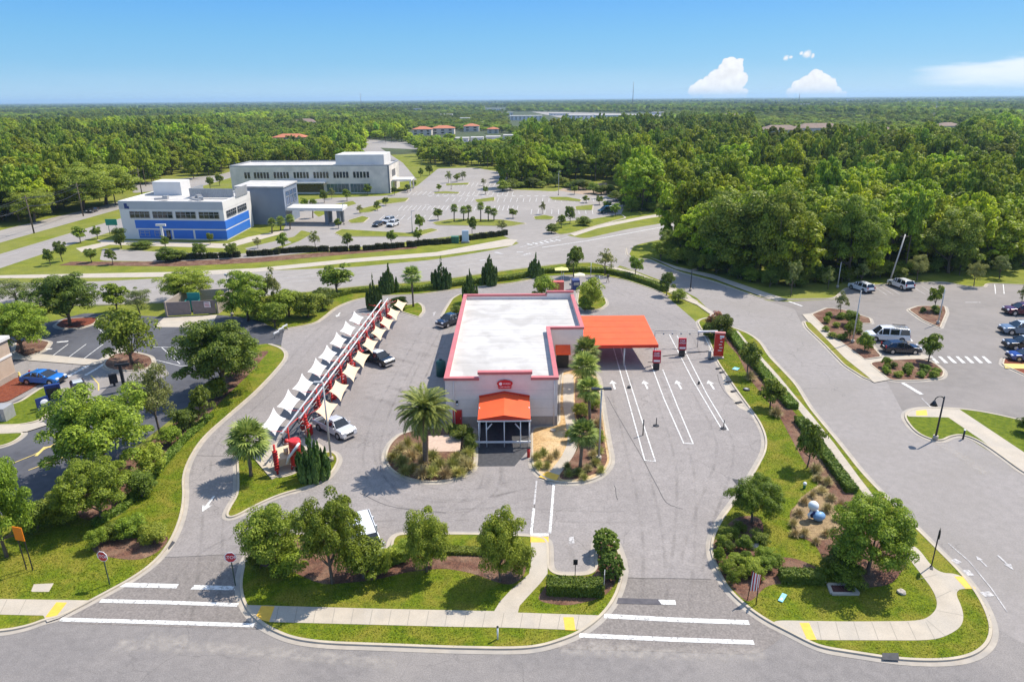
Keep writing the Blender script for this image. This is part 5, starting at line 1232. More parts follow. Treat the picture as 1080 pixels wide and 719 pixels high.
for (u, v, w, lb) in ((487, 150, 14, 'white roofed shop left of the pale cluster behind the pines'), (503, 149.5, 13, 'white roofed shop in the middle of the pale cluster'), (520, 148.5, 15, 'white roofed shop right of the middle of the pale cluster'), (536, 147, 10, 'small white roofed shop at the right end of the pale cluster'), (560, 134, 22, 'pale low warehouse above the dense centre woods'), (590, 131, 18, 'second pale low warehouse above the centre woods'), (690, 131, 18, 'pale shed above the woods right of the mast')):
    house(u, v, w, 5, 14, ROOFM, WHITEP, lb, 'shop', True)
def mast(u, v, tv, label):
    b = P(u, v); h = Zat(u, tv, b.y); t = thing('radio_mast', label, 'radio mast', (b.x, b.y, 0))
    q = MB(); w = 2.2
    for k in range(3):
        a = 2.1 * k; q.tube([(w * math.cos(a), w * math.sin(a), 0), (.5 * math.cos(a), .5 * math.sin(a), h)], .45, 5)
    n = 14
    for k in range(n):
        f0 = k / n; f1 = (k + 1) / n; r0 = w * (1 - f0) + .5 * f0; r1 = w * (1 - f1) + .5 * f1
        for j in range(3):
            a, b_ = 2.1 * j, 2.1 * (j + 1); q.tube([(r0 * math.cos(a), r0 * math.sin(a), h * f0), (r1 * math.cos(b_), r1 * math.sin(b_), h * f1)], .22, 4)
    q.build('lattice', GREYM, t); q = MB(); q.tube([(0, 0, h), (0, 0, h * 1.06)], .3, 5); q.build('antenna', GREYM, t)
mast(667, 113, 87, 'tall thin lattice radio mast standing on the horizon')
mast(842, 111, 99, 'short radio mast below the right hand cumulus cloud')
mast(381, 113, 98, 'faint radio mast on the horizon left of centre')

# ================================================================== vacuum row
LEFT = [(289, 445), (305, 424), (320, 406), (335, 388.5), (346, 374), (357, 359.5), (367, 347), (376, 336)]
RIGHT = [(344, 431), (357, 410), (370, 391), (380.5, 377), (390, 362.5), (399, 350), (407.5, 339.5), (415, 330), (422, 321)]
SZ = 2.9
ax = (P(387, 337, SZ) - P(296, 457, SZ)).normalized(); ay = Vector((-ax.y, ax.x, 0))
def sail(c, cor, m, name, label, group):
    """four-cornered tension sail with hollow edges, tilted across the row"""
    t = thing(name, label, 'shade sail', (c.x, c.y, 0), random.uniform(-.04, .04), group)
    n = 12; vs = []
    cor = [Vector(q) for q in cor]
    for j in range(n + 1):
        for i in range(n + 1):
            s, q = i / n, j / n
            x, y = 2 * s - 1, 2 * q - 1
            x *= 1 - .20 * (1 - y * y); y *= 1 - .20 * (1 - (2 * s - 1) ** 2)
            s, q = (x + 1) / 2, (y + 1) / 2
            p = cor[0] * (1 - s) * (1 - q) + cor[1] * s * (1 - q) + cor[2] * s * q + cor[3] * (1 - s) * q
            vs.append((p.x, p.y, p.z - .10 * (1 - x * x) * (1 - y * y)))
    q = MB(); q.add(vs, [(j * (n + 1) + i, j * (n + 1) + i + 1, (j + 1) * (n + 1) + i + 1, (j + 1) * (n + 1) + i) for j in range(n) for i in range(n)], 0, True)
    q.build('canopy', m, t)
    return t
CW = [(-.82, -1.55, 3.1), (.78, -2.3, 2.6), (.88, 1.1, 2.75), (-.85, 2.75, 3.25)]
CT_ = [(-.75, -1.25, 3.2), (.82, -2.75, 2.6), (.78, 1.8, 2.65), (-.8, 2.15, 3.1)]
for k, (u, v) in enumerate(LEFT):
    c = P(u, v, SZ); sail(c, CW, SAILW, 'shade_sail', 'white shade sail, %s from the near end of the left row' % ORD[k], 'white sails of the vacuum row')
for k, (u, v) in enumerate(RIGHT):
    c = P(u, v, SZ); sail(c, CT_, SAILT, 'shade_sail', 'tan shade sail, %s from the near end of the right row' % ORD[k], 'tan sails of the vacuum row')
LA, LB_ = P(297, 457, SZ + .1), P(402, 317, SZ + .1)
RA, RB_ = P(316, 441, SZ + .1), P(409, 315, SZ + .1)
def pipe(a, b, lb):
    t = thing('vacuum_pipe', lb, 'pipe', (a.x, a.y, 0)); q = MB(); q.tube([(0, 0, SZ + .1), (b.x - a.x, b.y - a.y, SZ + .1)], .09, 8); q.build('pipe', WHITEM, t)
    q = MB(); n = 9
    for k in range(n + 1):
        p = (b - a) * (k / n); q.tube([(p.x, p.y, SZ - .02), (p.x, p.y, SZ + .22)], .12, 8)
    q.build('collar', GREYM, t)
pipe(LA, LB_, 'left long white overhead vacuum pipe along the sails'); pipe(RA, RB_, 'right long white overhead vacuum pipe along the sails')
DL = LB_ - LA; DR = RB_ - RA
HOSE = mat('black_hose', (.02, .02, .022), None, 2, .6, world_space=False)
def arch(k, f):
    """red frame across the row: two posts, hoop arms that carry the sail corners, drums and hoses"""
    a = LA + DL * f; b = RA + DR * f; a = Vector((a.x, a.y, 0)); b = Vector((b.x, b.y, 0))
    m = (a + b) / 2; w = (b - a); half = w.length / 2; s = w.normalized()
    t = thing('vacuum_arch', 'red steel vacuum arch with drums, %s from the near end of the row' % ORD[k], 'vacuum arch', (m.x, m.y, 0), math.atan2(s.y, s.x), 'red arches of the vacuum row')
    q = MB()
    for sx in (-1, 1):
        q.tube([(sx * half, 0, 0), (sx * half, 0, SZ + .1)], .085, 8)
        arc = [(sx * (half + 1.1 * (i / 8)), 0, SZ - .75 + .8 * math.sin(i / 8 * 1.6)) for i in range(9)]
        q.tube(arc, .05, 7)
        q.tube([(sx * half, 0, SZ - .5), (sx * (half + 1.3), -.95, SZ + .05)], .032, 6); q.tube([(sx * half, 0, SZ - .5), (sx * (half + 1.3), .95, SZ + .05)], .032, 6)
    q.tube([(-half, 0, SZ), (half, 0, SZ)], .05, 7)
    for i in range(7): q.tube([(half, 0, .5 + i * .3), (half, 0, .66 + i * .3)], .2, 9)
    q.build('frame', REDSTEEL, t)
    for sx in (-1, 1):
        q = MB(); x = sx * (half + .28)
        q.tube([(x, .1, .35), (x, .1, .55), (x, .1, 1.5), (x, .1, 1.7)], [.2, .27, .27, .16], 12); d = q.build('drum', REDSTEEL, t)
        q = MB(); q.tube([(x, .1, .9), (x, .1, 1.02)], .285, 12); q.tube([(x, .1, 1.3), (x, .1, 1.38)], .285, 12); q.build('band', WHITEM, d)
        q = MB(); pts = [(x + sx * .15 + sx * .6 * math.sin(i / 10 * 3.1), .1 + .15 * math.sin(i), 1.6 + 1.0 * math.sin(i / 10 * 3.14) - .9 * i / 10) for i in range(11)]
        q.tube(pts, .05, 6); q.build('hose', HOSE, t)
    q = MB(); q.box((half + .75, .1, .55), (.5, .4, 1.1)); q.build('trash_cabinet', RED, t)
    return t
NA = 10
for k in range(NA): arch(k, 0.035 + 0.93 * k / (NA - 1))
def mats_():
    g = 'dark floor mats hung along the vacuum row'
    for k in range(9):
        f = .09 + .1 * k; p = (LA + DL * f + RA + DR * f) / 2
        t = thing('mat_rack', 'dark rack of hanging floor mats between the vacuum pipes, %s from near' % ORD[k], 'mat rack', (p.x, p.y, 0), math.atan2(ax.y, ax.x), g)
        q = MB(); 
        for x in (-1.1, 1.1):
            for y in (-.35, .35): q.tube([(x, y, 0), (x, y, 1.5)], .035, 6)
        for y in (-.35, .35): q.tube([(-1.1, y, 1.5), (1.1, y, 1.5)], .035, 6)
        q.build('rack', GREYM, t)
        q = MB()
        for i in range(4): q.box((-.8 + i * .53, 0, 1.05), (.42, .6, .05), 0, 0, .5)
        q.build('mat', mat('rubber_mat', (.05, .055, .065), (.035, .04, .045), 6, .8, world_space=False) if 'rubber_mat' not in MATS else MATS['rubber_mat'], t)
mats_()
def vac_plant():
    p = P(314, 493); t = thing('vacuum_producer', 'tall red vacuum producer tank at the near end of the row', 'vacuum tank', (p.x, p.y, 0), R(-12))
    h = 3.0
    q = MB(); q.tube([(0, 0, .3), (0, 0, .5), (0, 0, h - .35), (0, 0, h)], [.35, .58, .58, .52], 16); q.build('tank', RED, t)
    q = MB(); q.tube([(0, 0, h - .75), (0, 0, h - .68)], .6, 16); q.tube([(0, 0, 1.6), (0, 0, 1.67)], .6, 16); q.build('band', REDTRIM, t)
    q = MB(); q.tube([(-.5, -1.0, .9), (-.2, -.95, 1.6), (.65, -.85, 2.7), (.7, -.4, 2.9)], .13, 8); q.build('pipe', WHITEM, t)
    q = MB(); 
    for a in range(3): q.tube([(.6 * math.cos(2.1 * a), .6 * math.sin(2.1 * a), 0), (.6 * math.cos(2.1 * a), .6 * math.sin(2.1 * a), .5)], .06, 6)
    q.build('leg', REDSTEEL, t)
    p = P(301, 492); t = thing('blower_housing', 'beige blower housing in front of the red vacuum tank', 'machine', (p.x, p.y, 0), R(35))
    q = MB(); q.add([(-.9, -.6, .5), (.9, -.6, .5), (.9, .6, .5), (-.9, .6, .5), (-.9, -.6, 1.2), (.9, -.6, 1.2), (.9, .6, 1.9), (-.9, .6, 1.9)], [(0, 1, 5, 4), (1, 2, 6, 5), (2, 3, 7, 6), (3, 0, 4, 7), (4, 5, 6, 7), (0, 3, 2, 1)]); q.build('hood', BEIGE, t)
    q = MB(); q.tube([(.2, -.2, 1.5), (.2, -.2, 2.1)], .22, 10); q.build('exhaust', BEIGE, t)
    q = MB()
    for x in (-.8, .8):
        for y in (-.5, .5): q.box((x, y, .25), (.1, .1, .5))
    q.build('leg', GREYM, t)
    p = P(293, 500); t = thing('hose_post', 'red banded post with coiled hose at the near left corner', 'post', (p.x, p.y, 0))
    q = MB(); q.tube([(0, 0, 0), (0, 0, SZ + .2)], .11, 8); q.build('post', REDSTEEL, t)
    q = MB()
    for k in range(8): q.tube([(0, 0, .5 + k * .26), (0, 0, .62 + k * .26)], .24, 10)
    q.build('coil', RED, t)
vac_plant()

# ================================================================== pay lanes
def kiosk(u, v, lb, h=2.5):
    p = P(u, v); t = thing('pay_kiosk', lb, 'pay kiosk', (p.x, p.y, 0), R(-4))
    q = MB(); q.box((0, .15, .55), (.75, .5, 1.1)); q.build('pedestal', BLACKM, t)
    q = MB(); q.add([(-.52, -.12, 1.0), (.52, -.12, 1.0), (.52, .25, h), (-.52, .25, h), (-.52, .16, 1.0), (.52, .16, 1.0), (.52, .5, h), (-.52, .5, h)], [(0, 1, 2, 3), (4, 7, 6, 5), (0, 3, 7, 4), (1, 5, 6, 2), (3, 2, 6, 7), (0, 4, 5, 1)]); b = q.build('panel', SIGNR, t)
    al = math.atan2(.37, h - 1.0)
    for k, (txt, zz, s) in enumerate((('CAR', .80, .34), ('WASH', .60, .30))):
        o = link('lettering', text_mesh(txt, s, SIGNW, .006), b); f = zz; o.location = (0, -.12 + .37 * f - .02, 1.0 + (h - 1) * f); o.rotation_euler = (R(90) - al, 0, 0)
    q = MB(); f = .18; q.box((0, -.12 + .37 * f - .02, 1 + (h - 1) * f), (.8, .04, .22)); q.build('screen', SIGNW, b)
    q = MB(); q.tube([(-1.1, .1, 1.0), (0, .1, 1.02)], .045, 6); q.box((0.15, .1, .9), (.3, .3, .3)); q.build('barrier_arm', BLACKM, t)
kiosk(692, 390, 'red and white pay kiosk nearest the orange canopy'); kiosk(719, 376, 'red and blue pay kiosk on the island right of the canopy')
p = P(757, 378)
t = thing('menu_sign', 'tall red wash menu board standing in the grass by the lane', 'menu board', (p.x, p.y, .1), R(-8))
q = MB(); hh = Zat(758, 352, p.y)
q.box((0, 0, hh / 2 + .15), (1.25, .4, hh - .3)); bd = q.build('board', RED, t)
q = MB(); q.box((0, 0, hh + .05), (1.36, .46, .16)); q.build('cap', mat('pink_cap', (.6, .25, .22), None, 2, .5, world_space=False), t)
q = MB()
for k in range(5): q.box((.1 * (k % 2) + .12, -.21, hh * (.32 + .12 * k)), (.5 - .06 * k, .02, .10))
q.box((.25, -.21, hh * .88), (.55, .02, .3)); q.build('lettering', SIGNW, bd)
q = MB(); q.box((0, 0, .08), (1.5, .7, .16)); q.build('base', CONC, t)
# height bar and barrier across the lanes
a, b = P(758, 383), P(697, 379)
p = P(760, 366)
t = thing('clearance_bar', 'white overhead clearance bar reaching over the outer lane', 'clearance bar', (p.x, p.y, 0))
z = 2.6; e = P(736, 349.5, z); f_ = P(757, 349.5, z)
q = MB(); q.tube([(0, 0, 0), (0, 0, z)], .09, 8); q.tube([(0, 0, z), (f_.x - p.x + .3, f_.y - p.y, z)], .06, 6); q.build('post', BLACKM, t)
q = MB(); q.box(((e.x + f_.x) / 2 - p.x, f_.y - p.y, z), (f_.x - e.x, .28, .22)); q.build('bar', WHITEM, t)
p = P(737, 349, 2.4); p.z = 0
t = thing('lane_gantry', 'thin pale wire gantry spanning the pay lanes beside the canopy', 'gantry', (p.x, p.y, 0))
e = P(691, 349, 2.4); q = MB(); q.tube([(0, 0, 2.4), (e.x - p.x, e.y - p.y, 2.4)], .04, 6); q.tube([(0, 0, 2.1), (e.x - p.x, e.y - p.y, 2.1)], .025, 5)
q.tube([(0, 0, 0), (0, 0, 2.5)], .05, 6); q.tube([(e.x - p.x, e.y - p.y, 0), (e.x - p.x, e.y - p.y, 2.5)], .05, 6)
for k in range(5): q.box(((e.x - p.x) * k / 5, (e.y - p.y) * k / 5, 2.0), (.2, .1, .25), 0)
q.build('frame', GREYM, t)
p = P(748, 377); t = thing('barrier_gate', 'long thin dark barrier arm lowered across the lanes', 'barrier', (p.x, p.y, 0))
e = P(698, 376, .9); q = MB(); q.box((0, 0, .5), (.35, .35, 1.0)); q.build('cabinet', GREYM, t)
q = MB(); q.box(((e.x - p.x) / 2, (e.y - p.y) / 2, .95), (e.x - p.x, .06, .09), 0, math.atan2(e.y - p.y, e.x - p.x) + math.pi); q.build('arm', BLACKM, t)
def post(u, v, h, r, m, lb, base=True, name='bollard', cat='bollard', cap=None):
    p = P(u, v); t = thing(name, lb, cat, (p.x, p.y, 0))
    q = MB(); q.tube([(0, 0, 0), (0, 0, h)], r, 10); q.build('post', m, t)
    if base: q = MB(); q.tube([(0, 0, 0), (0, 0, .09), (0, 0, .12)], [.34, .32, .2], 12); q.build('base', DKGREY, t)
    if cap: q = MB(); q.tube([(0, 0, h), (0, 0, h + .08)], r * 1.2, 10); q.build('cap', cap, t)
    return t
post(692, 449, .95, .045, BLACKM, 'black delineator post on a round rubber base between lanes')
post(763, 452, 1.0, .045, BLACKM, 'black delineator post at the end of the right lane markings')
post(678, 459, 1.8, .06, BLACKM, 'slim dark post standing on the first lane island', False)
post(737, 405, .35, .12, BLACKM, 'short dark stub on the right lane island', False); post(663.5, 409, .25, .22, DKGREY, 'round dark drain stub on the left lane island', False)
for k, (u, v) in enumerate(((750, 379), (758, 389), (762, 393), (769, 403), (774, 413), (779, 425))):
    p = P(u, v); t = thing('wheel_guide', 'black rubber wheel guide, %s from the top along the right kerb' % ORD[k], 'wheel guide', (p.x, p.y, .02), R(25), 'rubber guides along the kerb')
    q = MB(); q.add([(-.45, -.2, 0), (.45, -.2, 0), (.45, .2, 0), (-.45, .2, 0), (-.35, -.1, .16), (.35, -.1, .16), (.35, .1, .16), (-.35, .1, .16)], [(0, 1, 5, 4), (1, 2, 6, 5), (2, 3, 7, 6), (3, 0, 4, 7), (4, 5, 6, 7)]); q.build('block', DKGREY, t)
post(557.5, 482, 1.0, .16, RED, 'short red post box beside the tunnel mouth', False, 'control_box', 'control box', BLACKM)

# behind the tunnel: tables, umbrellas, mat cleaner
def umbrella(u, v, tv, wpx, m, lb):
    b, w, h = size_px(u, v, tv, wpx); t = thing('parasol', lb, 'parasol', (b.x, b.y, 0))
    q = MB(); q.tube([(0, 0, 0), (0, 0, h)], .04, 6); q.build('pole', WHITEM, t)
    q = MB(); n = 4; x = w / 2; q.add([(-x, -x * .8, h - .45), (x, -x * .8, h - .45), (x, x * .8, h - .45), (-x, x * .8, h - .45), (0, 0, h)], [(0, 1, 4), (1, 2, 4), (2, 3, 4), (3, 0, 4)]); q.build('canopy', m, t)
YELC = mat('pale_yellow_canvas', (.72, .66, .25), (.66, .6, .22), 1, .8, world_space=False); CRMC = mat('cream_canvas', (.78, .72, .50), None, 1, .8, world_space=False)
umbrella(592, 297, 281, 14, YELC, 'yellow parasol by the hedge behind the wash'); umbrella(611, 299, 287, 11, CRMC, 'cream parasol right of the yellow one behind the wash')
p = P(588, 309); t = thing('red_cabinet', 'red metal cabinet standing behind the rear parapet', 'cabinet', (p.x, p.y, 0)); q = MB(); q.box((0, 0, 1.1), (2.2, 1.2, 2.2)); q.build('body', mat('faded_red', (.55, .12, .09), None, 2, .5, world_space=False), t); q = MB(); q.box((0, -.62, 1.1), (.06, .05, 2.0)); q.box((.2, -.64, 1.1), (.06, .05, .4)); q.build('handle', REDTRIM, t)
p = P(607, 305); t = thing('mat_cleaner', 'dark blue mat cleaning machine behind the wash', 'machine', (p.x, p.y, 0), .2); q = MB(); q.add([(-.7, -.5, 0), (.7, -.5, 0), (.7, .5, 0), (-.7, .5, 0), (-.7, -.3, 1.7), (.7, -.3, 1.7), (.7, .5, 2.0), (-.7, .5, 2.0)], [(0, 1, 5, 4), (1, 2, 6, 5), (2, 3, 7, 6), (3, 0, 4, 7), (4, 5, 6, 7)]); q.build('body', SIGNB, t); q = MB(); q.box((0, -.45, 1.1), (1.0, .08, .5)); q.build('panel', GREYM, t)
post(594, 296, 1.6, .06, WHITEM, 'white pipe bollard by the hedge near the yellow parasol', False); post(623, 292, 2.9, .05, WHITEM, 'thin white post behind the cream parasol', False, 'post', 'post'); post(632, 297, 1.2, .07, WHITEM, 'white bollard at the rear hedge right of the parasols', False)
p = P(641, 298); t = thing('mail_stand', 'small brown stand at the rear lot edge', 'stand', (p.x, p.y, 0)); q = MB(); q.tube([(-.25, 0, 0), (0, 0, 1.3)], .05, 6); q.tube([(.25, 0, 0), (0, 0, 1.3)], .05, 6); q.build('leg', BARK, t); q = MB(); q.box((0, 0, 1.3), (.5, .3, .5)); q.build('box', BARK, t)
# green tank beside the wall
p = P(467, 396); t = thing('storage_tank', 'dark green storage tank beside the wash wall', 'tank', (p.x - .2, p.y, 0)); q = MB(); q.tube([(0, 0, 0), (0, 0, 1.9), (0, 0, 2.15)], [.62, .62, .25], 14); q.build('tank', mat('green_plastic', (.02, .09, .075), None, 2, .5, world_space=False), t); q = MB(); q.tube([(0, 0, 2.1), (0, 0, 2.25)], .2, 10); q.build('lid', BLACKM, t)

# ================================================================== signs, lamps, poles
def octagon(mb, c, r, y0, y1, mi=0, rot=R(22.5), n=8):
    vs = [(c[0] + r * math.cos(rot + 2 * math.pi * k / n), y0, c[1] + r * math.sin(rot + 2 * math.pi * k / n)) for k in range(n)] + [(c[0] + r * math.cos(rot + 2 * math.pi * k / n), y1, c[1] + r * math.sin(rot + 2 * math.pi * k / n)) for k in range(n)]
    mb.add(vs, [tuple(range(n)), tuple(range(2 * n - 1, n - 1, -1))] + [(k, (k + 1) % n, (k + 1) % n + n, k + n) for k in range(n)], mi)
def stop_sign(u, v, tv, lb, rz=0.0, back=False):
    b = P(u, v); h = Zat(u, tv, b.y); t = thing('stop_sign', lb, 'stop sign', (b.x, b.y, .08), rz)
    r = .44
    q = MB(); q.box((0, 0, (h - .1) / 2), (.07, .05, h - .1)); q.build('post', mat('green_post', (.05, .075, .05), None, 2, .6, world_space=False) if 'green_post' not in MATS else MATS['green_post'], t)
    q = MB(); octagon(q, (0, h - r), r, -.03, -.055); pl = q.build('plate', SIGNW, t)
    q = MB(); octagon(q, (0, h - r), r * .90, -.056, -.062); q.build('face', SIGNR, pl)
    o = link('lettering', text_mesh('STOP', .36, SIGNW, .004), pl); o.location = (0, -.07, h - r); o.rotation_euler = (R(90), 0, 0)
stop_sign(116, 617, 581.5, 'stop sign standing in the grass left of the exit drive', R(-12)); stop_sign(248.5, 618, 582.5, 'stop sign at the kerb right of the exit drive', R(4))
p = P(982, 598); h = Zat(988, 560, p.y); t = thing('round_sign', 'round dark sign disc on a thin black post at the street corner', 'sign', (p.x, p.y, .1), R(60))
q = MB(); q.tube([(0, 0, 0), (0, 0, h)], .045, 7); q.box((-.25, 0, .03), (.5, .2, .05)); q.build('post', BLACKM, t); q = MB(); octagon(q, (0, h - .3), .42, -.06, -.03, n=20); d = q.build('disc', BLACKM, t); q = MB(); q.box((0, -.075, h - .3), (.09, .02, .45)); q.build('bar', GREYM, d)
p = P(36, 602); h = Zat(25, 555.5, p.y); t = thing('orange_sign', 'orange roadworks sign on two dark posts in the grass', 'sign', (p.x - .35, p.y, 0), R(-14))
q = MB(); q.add([(-.42, -.03, h - 1.15), (.42, -.03, h - 1.15), (.42, -.03, h), (-.42, -.03, h), (-.42, .02, h - 1.15), (.42, .02, h - 1.15), (.42, .02, h), (-.42, .02, h)], [(0, 1, 2, 3), (4, 7, 6, 5), (0, 3, 7, 4), (1, 5, 6, 2), (3, 2, 6, 7), (0, 4, 5, 1)]); pn = q.build('panel', SIGNO, t)
q = MB()
for x in (-.3, .3): q.box((x, .05, (h - .2) / 2), (.06, .06, h - .2))
q.build('post', BLACKM, t)
def lamp(u, v, tu, tv, lb, head='box', m=None, name='light_pole', side=1, zb=.1):
    b = P(u, v); h = Zat(tu, tv, b.y); t = thing(name, lb, 'light pole', (b.x, b.y, zb))
    m = m or POLEM; r = .085
    q = MB(); q.tube([(0, 0, 0), (0, 0, h)], [r * 1.25, r * .8], 8); q.build('pole', m, t)
    q = MB(); q.tube([(0, 0, 0), (0, 0, .45)], .24, 12); q.build('footing', CONC, t)
    q = MB()
    if head == 'double':
        for s in (-1, 1): q.box((s * .55, 0, h + .02), (.75, .42, .14)); q.box((s * .12, 0, h), (.3, .1, .1))
        q.build('lamp_head', BLACKM, t)
    elif head == 'globe':
        q.tube([(0, 0, h - .05), (0, 0, h + .2), (0, 0, h + .3)], [.26, .34, .16], 12); q.build('lamp_head', GREYM, t)
    elif head == 'goose':
        pts = [(0, 0, h - .4)] + [(-.45 + .45 * math.cos(a), 0, h - .4 + .42 * math.sin(a)) for a in (.5, 1.0, 1.57, 2.1, 2.7, 3.14)]
        q.tube(pts, .05, 7); q.build('arm', m, t)
        q = MB(); q.tube([(-.9, 0, h - .45), (-.9, 0, h - .62), (-.9, 0, h - .95)], [.1, .18, .36], 12); q.build('lamp_head', m, t)
    elif head == 'none': pass
    else:
        q.box((side * .45, 0, h), (.8, .36, .12)); q.build('lamp_head', GREYM if m is POLEM else BLACKM, t)
    return t
lamp(222, 410, 210, 353, 'tall grey light pole beside the big dark bush at left', 'globe'); lamp(245, 333, 240, 291, 'grey light pole beside the dumpster enclosure', 'globe'); lamp(349.5, 487, 338, 404, 'leaning grey light pole by the vacuum row juniper', 'box', side=-1)
lamp(631.5, 486, 634, 411, 'dark headed light pole in the bed beside the pay lanes', 'double', GREYM); lamp(899, 362, 907, 307, 'pale light pole in the mulch beside the white van', 'none'); lamp(989, 342, 995, 305, 'light pole in the triangular mulch island', 'none')
lamp(883, 304, 886, 277, 'short pale pole at the forest edge left of the white cars', 'none'); lamp(728, 307, 729, 285, 'black street lamp at the bend of the side street', 'box', BLACKM, 'street_lamp'); lamp(986, 464, 992, 419, 'black gooseneck street lamp in the small grass island', 'goose', BLACKM, 'street_lamp')
p = P(938, 298); t = thing('utility_pole', 'leaning wooden utility pole in front of the forest', 'utility pole', (p.x, p.y, 0)); q = MB(); q.tube([(0, 0, 0), (1.9, 1.0, 8.9)], [.17, .12], 8); q.build('pole', POLEM, t); q = MB(); q.box((1.88, 1.0, 8.5), (1.6, .12, .14)); q.build('crossarm', BARK, t)
lamp(435, 246, 434, 223, 'light pole in the medical car park near the white cars', 'box'); lamp(363, 237, 362, 215, 'light pole by the clinic drop off', 'box'); lamp(476, 200, 476, 184, 'light pole in the upper campus car park', 'box'); lamp(589, 206, 590, 181, 'light pole at the forest side of the campus car park', 'box')
post(1015.5, 463, 1.0, .09, BLACKM, 'bollard light in the grass right of the gooseneck lamp', False, 'bollard_light', 'bollard', SIGNW); post(525, 675, 1.05, .06, WHITEM, 'white marker post in the grass strip by the street', False, 'marker_post', 'post', BLACKM)
p = P(606.5, 608); h = Zat(606, 591, p.y); t = thing('parking_sign', 'small dark parking sign behind the clipped hedge', 'sign', (p.x, p.y, .1)); q = MB(); q.box((0, 0, h / 2), (.05, .05, h)); q.build('post', BLACKM, t); q = MB(); q.box((0, -.04, h - .2), (.32, .03, .45)); q.build('plate', BLACKM, t)
p = P(636, 629); h = Zat(636, 604, p.y); t = thing('entry_sign', 'narrow dark sign edge on beside the clipped hedge', 'sign', (p.x, p.y, .1), R(80)); q = MB(); q.box((0, 0, h / 2), (.07, .05, h)); q.build('post', BLACKM, t); q = MB(); q.box((0, -.04, h - .45), (.6, .04, .85)); q.build('plate', GREYM, t)
# striped flag banner
p = P(788, 634); h = Zat(792, 603, p.y); t = thing('flag', 'small red and white striped flag beside the entrance kerb', 'flag', (p.x, p.y, .1), R(10))
q = MB(); q.tube([(0, 0, 0), (.15, 0, h)], .03, 6); q.build('pole', BLACKM, t)
q = MB(); n = 9
for k in range(n):
    x0, x1 = .08 + k * .085, .08 + (k + 1) * .085
    zt = lambda x: h - .05 - x * .55; zb = lambda x: max(.35, h - 1.75 + (x - .1) * .1); yy = lambda x: .06 * math.sin(x * 9)
    q.add([(x0, yy(x0), zb(x0)), (x1, yy(x1), zb(x1)), (x1, yy(x1), zt(x1)), (x0, yy(x0), zt(x0)), (x0, yy(x0) + .012, zb(x0)), (x1, yy(x1) + .012, zb(x1)), (x1, yy(x1) + .012, zt(x1)), (x0, yy(x0) + .012, zt(x0))], [(0, 1, 2, 3), (4, 7, 6, 5), (3, 2, 6, 7), (0, 4, 5, 1)], k % 2)
q.build('cloth', [SIGNR, SIGNW], t)
p = P(797, 639); t = thing('directional_sign', 'thin dark sign post right of the striped flag', 'sign', (p.x, p.y, .1)); q = MB(); q.tube([(0, 0, 0), (0, 0, 1.25)], .035, 6); q.build('post', BLACKM, t); q = MB(); q.box((0, 0, 1.2), (.35, .05, .3), 0, 1.2); q.build('plate', BLACKM, t)
# lawn ornament of blue and white rounded shapes
p = P(858, 549); t = thing('lawn_ornament', 'blue and white rounded lawn ornament among the straw grasses', 'lawn ornament', (p.x, p.y, .1), .3)
LB = mat('pale_blue_plastic', (.20, .36, .58), (.16, .3, .5), 3, .45, world_space=False); LW = mat('white_plastic', (.70, .76, .80), None, 3, .4, world_space=False)
q = MB(); q.ball((.25, -.25, .45), .5, 0, 14, 8, (1.1, .8, .8)); q.build('body', LB, t)
q = MB(); q.ball((-.15, .1, 1.3), .42, 0, 14, 9); q.build('globe', LW, t)
q = MB(); q.tube([(-.15, .1, .3), (-.15, .1, 1.0)], .24, 10); q.build('stem', SIGNB, t)
q = MB(); q.tube([(-.3, 0, .9), (-.7, -.1, .7), (-.65, -.2, .45)], .11, 8); q.tube([(.05, .05, .85), (.3, 0, .75)], .10, 8); q.build('arm', LW, t)
for (u, v, lb, m) in ((825, 632, 'pale blue sign lying flat in the corner lawn', 'teal'), (776, 390, 'light blue round mat lying on the grass by the lane', 'teal')):
    p = P(u, v); t = thing('ground_panel', lb, 'panel', (p.x, p.y, .14), .9)
    if 'pale_teal' not in MATS: mat('pale_teal', (.22, .50, .58), None, 2, .5, world_space=False)
    q = MB(); q.box((0, 0, .03), (.95, .32, .05) if u > 800 else (.9, .7, .05)); q.build('panel', MATS['pale_teal'], t)
    q = MB(); q.box((-.2, 0, .062), (.25, .12, .012)); q.build('mark', SIGNW, t)
p = P(848, 516); t = thing('utility_marker', 'small white capped green marker in the lawn', 'marker', (p.x, p.y, .1)); q = MB(); q.tube([(0, 0, 0), (0, 0, .45)], .12, 8); q.build('post', mat('green_cap', (.03, .2, .08), None, 2, .6, world_space=False), t); q = MB(); q.ball((0, 0, .5), .17, 0, 10, 6); q.build('cap', SIGNW, t)
p = P(787, 412); t = thing('ground_light', 'dark ring ground light in the lawn by the lanes', 'ground light', (p.x, p.y, .11)); q = MB(); q.tube([(0, 0, 0), (0, 0, .18)], [.42, .36], 14); q.build('ring', DKGREY, t); q = MB(); q.tube([(0, 0, .17), (0, 0, .2)], .22, 12); q.build('lens', GREYM, t)
a = [P(873, 618), P(897, 618), P(905, 628), P(877, 628)]
t = thing('drain_grate', 'concrete framed drain box with dark red grate in the lawn', 'drain', tuple(a[0] + Vector((0, 0, .1)))); a = [q_ - P(873, 618) for q_ in a]
q = MB(); 
for i in range(4): s_ = (a[(i + 1) % 4] - a[i]).normalized(); n_ = Vector((-s_.y, s_.x, 0)) * .11; block(q, [a[i] - n_, a[(i + 1) % 4] - n_, a[(i + 1) % 4] + n_, a[i] + n_], 0, .14 + .002 * i)
q.build('frame', CONC, t); q = MB(); fill(q, a, .07); 
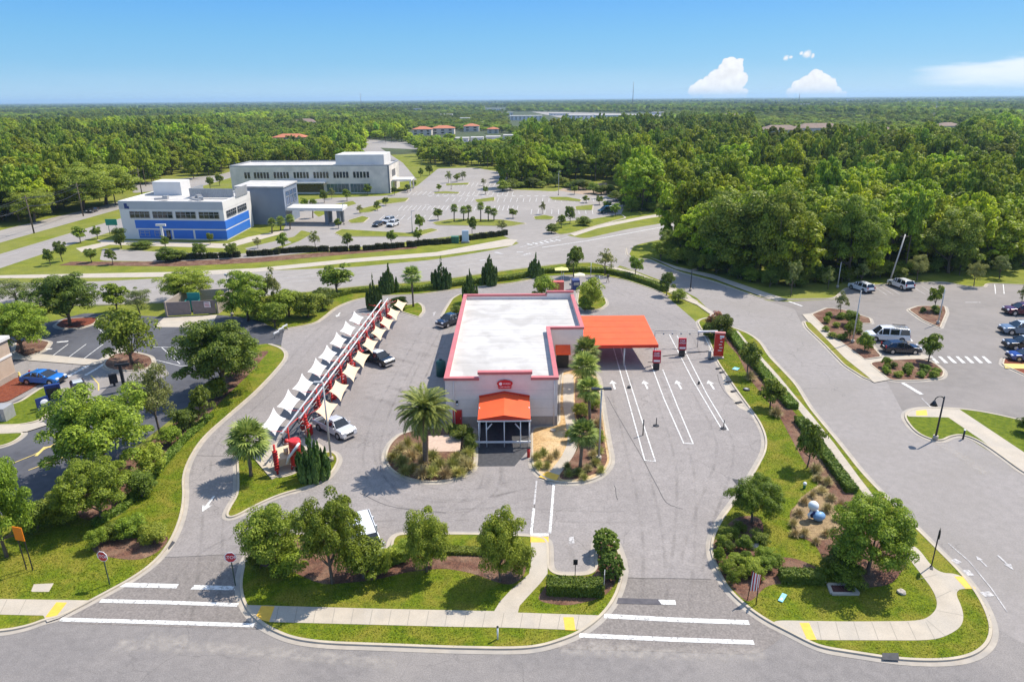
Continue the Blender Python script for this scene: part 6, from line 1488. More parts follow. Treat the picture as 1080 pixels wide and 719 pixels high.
for k in range(9): x = a[0].lerp(a[1], (k + .5) / 9); y = a[3].lerp(a[2], (k + .5) / 9); q.tube([x + Vector((0, 0, .09)), y + Vector((0, 0, .09))], .03, 5)
q.build('grate', mat('rusty_grate', (.10, .04, .035), None, 3, .8), t)
# boulders in the beds
def boulder(u, v, r, lb):
    p = P(u, v); rg = np.random.default_rng(int(u)); bm = bmesh.new(); bmesh.ops.create_icosphere(bm, subdivisions=2, radius=r)
    for vv in bm.verts: vv.co *= 1 + rg.uniform(-.16, .16); vv.co.z *= .6
    me = bpy.data.meshes.new('boulder'); bm.to_mesh(me); bm.free(); me.materials.append(mat('pale_boulder', (.5, .44, .37), (.36, .32, .27), 3, .9, .5, world_space=False) if 'pale_boulder' not in MATS else MATS['pale_boulder'])
    o = link('boulder', me, None, (p.x, p.y, .12 + r * .2)); tag(o, lb, 'boulder')
for a in ((797, 578, .45, 'flat pale boulder in the shrubs of the right bed'), (866, 615, .3, 'pale rock beside the clipped box hedge'), (950, 626, .3, 'pale rock in the lawn of the street corner'), (583, 455, .3, 'tan boulder at the foot of the wash wall'), (845, 566, .25, 'pale rock at the rim of the straw bed')): boulder(*a)
# restaurant drive-through pieces
p = P(60, 428); t = thing('menu_board', 'dark blue drive through menu pylon beside the blue car', 'menu board', (p.x, p.y, .1), R(30)); q = MB(); q.box((0, 0, 1.3), (1.5, .5, 2.6)); q.build('pylon', SIGNB, t); q = MB(); q.box((0, -.27, 1.6), (1.2, .05, 1.3)); q.build('panel', BLACKM, t)
p = P(47, 433); t = thing('preview_board', 'small blue board with pale picture in the restaurant grass', 'menu board', (p.x, p.y, .1), R(60)); q = MB(); q.box((0, 0, .85), (1.3, .2, 1.4)); q.build('board', SIGNB, t); q = MB(); q.ball((.1, -.12, .95), .42, 0, 12, 8, (1, .15, .8)); q.build('picture', SIGNW, t)
p = P(132, 412); t = thing('drive_through_bar', 'black clearance post with arm over the drive through lane', 'clearance bar', (p.x, p.y, .1), R(15)); h = Zat(126, 386, p.y); q = MB(); q.box((0, 0, h / 2), (.32, .32, h)); q.build('post', BLACKM, t); q = MB(); q.box((.25, 0, h + .08), (1.6, .25, .22)); q.build('arm', BLACKM, t)
p = P(121, 407); t = thing('order_speaker', 'black order speaker beside the clearance post', 'speaker post', (p.x, p.y, .1), R(30)); q = MB(); q.box((0, 0, .9), (.9, .35, 1.2)); q.build('box', BLACKM, t); q = MB(); q.box((0, 0, .2), (.25, .25, .4)); q.build('post', BLACKM, t)
p = P(7, 442); t = thing('transformer_box', 'grey utility cabinet at the left edge beside the walkway', 'cabinet', (p.x - .4, p.y, 0)); q = MB(); q.box((0, 0, .8), (1.9, 1.6, 1.6)); q.build('body', GREYM, t); q = MB(); q.box((.1, -.82, .85), (.8, .05, .9)); q.build('door', mat('blue_grey_door', (.2, .25, .32), None, 2, .5, world_space=False), t)
p = P(23, 405); t = thing('yellow_bollard', 'yellow bollard at the restaurant corner', 'bollard', (p.x, p.y, 0)); q = MB(); q.tube([(0, 0, 0), (0, 0, 1.5)], .14, 10); q.build('post', YPAINT, t); q = MB(); q.ball((0, 0, 1.5), .14, 0, 10, 5); q.build('cap', YPAINT, t)
# barricades where the two lots meet
for k, (u, v) in enumerate(((292, 356), (297, 352), (301, 349))):
    p = P(u, v); t = thing('barricade', 'small white barricade, %s along the gap between the lots' % ORD[k], 'barricade', (p.x, p.y, 0), R(70)); q = MB(); q.tube([(-.5, 0, 0), (-.5, 0, 1)], .05, 6); q.tube([(.5, 0, 0), (.5, 0, 1)], .05, 6); q.build('leg', GREYM, t); q = MB(); q.box((0, 0, .85), (1.2, .06, .22)); q.build('board', SIGNW, t)
# green highway sign, clinic monument signs
p = P(120, 248); t = thing('highway_sign', 'green road sign beside the highway left of the clinic', 'sign', (p.x, p.y, 0)); q = MB(); q.box((0, 0, 3.4), (3.0, .1, 1.6)); q.build('panel', SIGNG, t); q = MB(); q.tube([(-1, .1, 0), (-1, .1, 3.5)], .09, 6); q.tube([(1, .1, 0), (1, .1, 3.5)], .09, 6); q.build('post', GREYM, t)
p = P(173, 257); t = thing('clinic_sign', 'white T shaped sign post before the blue clinic', 'sign', (p.x, p.y, 0)); q = MB(); q.box((0, 0, 2.2), (.5, .3, 4.4)); q.build('post', WHITEP, t); q = MB(); q.box((0, 0, 4.6), (2.4, .4, .5)); q.build('panel', WHITEP, t)
p = P(491, 256); t = thing('monument_sign', 'pale blue monument sign at the campus entrance hedge', 'sign', (p.x, p.y, 0)); q = MB(); q.box((0, 0, 1.5), (1.6, .5, 3.0)); q.build('panel', mat('pale_blue_sign', (.45, .55, .68), None, 1, .5, world_space=False), t); q = MB(); q.box((0, 0, .2), (2, .8, .4)); q.build('base', CONC, t)
p = P(480, 256); t = thing('transformer_box', 'green transformer cabinet beside the monument sign', 'cabinet', (p.x, p.y, 0)); q = MB(); q.box((0, 0, .8), (1.8, 1.4, 1.6)); q.build('body', mat('transformer_green', (.05, .16, .09), None, 1, .6, world_space=False), t); q = MB(); q.box((0, -.72, .8), (.05, .04, 1.4)); q.build('door_seam', BLACKM, t)
# utility line by the highway
wp = [(-20, 262), (36, 246), (88, 228), (122, 216), (150, 206)]
tops = []
for k, (u, v) in enumerate(wp):
    p = P(u, v); t = thing('utility_pole', 'wooden utility pole, %s from the left along the highway' % ORD[k], 'utility pole', (p.x, p.y, 0)); q = MB(); q.tube([(0, 0, 0), (0, 0, 10)], [.2, .13], 7); q.build('pole', BARK, t); q = MB(); q.box((0, 0, 9.3), (2.2, .14, .16)); q.build('crossarm', BARK, t); tops.append(p)
for i, (zz, ox, lb) in enumerate(((9.45, -1, 'upper left power line strung along the highway poles'), (9.45, 1, 'upper right power line strung along the highway poles'), (7.2, 0, 'lower thick cable strung along the highway poles'))):
    q = MB()
    for a, b in zip(tops, tops[1:]):
        q.tube([a.lerp(b, s) + Vector((ox, 0, zz - 1.0 * (1 - (2 * s - 1) ** 2))) for s in [j / 8 for j in range(9)]], .05 if i < 2 else .09, 4, cap=False)
    tag(q.build('power_line', BLACKM), lb, 'power line')
# ================================================================== vehicles
PAINTS = {}
def carpaint(name, c, rough=0.25, metal=0.2):
    if name not in PAINTS: PAINTS[name] = mat(name, c, tuple(v * .97 for v in c), 2, rough, 0, metal, coat=0.6, world_space=False)
    return PAINTS[name]
def rounded(mb, prof, hw, r=.07, mi=0, tumble=0.0):
    """side profile (x,z) extruded to half width hw with softened side edges"""
    n = len(prof)
    cx = sum(p[0] for p in prof) / n; cz = sum(p[1] for p in prof) / n
    def inset(k):
        out = []
        for x, z in prof:
            dx, dz = x - cx, z - cz
            out.append((x - k * (1 if dx > 0 else -1) * min(1, abs(dx)), z - k * (1 if dz > 0 else -.3) * min(1, abs(dz) * 3)))
        return out
    slices = [(-hw, inset(r)), (-hw + r * .35, inset(r * .35)), (-hw + r, prof), (hw - r, prof), (hw - r * .35, inset(r * .35)), (hw, inset(r))]
    vs = []; fs = []
    for y, pr in slices: vs += [(x, y, z) for x, z in pr]
    for s in range(len(slices) - 1):
        for i in range(n): fs.append((s * n + i, s * n + (i + 1) % n, (s + 1) * n + (i + 1) % n, (s + 1) * n + i))
    tri = tessellate_polygon([[Vector((x, z, 0)) for x, z in slices[0][1]]])
    fs += [tuple(t) for t in tri] + [tuple(i + (len(slices) - 1) * n for i in t) for t in tri]
    mb.add(vs, fs, mi)
SPEC = dict(
    suv=dict(L=4.75, W=1.9, body=[(-2.3, .35), (-2.36, .75), (-2.3, 1.05), (1.0, 1.06), (2.05, .98), (2.32, .82), (2.36, .5), (2.25, .3)], cab=[(-2.22, 1.04), (-1.95, 1.62), (-.2, 1.70), (.45, 1.62), (1.15, 1.05)], roof=(-1.95, .42, 1.70), wx=(-1.42, 1.45), wr=.36, bars=(-1.85, -.95, .05, .5, 1.1)),
    hatch=dict(L=4.5, W=1.83, body=[(-2.15, .32), (-2.22, .7), (-2.1, .98), (.9, .98), (1.85, .9), (2.2, .72), (2.24, .45), (2.1, .26)], cab=[(-2.05, .97), (-1.5, 1.42), (-.3, 1.52), (.2, 1.46), (1.2, .97)], roof=(-1.45, .2, 1.52), wx=(-1.35, 1.4), wr=.33, bars=(-1.7, -.9, 0, .3, 1.1)),
    sedan=dict(L=4.9, W=1.87, body=[(-2.35, .35), (-2.42, .7), (-2.3, 1.0), (-1.6, 1.04), (.9, 1.0), (1.95, .92), (2.36, .74), (2.4, .45), (2.25, .27)], cab=[(-1.9, 1.02), (-1.15, 1.42), (-.2, 1.48), (.3, 1.42), (1.25, .99)], roof=(-1.1, .28, 1.48), wx=(-1.45, 1.5), wr=.34, bars=(-1.4, -.8, 0, .4, 1.1)),
    pickup=dict(L=5.6, W=1.98, body=[(-.62, .42), (-.62, 1.16), (1.35, 1.18), (2.5, 1.10), (2.74, .92), (2.78, .55), (2.6, .38)], cab=[(-.58, 1.15), (-.48, 1.80), (.5, 1.86), (.85, 1.80), (1.5, 1.17)], roof=(-.5, .8, 1.86), wx=(-1.75, 1.75), wr=.40, bars=(-.52, .0, .15, .85, 1.45)),
    van=dict(L=5.7, W=2.0, body=[(-2.72, .4), (-2.8, .8), (-2.74, 1.15), (1.45, 1.16), (2.4, 1.08), (2.75, .9), (2.8, .5), (2.6, .34)], cab=[(-2.7, 1.14), (-2.58, 2.0), (-.5, 2.08), (.95, 2.0), (1.75, 1.15)], roof=(-2.6, .95, 2.08), wx=(-1.7, 1.75), wr=.37, bars=(-2.62, -1.35, -.05, .95, 1.65)),
)
def car(front, rear, kind, paint, label, name=None, scale=1.0, roofpaint=None, cover=None, cat=None, rack=False, bars=True, group=None, pos=None):
    a, b = P(*front), P(*rear); d = (a - b).normalized(); c = (a + b) / 2 if pos is None else pos
    s = SPEC[kind]; W2 = s['W'] / 2
    names = dict(suv='sport_utility_car', hatch='hatchback_car', sedan='sedan_car', pickup='pickup_truck', van='passenger_van')
    cats = dict(suv='SUV', hatch='car', sedan='car', pickup='pickup truck', van='van')
    t = thing(name or names[kind], label, cat or cats[kind], (c.x, c.y, .03), math.atan2(d.y, d.x), group, (scale,) * 3)
    q = MB(); rounded(q, s['body'], W2)
    if kind == 'pickup':                       # open bed
        x0, x1 = -2.78, -.62
        for (bx_, by_, sx, sy, z0, z1) in (((x0 + x1) / 2, W2 - .06, x1 - x0, .12, .5, 1.12), ((x0 + x1) / 2, -W2 + .06, x1 - x0, .12, .5, 1.12), (x0 + .05, 0, .1, s['W'] - .24, .5, 1.1)):
            q.box((bx_, by_, (z0 + z1) / 2), (sx, sy, z1 - z0))
    q.build('body', paint, t)
    if kind == 'pickup':
        q = MB(); q.box((-1.68, 0, .66), (2.04, s['W'] - .26, .1)); q.box((-1.68, 0, .5), (2.0, s['W'] - .4, .3)); q.build('bed_liner', BLACKM, t)
    # greenhouse: dark glass with tumblehome
    q = MB(); n = len(s['cab']); zb = s['cab'][0][1]; zt = s['roof'][2]
    vs = []
    for sg in (-1, 1):
        for x, z in s['cab']: vs.append((x, sg * (W2 - .05 - .20 * (z - zb) / (zt - zb)), z))
    tri = tessellate_polygon([[Vector((x, z, 0)) for x, z in s['cab']]])
    q.add(vs, [tuple(i for i in tt) for tt in tri] + [tuple(i + n for i in tt) for tt in tri] + [(i, (i + 1) % n, (i + 1) % n + n, i + n) for i in range(n)])
    q.build('windows', CARGLASS, t)
    # roof skin and pillars
    q = MB(); x0, x1, z = s['roof']; yt = W2 - .25 + .02
    prof = [p for p in s['cab'] if p[1] > zb + (zt - zb) * .75]
    rp = roofpaint or paint
    m = len(prof); vs = []
    for y, dz in ((-yt - .03, -.10), (-yt + .12, .025), (yt - .12, .025), (yt + .03, -.10)): vs += [(x, y, zz + dz) for x, zz in prof]
    fs = []
    for k in range(3):
        for i in range(m - 1): fs.append((k * m + i, k * m + i + 1, (k + 1) * m + i + 1, (k + 1) * m + i))
    q.add(vs, fs); q.build('roof', rp, t)
    q = MB()
    cab = s['cab']
    def ztop(x):
        for (xa, za), (xb, zb_) in zip(cab, cab[1:]):
            if xa <= x <= xb: return za + (zb_ - za) * (x - xa) / max(xb - xa, 1e-6)
        return zb
    for sg in (-1, 1):
        for (p0, p1) in ((cab[0], cab[1]), (cab[-1], cab[-2])):
            pts = [(x, sg * (W2 - .045 - .20 * (z - zb) / (zt - zb)), z) for x, z in (p0, p1)]
            q.tube(pts, .05, 6)
        for x in s['bars'][1:-1]:
            zz = ztop(x); q.tube([(x, sg * (W2 - .045), zb), (x, sg * (W2 - .04 - .20 * (zz - zb) / (zt - zb)), zz - .03)], .045, 6)
        if kind == 'van':
            q.box((-2.0, sg * (W2 - .21), 1.93), (1.3, .08, .1)); q.box((-.6, sg * (W2 - .21), 1.95), (1.4, .08, .1))
            for xx in (-1.35, -.02): q.box((xx, sg * (W2 - .13), 1.6), (.16, .14, .85))
    q.build('pillar', paint, t)
    # wheels
    for x in s['wx']:
        for sg in (-1, 1):
            r = s['wr']; q = MB(); q.tube([(x, sg * (W2 - .22), r), (x, sg * (W2 + .015), r)], r, 18); w = q.build('wheel', TYRE, t)
            q = MB(); q.tube([(x, sg * (W2 + .01), r), (x, sg * (W2 + .03), r)], r * .62, 14); q.build('rim', RIM, w)
    q = MB()
    for x in s['wx']:
        for sg in (-1, 1): q.tube([(x, sg * (W2 - .1), s['wr'] + .03), (x, sg * (W2 + .006), s['wr'] + .03)], s['wr'] + .07, 18)
    q.build('wheel_arch', BLACKM, t)
    xf = s['body'][-2][0] if kind != 'pickup' else 2.76
    xr = min(p[0] for p in s['body']) if kind != 'pickup' else -2.8
    for sg in (-1, 1):
        q = MB(); q.box((xf - .09, sg * (W2 - .32), .80 if kind != 'pickup' else .93), (.2, .42, .17)); q.build('headlight', LAMPW, t)
        q = MB(); q.box((xr + .03, sg * (W2 - .17), .95), (.1, .2, .34)); q.build('tail_light', LAMPR, t)
        q = MB(); q.box((s['bars'][-1] - .12, sg * (W2 + .1), zb + .1), (.14, .2, .15)); q.build('mirror', paint, t)
    q = MB(); q.box((xf - .04, 0, .62), (.12, s['W'] - 1.0, .3)); q.build('grille', BLACKM, t)
    for bx_, bz_ in ((xf, .43), (xr - .02, .5)): q = MB(); q.box((bx_, 0, bz_), (.15, s['W'] - .16, .2)); q.build('bumper', CHROME if kind in ('pickup', 'van') else BLACKM, t)
    if kind != 'pickup' and kind != 'van':
        q = MB(); q.box((xr - .012, 0, .85), (.04, .5, .13)); q.build('number_plate', SIGNW, t)
    if bars and kind == 'suv':
        q = MB()
        for sg in (-1, 1): q.tube([(x0 + .2, sg * (yt - .12), z + .06), (x1 - .2, sg * (yt - .12), z + .06)], .025, 6)
        q.build('roof_rail', BLACKM, t)
    if rack:
        q = MB()
        for sg in (-1, 1): q.tube([(-2.4, sg * .7, z + .14), (-.7, sg * .7, z + .14)], .035, 6)
        for k in range(9): q.tube([(-2.4 + k * .21, -.7, z + .15), (-2.4 + k * .21, .7, z + .15)], .03, 6)
        q.build('roof_rack', BLACKM, t)
    return t
WHT = carpaint('white_car_paint', (.78, .78, .78)); BLK = carpaint('black_car_paint', (.014, .015, .017)); NAV = carpaint('dark_navy_car_paint', (.018, .022, .036)); BLU = carpaint('bright_blue_car_paint', (.015, .16, .52)); MAR = carpaint('maroon_car_paint', (.085, .012, .03))
BGR = carpaint('blue_grey_car_paint', (.16, .21, .27)); SIL = carpaint('silver_car_paint', (.6, .62, .64)); DBL = carpaint('deep_blue_car_paint', (.02, .045, .22))
car((369, 463), (339, 449), 'pickup', carpaint('pearl_car_paint', (.60, .60, .62)), 'white pickup parked under the tan sail beside the tall juniper', scale=.93)
car((412, 387), (385, 378), 'pickup', BLK, 'black pickup with roof reflection painted white nosing out from under the tan sails', roofpaint=WHT, scale=.93)  # white roof paint stands in for a bright reflection on black
car((461, 347), (491, 337), 'pickup', NAV, 'dark navy pickup driving out past the rear corner of the wash', scale=.95)
car((392, 592), (383, 566), 'van', WHT, 'white van parked behind the bushy front trees, mostly hidden', scale=.95)
car((914, 358), (955, 360), 'van', WHT, 'white passenger van with black roof rack in the right lot', rack=True)
car((968, 372), (931, 371), 'hatch', NAV, 'black hatchback parked beside the white van', scale=1.05)
car((899, 303.5), (917, 309.5), 'suv', WHT, 'white car backed towards the camera at left by the forest edge', scale=.98)
car((940, 300), (959, 307), 'suv', WHT, 'white car at the forest edge beside the leaning pole', scale=1.05)
car((1059, 331), (1096, 332), 'suv', MAR, 'maroon SUV at the right edge, rearmost of the parked row', scale=1.1)
car((1056, 351), (1096, 353), 'suv', BGR, 'blue grey SUV at the right edge below the maroon one', scale=1.12, bars=True, roofpaint=SIL)
car((1061, 367), (1100, 369), 'suv', BLK, 'black SUV with silver roof at the right edge', scale=1.08, roofpaint=SIL)
car((1065, 379), (1103, 381), 'sedan', DBL, 'deep blue car nearest in the row at the right edge')
car((73, 404), (26, 402), 'sedan', BLU, 'bright blue car waiting at the restaurant drive through', scale=1.05, pos=P(46, 404) + Vector((0, .2, 0)))
car((88, 421), (81, 406), 'hatch', carpaint('plum_car_paint', (.05, .012, .03)), 'small dark plum car with silver roof facing down the drive through', roofpaint=SIL, scale=.85)
car((408, 241), (421, 236), 'suv', WHT, 'white car in the campus car park, front of the pair'); car((403, 237), (416, 233), 'suv', SIL, 'silver car in the campus car park, behind its white neighbour')
car((395, 240), (402, 237), 'sedan', BLK, 'black car in the campus car park left of the white pair', scale=.9)
car((91, 226), (104, 222), 'sedan', BLK, 'black car driving along the highway at upper left'); car((0, 230), (14, 226), 'suv', WHT, 'white car on the far carriageway at the left edge')
car((634, 225), (646, 224), 'van', carpaint('green_van', (.02, .07, .06)), 'dark green van under the trees by the campus entrance')
car((180, 252), (190, 251.5), 'hatch', BLK, 'small dark car parked in front of the blue striped clinic', scale=.9)
# ================================================================== planting near the wash
tree('bright', 291, 598, 529, 64, 'round leafy green tree leftmost in the front island')
tree('oak', 351, 616, 519, 70, 'largest dark leafy tree in the front island before the hidden van')
tree('bright', 450, 604, 537, 50, 'bushy light green tree in the middle of the front island')
tree('bright', 528, 613, 533, 50, 'green tree beside the curving walk in the front island')
tree('shrub', 384, 610, 568, 50, 'leafy shrub at the foot of the largest front tree', 'shrub', 'shrub')
tree('shruby', 548, 608, 568, 28, 'bright shrub at the bend of the curving walk', 'shrub', 'shrub')
tree('shrub', 305, 606, 580, 40, 'low dark shrub under the leftmost front tree', 'shrub', 'shrub'); tree('shrubd', 275, 600, 572, 30, 'low shrub by the exit stop sign', 'shrub', 'shrub')
tree('shruby', 402, 604, 576, 30, 'leafy shrub at the nose of the hidden van', 'shrub', 'shrub')
tree('shruby', 424, 590, 572, 28, 'yellowish low shrub between the hidden van and the bushy tree', 'shrub', 'shrub')
tree('clipped', 638.5, 584, 559, 28, 'round clipped shrub behind its twin at the entrance kerb', 'shrub', 'shrub'); tree('clipped', 644, 609, 584, 27, 'round clipped shrub in front of its twin at the entrance kerb', 'shrub', 'shrub')
hedge('hedge', [(577, 624), (636, 626)], 1.15, 1.0, 'clipped box hedge beside the accessible parking bay', leaf=.08)
hedge('hedge', [(462, 582), (505, 584), (540, 586)], .8, .4, 'low clipped hedge behind the front trees')
hedge('hedge', [(425, 590), (412, 594), (404, 600)], .9, .6, 'short bright hedge before the hidden van')
# left side
tree('oak', 114, 498, 406, 112, 'very broad spreading tree over the restaurant drive'); tree('oak', 108, 550, 484, 72, 'rounded tree below the broad spreading one'); tree('oak', 8, 588, 480, 66, 'leafy tree cut by the left edge behind the orange sign')
tree('darkoak', 238, 414, 334, 88, 'big dark rounded bush tree beside the grey pole'); tree('olive', 170, 462, 382, 50, 'thin grey leaved tree right of the broad tree')
tree('youngd', 216, 446, 407, 24, 'young magnolia in the mulch strip by the exit lane'); tree('shrub', 262, 385, 355, 30, 'shrub below the dark bush at the exit lane', 'shrub', 'shrub')
for k, (u, v, t, w, lb) in enumerate(((250, 398, 376, 30, 'low olive shrub right under the dark bush'), (228, 420, 398, 26, 'low shrub below the dark bush along the mulch strip'), (196, 452, 430, 30, 'low green shrub halfway down the mulch strip'), (180, 470, 450, 26, 'low shrub beside the thin grey tree'), (160, 500, 470, 36, 'low shrub right of the broad tree'), (150, 524, 496, 30, 'low shrub right of the rounded tree'),
                                          (140, 566, 545, 30, 'bright low shrub in the lower mulch patch'), (164, 572, 552, 32, 'right hand low shrub in the lower mulch patch'), (120, 568, 550, 26, 'left hand low shrub in the lower mulch patch'), (104, 580, 558, 22, 'dark low shrub at the edge of the lower mulch patch'), (66, 552, 520, 40, 'dark shrub between the edge tree and the rounded tree'), (40, 560, 530, 36, 'dark shrub beside the left edge tree'))):
    tree(('shrub', 'shruby', 'shrubd')[k % 3], u, v, t, w, lb, 'shrub', 'shrub')
hedge('hedge', [(100, 555), (130, 538), (160, 505), (190, 470), (222, 440)], 0.8, .5, 'rough hedge along the mulch strip beside the restaurant lot', HEDGE, leaf=.12)
hedge('hedge', [(120, 566), (145, 564), (172, 564)], 1.0, .55, 'rough low hedge above the lower mulch patch', leaf=.12)
tree('shrub', 140, 384, 326, 54, 'rounded tree on the island of the restaurant car park', 'tree', 'tree'); tree('oak', 24, 372, 318, 62, 'tree behind the restaurant corner'); tree('darkoak', 74, 344, 287, 68, 'dark dense tree on the mulch island of the restaurant lot')
tree('olive', 18, 320, 294, 44, 'pale tree at the left edge before the avenue'); tree('young', 124, 330, 298, 28, 'small green tree left of the enclosure, first of two'); tree('olive', 148, 332, 302, 26, 'small pale tree left of the enclosure, second of two')
tree('bright', 198, 318, 285, 52, 'bright green tree behind the dumpster enclosure'); tree('oak', 262, 338, 286, 54, 'leafy tree right of the dumpster enclosure'); tree('sparse', 290, 335, 280, 22, 'thin wispy tree beside the shrub mass')
for k, (u, v, t, w, lb) in enumerate(((305, 334, 305, 36, 'left shrub of the mass at the exit bend'), (325, 335, 306, 34, 'middle shrub of the mass at the exit bend'), (340, 326, 304, 26, 'right shrub of the mass at the exit bend'), (290, 345, 318, 30, 'front shrub of the mass beside the barricades'), (276, 338, 312, 26, 'shrub under the leafy tree by the enclosure'))): tree(('shrub', 'shruby', 'shrubd')[k % 3], u, v, t, w, lb, 'shrub', 'shrub')
tree('young', 356, 310, 278, 38, 'rounded young tree behind the vacuum row by the avenue')
juniper(411, 308, 277, 20, 'upright juniper behind the far end of the vacuum row'); juniper(466, 304, 270, 20, 'upright juniper left of centre by the avenue'); juniper(517, 300, 268, 20, 'upright juniper behind the wash roof'); juniper(565, 292, 266, 16, 'small upright juniper by the hedge behind the wash')
juniper(395, 326, 288, 16, 'narrow dark juniper at the far end of the white sails'); juniper(496, 319, 283, 17, 'narrow juniper beside the rear corner of the wash'); juniper(331, 504, 452, 33, 'tall flaming juniper at the near end of the vacuum row')
palm('fan', 436, 324, 434, 291, 24, 'stout palm at the far end of the vacuum row')
tree('youngd', 605, 292, 259, 20, 'upright dark tree behind the parasols'); tree('sparse', 638, 291, 261, 22, 'thin reddish brown tree at the rear hedge'); tree('young', 670, 292, 270, 16, 'small conical tree at the bend of the side street'); tree('youngd', 703, 312, 287, 17, 'dense small tree at the end of the rear hedge')
tree('shruby', 622, 326, 293, 28, 'large leafy shrub in the grass behind the orange canopy', 'shrub', 'shrub'); tree('shrub', 574, 318, 291, 26, 'shrub behind the rear parapet', 'shrub', 'shrub'); tree('shrub', 617, 328, 312, 16, 'low shrub at the base of the large leafy shrub', 'shrub', 'shrub')
tree('shruby', 715, 318, 305, 18, 'low rounded shrub at the right end of the rear hedge', 'shrub', 'shrub'); tree('shrubd', 482, 332, 322, 14, 'low shrub in the grass behind the navy pickup', 'shrub', 'shrub')
hedge('hedge', [(412, 308), (442, 307), (485, 301), (540, 295), (577, 288), (612, 286.5), (640, 288), (660, 292), (690, 302), (702, 308)], 1.3, .9, 'long clipped hedge curving behind the wash', leaf=.13)
hedge('hedge', [(345, 316), (372, 309), (410, 306)], 1.1, .8, 'short hedge along the verge behind the vacuum row', leaf=.13)
# tunnel beds
palm('date', 449, 492, 448, 434, 60, 'big feathery palm in the bed left of the tunnel mouth')
palm('fan', 265, 503, 262, 464, 50, 'fan palm at the left tip of the vacuum island')
palm('fan', 619, 405, 618, 370, 32, 'fan palm beside the orange canopy, rearmost of the bed'); palm('fan', 618, 425, 617, 387, 34, 'fan palm second from the canopy in the right bed'); palm('fan', 622, 448, 621, 411, 31, 'fan palm third from the canopy in the right bed'); palm('fan', 612, 494, 615, 457, 34, 'fan palm nearest the camera in the right bed')
g = 'grasses of the left tunnel bed'
rr = random.Random(4)
cells = [(415, 482), (422, 474), (430, 468), (424, 488), (434, 480), (442, 474), (436, 494), (446, 488), (456, 499), (464, 490), (470, 500), (478, 491), (484, 498), (490, 488), (494, 478), (482, 482), (446, 500), (428, 497), (456, 482), (494, 492)]
for k, (u, v) in enumerate(cells): tuft(u, v + 4, rr.uniform(19, 25), rr.uniform(13, 18), 'feathery ornamental grass clump around the big palm, left tunnel bed', k % 3 != 1, g)
g = 'grasses of the right tunnel bed'
for k, (u, v) in enumerate([(566, 482), (573, 478), (580, 484), (568, 491), (577, 492), (586, 480), (600, 500), (610, 498), (620, 494), (628, 488), (632, 476), (625, 480), (633, 462), (598, 492), (630, 447), (616, 504), (634, 496)]): tuft(u, v + 3, rr.uniform(13, 18), rr.uniform(10, 14), 'feathery ornamental grass clump in the bed right of the tunnel', k % 3 != 2, g)
tree('shrub', 603, 466, 452, 14, 'small round shrub on the walk below the palms', 'shrub', 'shrub')
for (u, v, t, w, lb) in ((612, 440, 425, 18, 'shrub between the palms of the right bed'), (626, 432, 418, 16, 'shrub at the kerb between the palms'), (628, 470, 452, 16, 'shrub right of the nearest palm')): tree('shruby', u, v, t, w, lb, 'shrub', 'shrub')
tree('shrubd', 487, 462, 449, 26, 'dark low shrub left of the tunnel canopy', 'shrub', 'shrub'); tree('shrubd', 478, 455, 448, 18, 'small dark shrub under the red door', 'shrub', 'shrub'); tree('shrubd', 496, 476, 458, 16, 'dark shrub at the left canopy post', 'shrub', 'shrub')
# vacuum island and back
tree('shrub', 252, 484, 462, 20, 'low shrub beside the fan palm of the vacuum island', 'shrub', 'shrub'); tree('shruby', 420, 326, 312, 20, 'shrub at the far tip of the vacuum island', 'shrub', 'shrub')
# right bed
tree('shrubd', 760, 357, 330, 24, 'dark shrub tree at the top of the right bed'); tree('clipped', 748, 356, 340, 16, 'round shrub left of the dark shrub tree', 'shrub', 'shrub')
for (u, v, lb) in ((749, 344, 'pink flowering bush left of the dark shrub tree'), (756, 340, 'pink flowering bush in front of the dark shrub tree')):
    t = tree('shrub', u, v, v - 12, 11, lb, 'flowering_bush', 'bush')
    for c in t.children:
        if c.name.startswith('foliage'): 
            me = c.data.copy(); me.materials.append(FLOWER); mi = [1 if (k_ * 7919) % 10 < 6 else 0 for k_ in range(len(me.polygons))]; me.polygons.foreach_set('material_index', mi); c.data = me
tree('youngd', 788, 397, 361, 24, 'small dark tree between hedge and upper tan grass ball'); tree('young', 812, 431, 400, 27, 'glossy green tree above the lower tan grass ball'); tree('youngd', 851, 494, 444, 28, 'dark upright magnolia beside the long hedge')
for k, (u, v, w, h, lb) in enumerate(((791, 402, 17, 14, 'round tan grass ball, upper one by the lanes'), (818, 440, 19, 15, 'round tan grass ball, middle one below the glossy tree'), (860, 499, 20, 15, 'round tan grass ball beside the dark magnolia'))): tuft(u, v, w, h, lb)
hedge('hedge', [(770, 353), (782, 369), (798, 388), (815, 408), (836, 432)], 1.2, .8, 'long hedge along the side walk, upper piece', leaf=.12)
hedge('hedge', [(842, 445), (858, 466), (878, 494), (898, 521)], 1.0, .7, 'long hedge along the side walk, lower piece', leaf=.12)
tree('oak', 793, 552, 503, 56, 'flat topped small tree by the drain in the right bed'); tree('oak', 914, 606, 524, 82, 'spreading dark green tree at the street corner')
tree('shrub', 893, 616, 596, 40, 'leafy shrub under the corner tree', 'shrub', 'shrub'); tree('shrubd', 880, 604, 578, 36, 'dark purple shrub under the corner tree', 'shrub', 'shrub')
hedge('hedge', [(822, 612), (867, 614)], 1.0, .85, 'clipped box hedge in the right bed near the drain grate', leaf=.08)
rr = random.Random(9); g = 'leafy shrubs of the lower right bed'
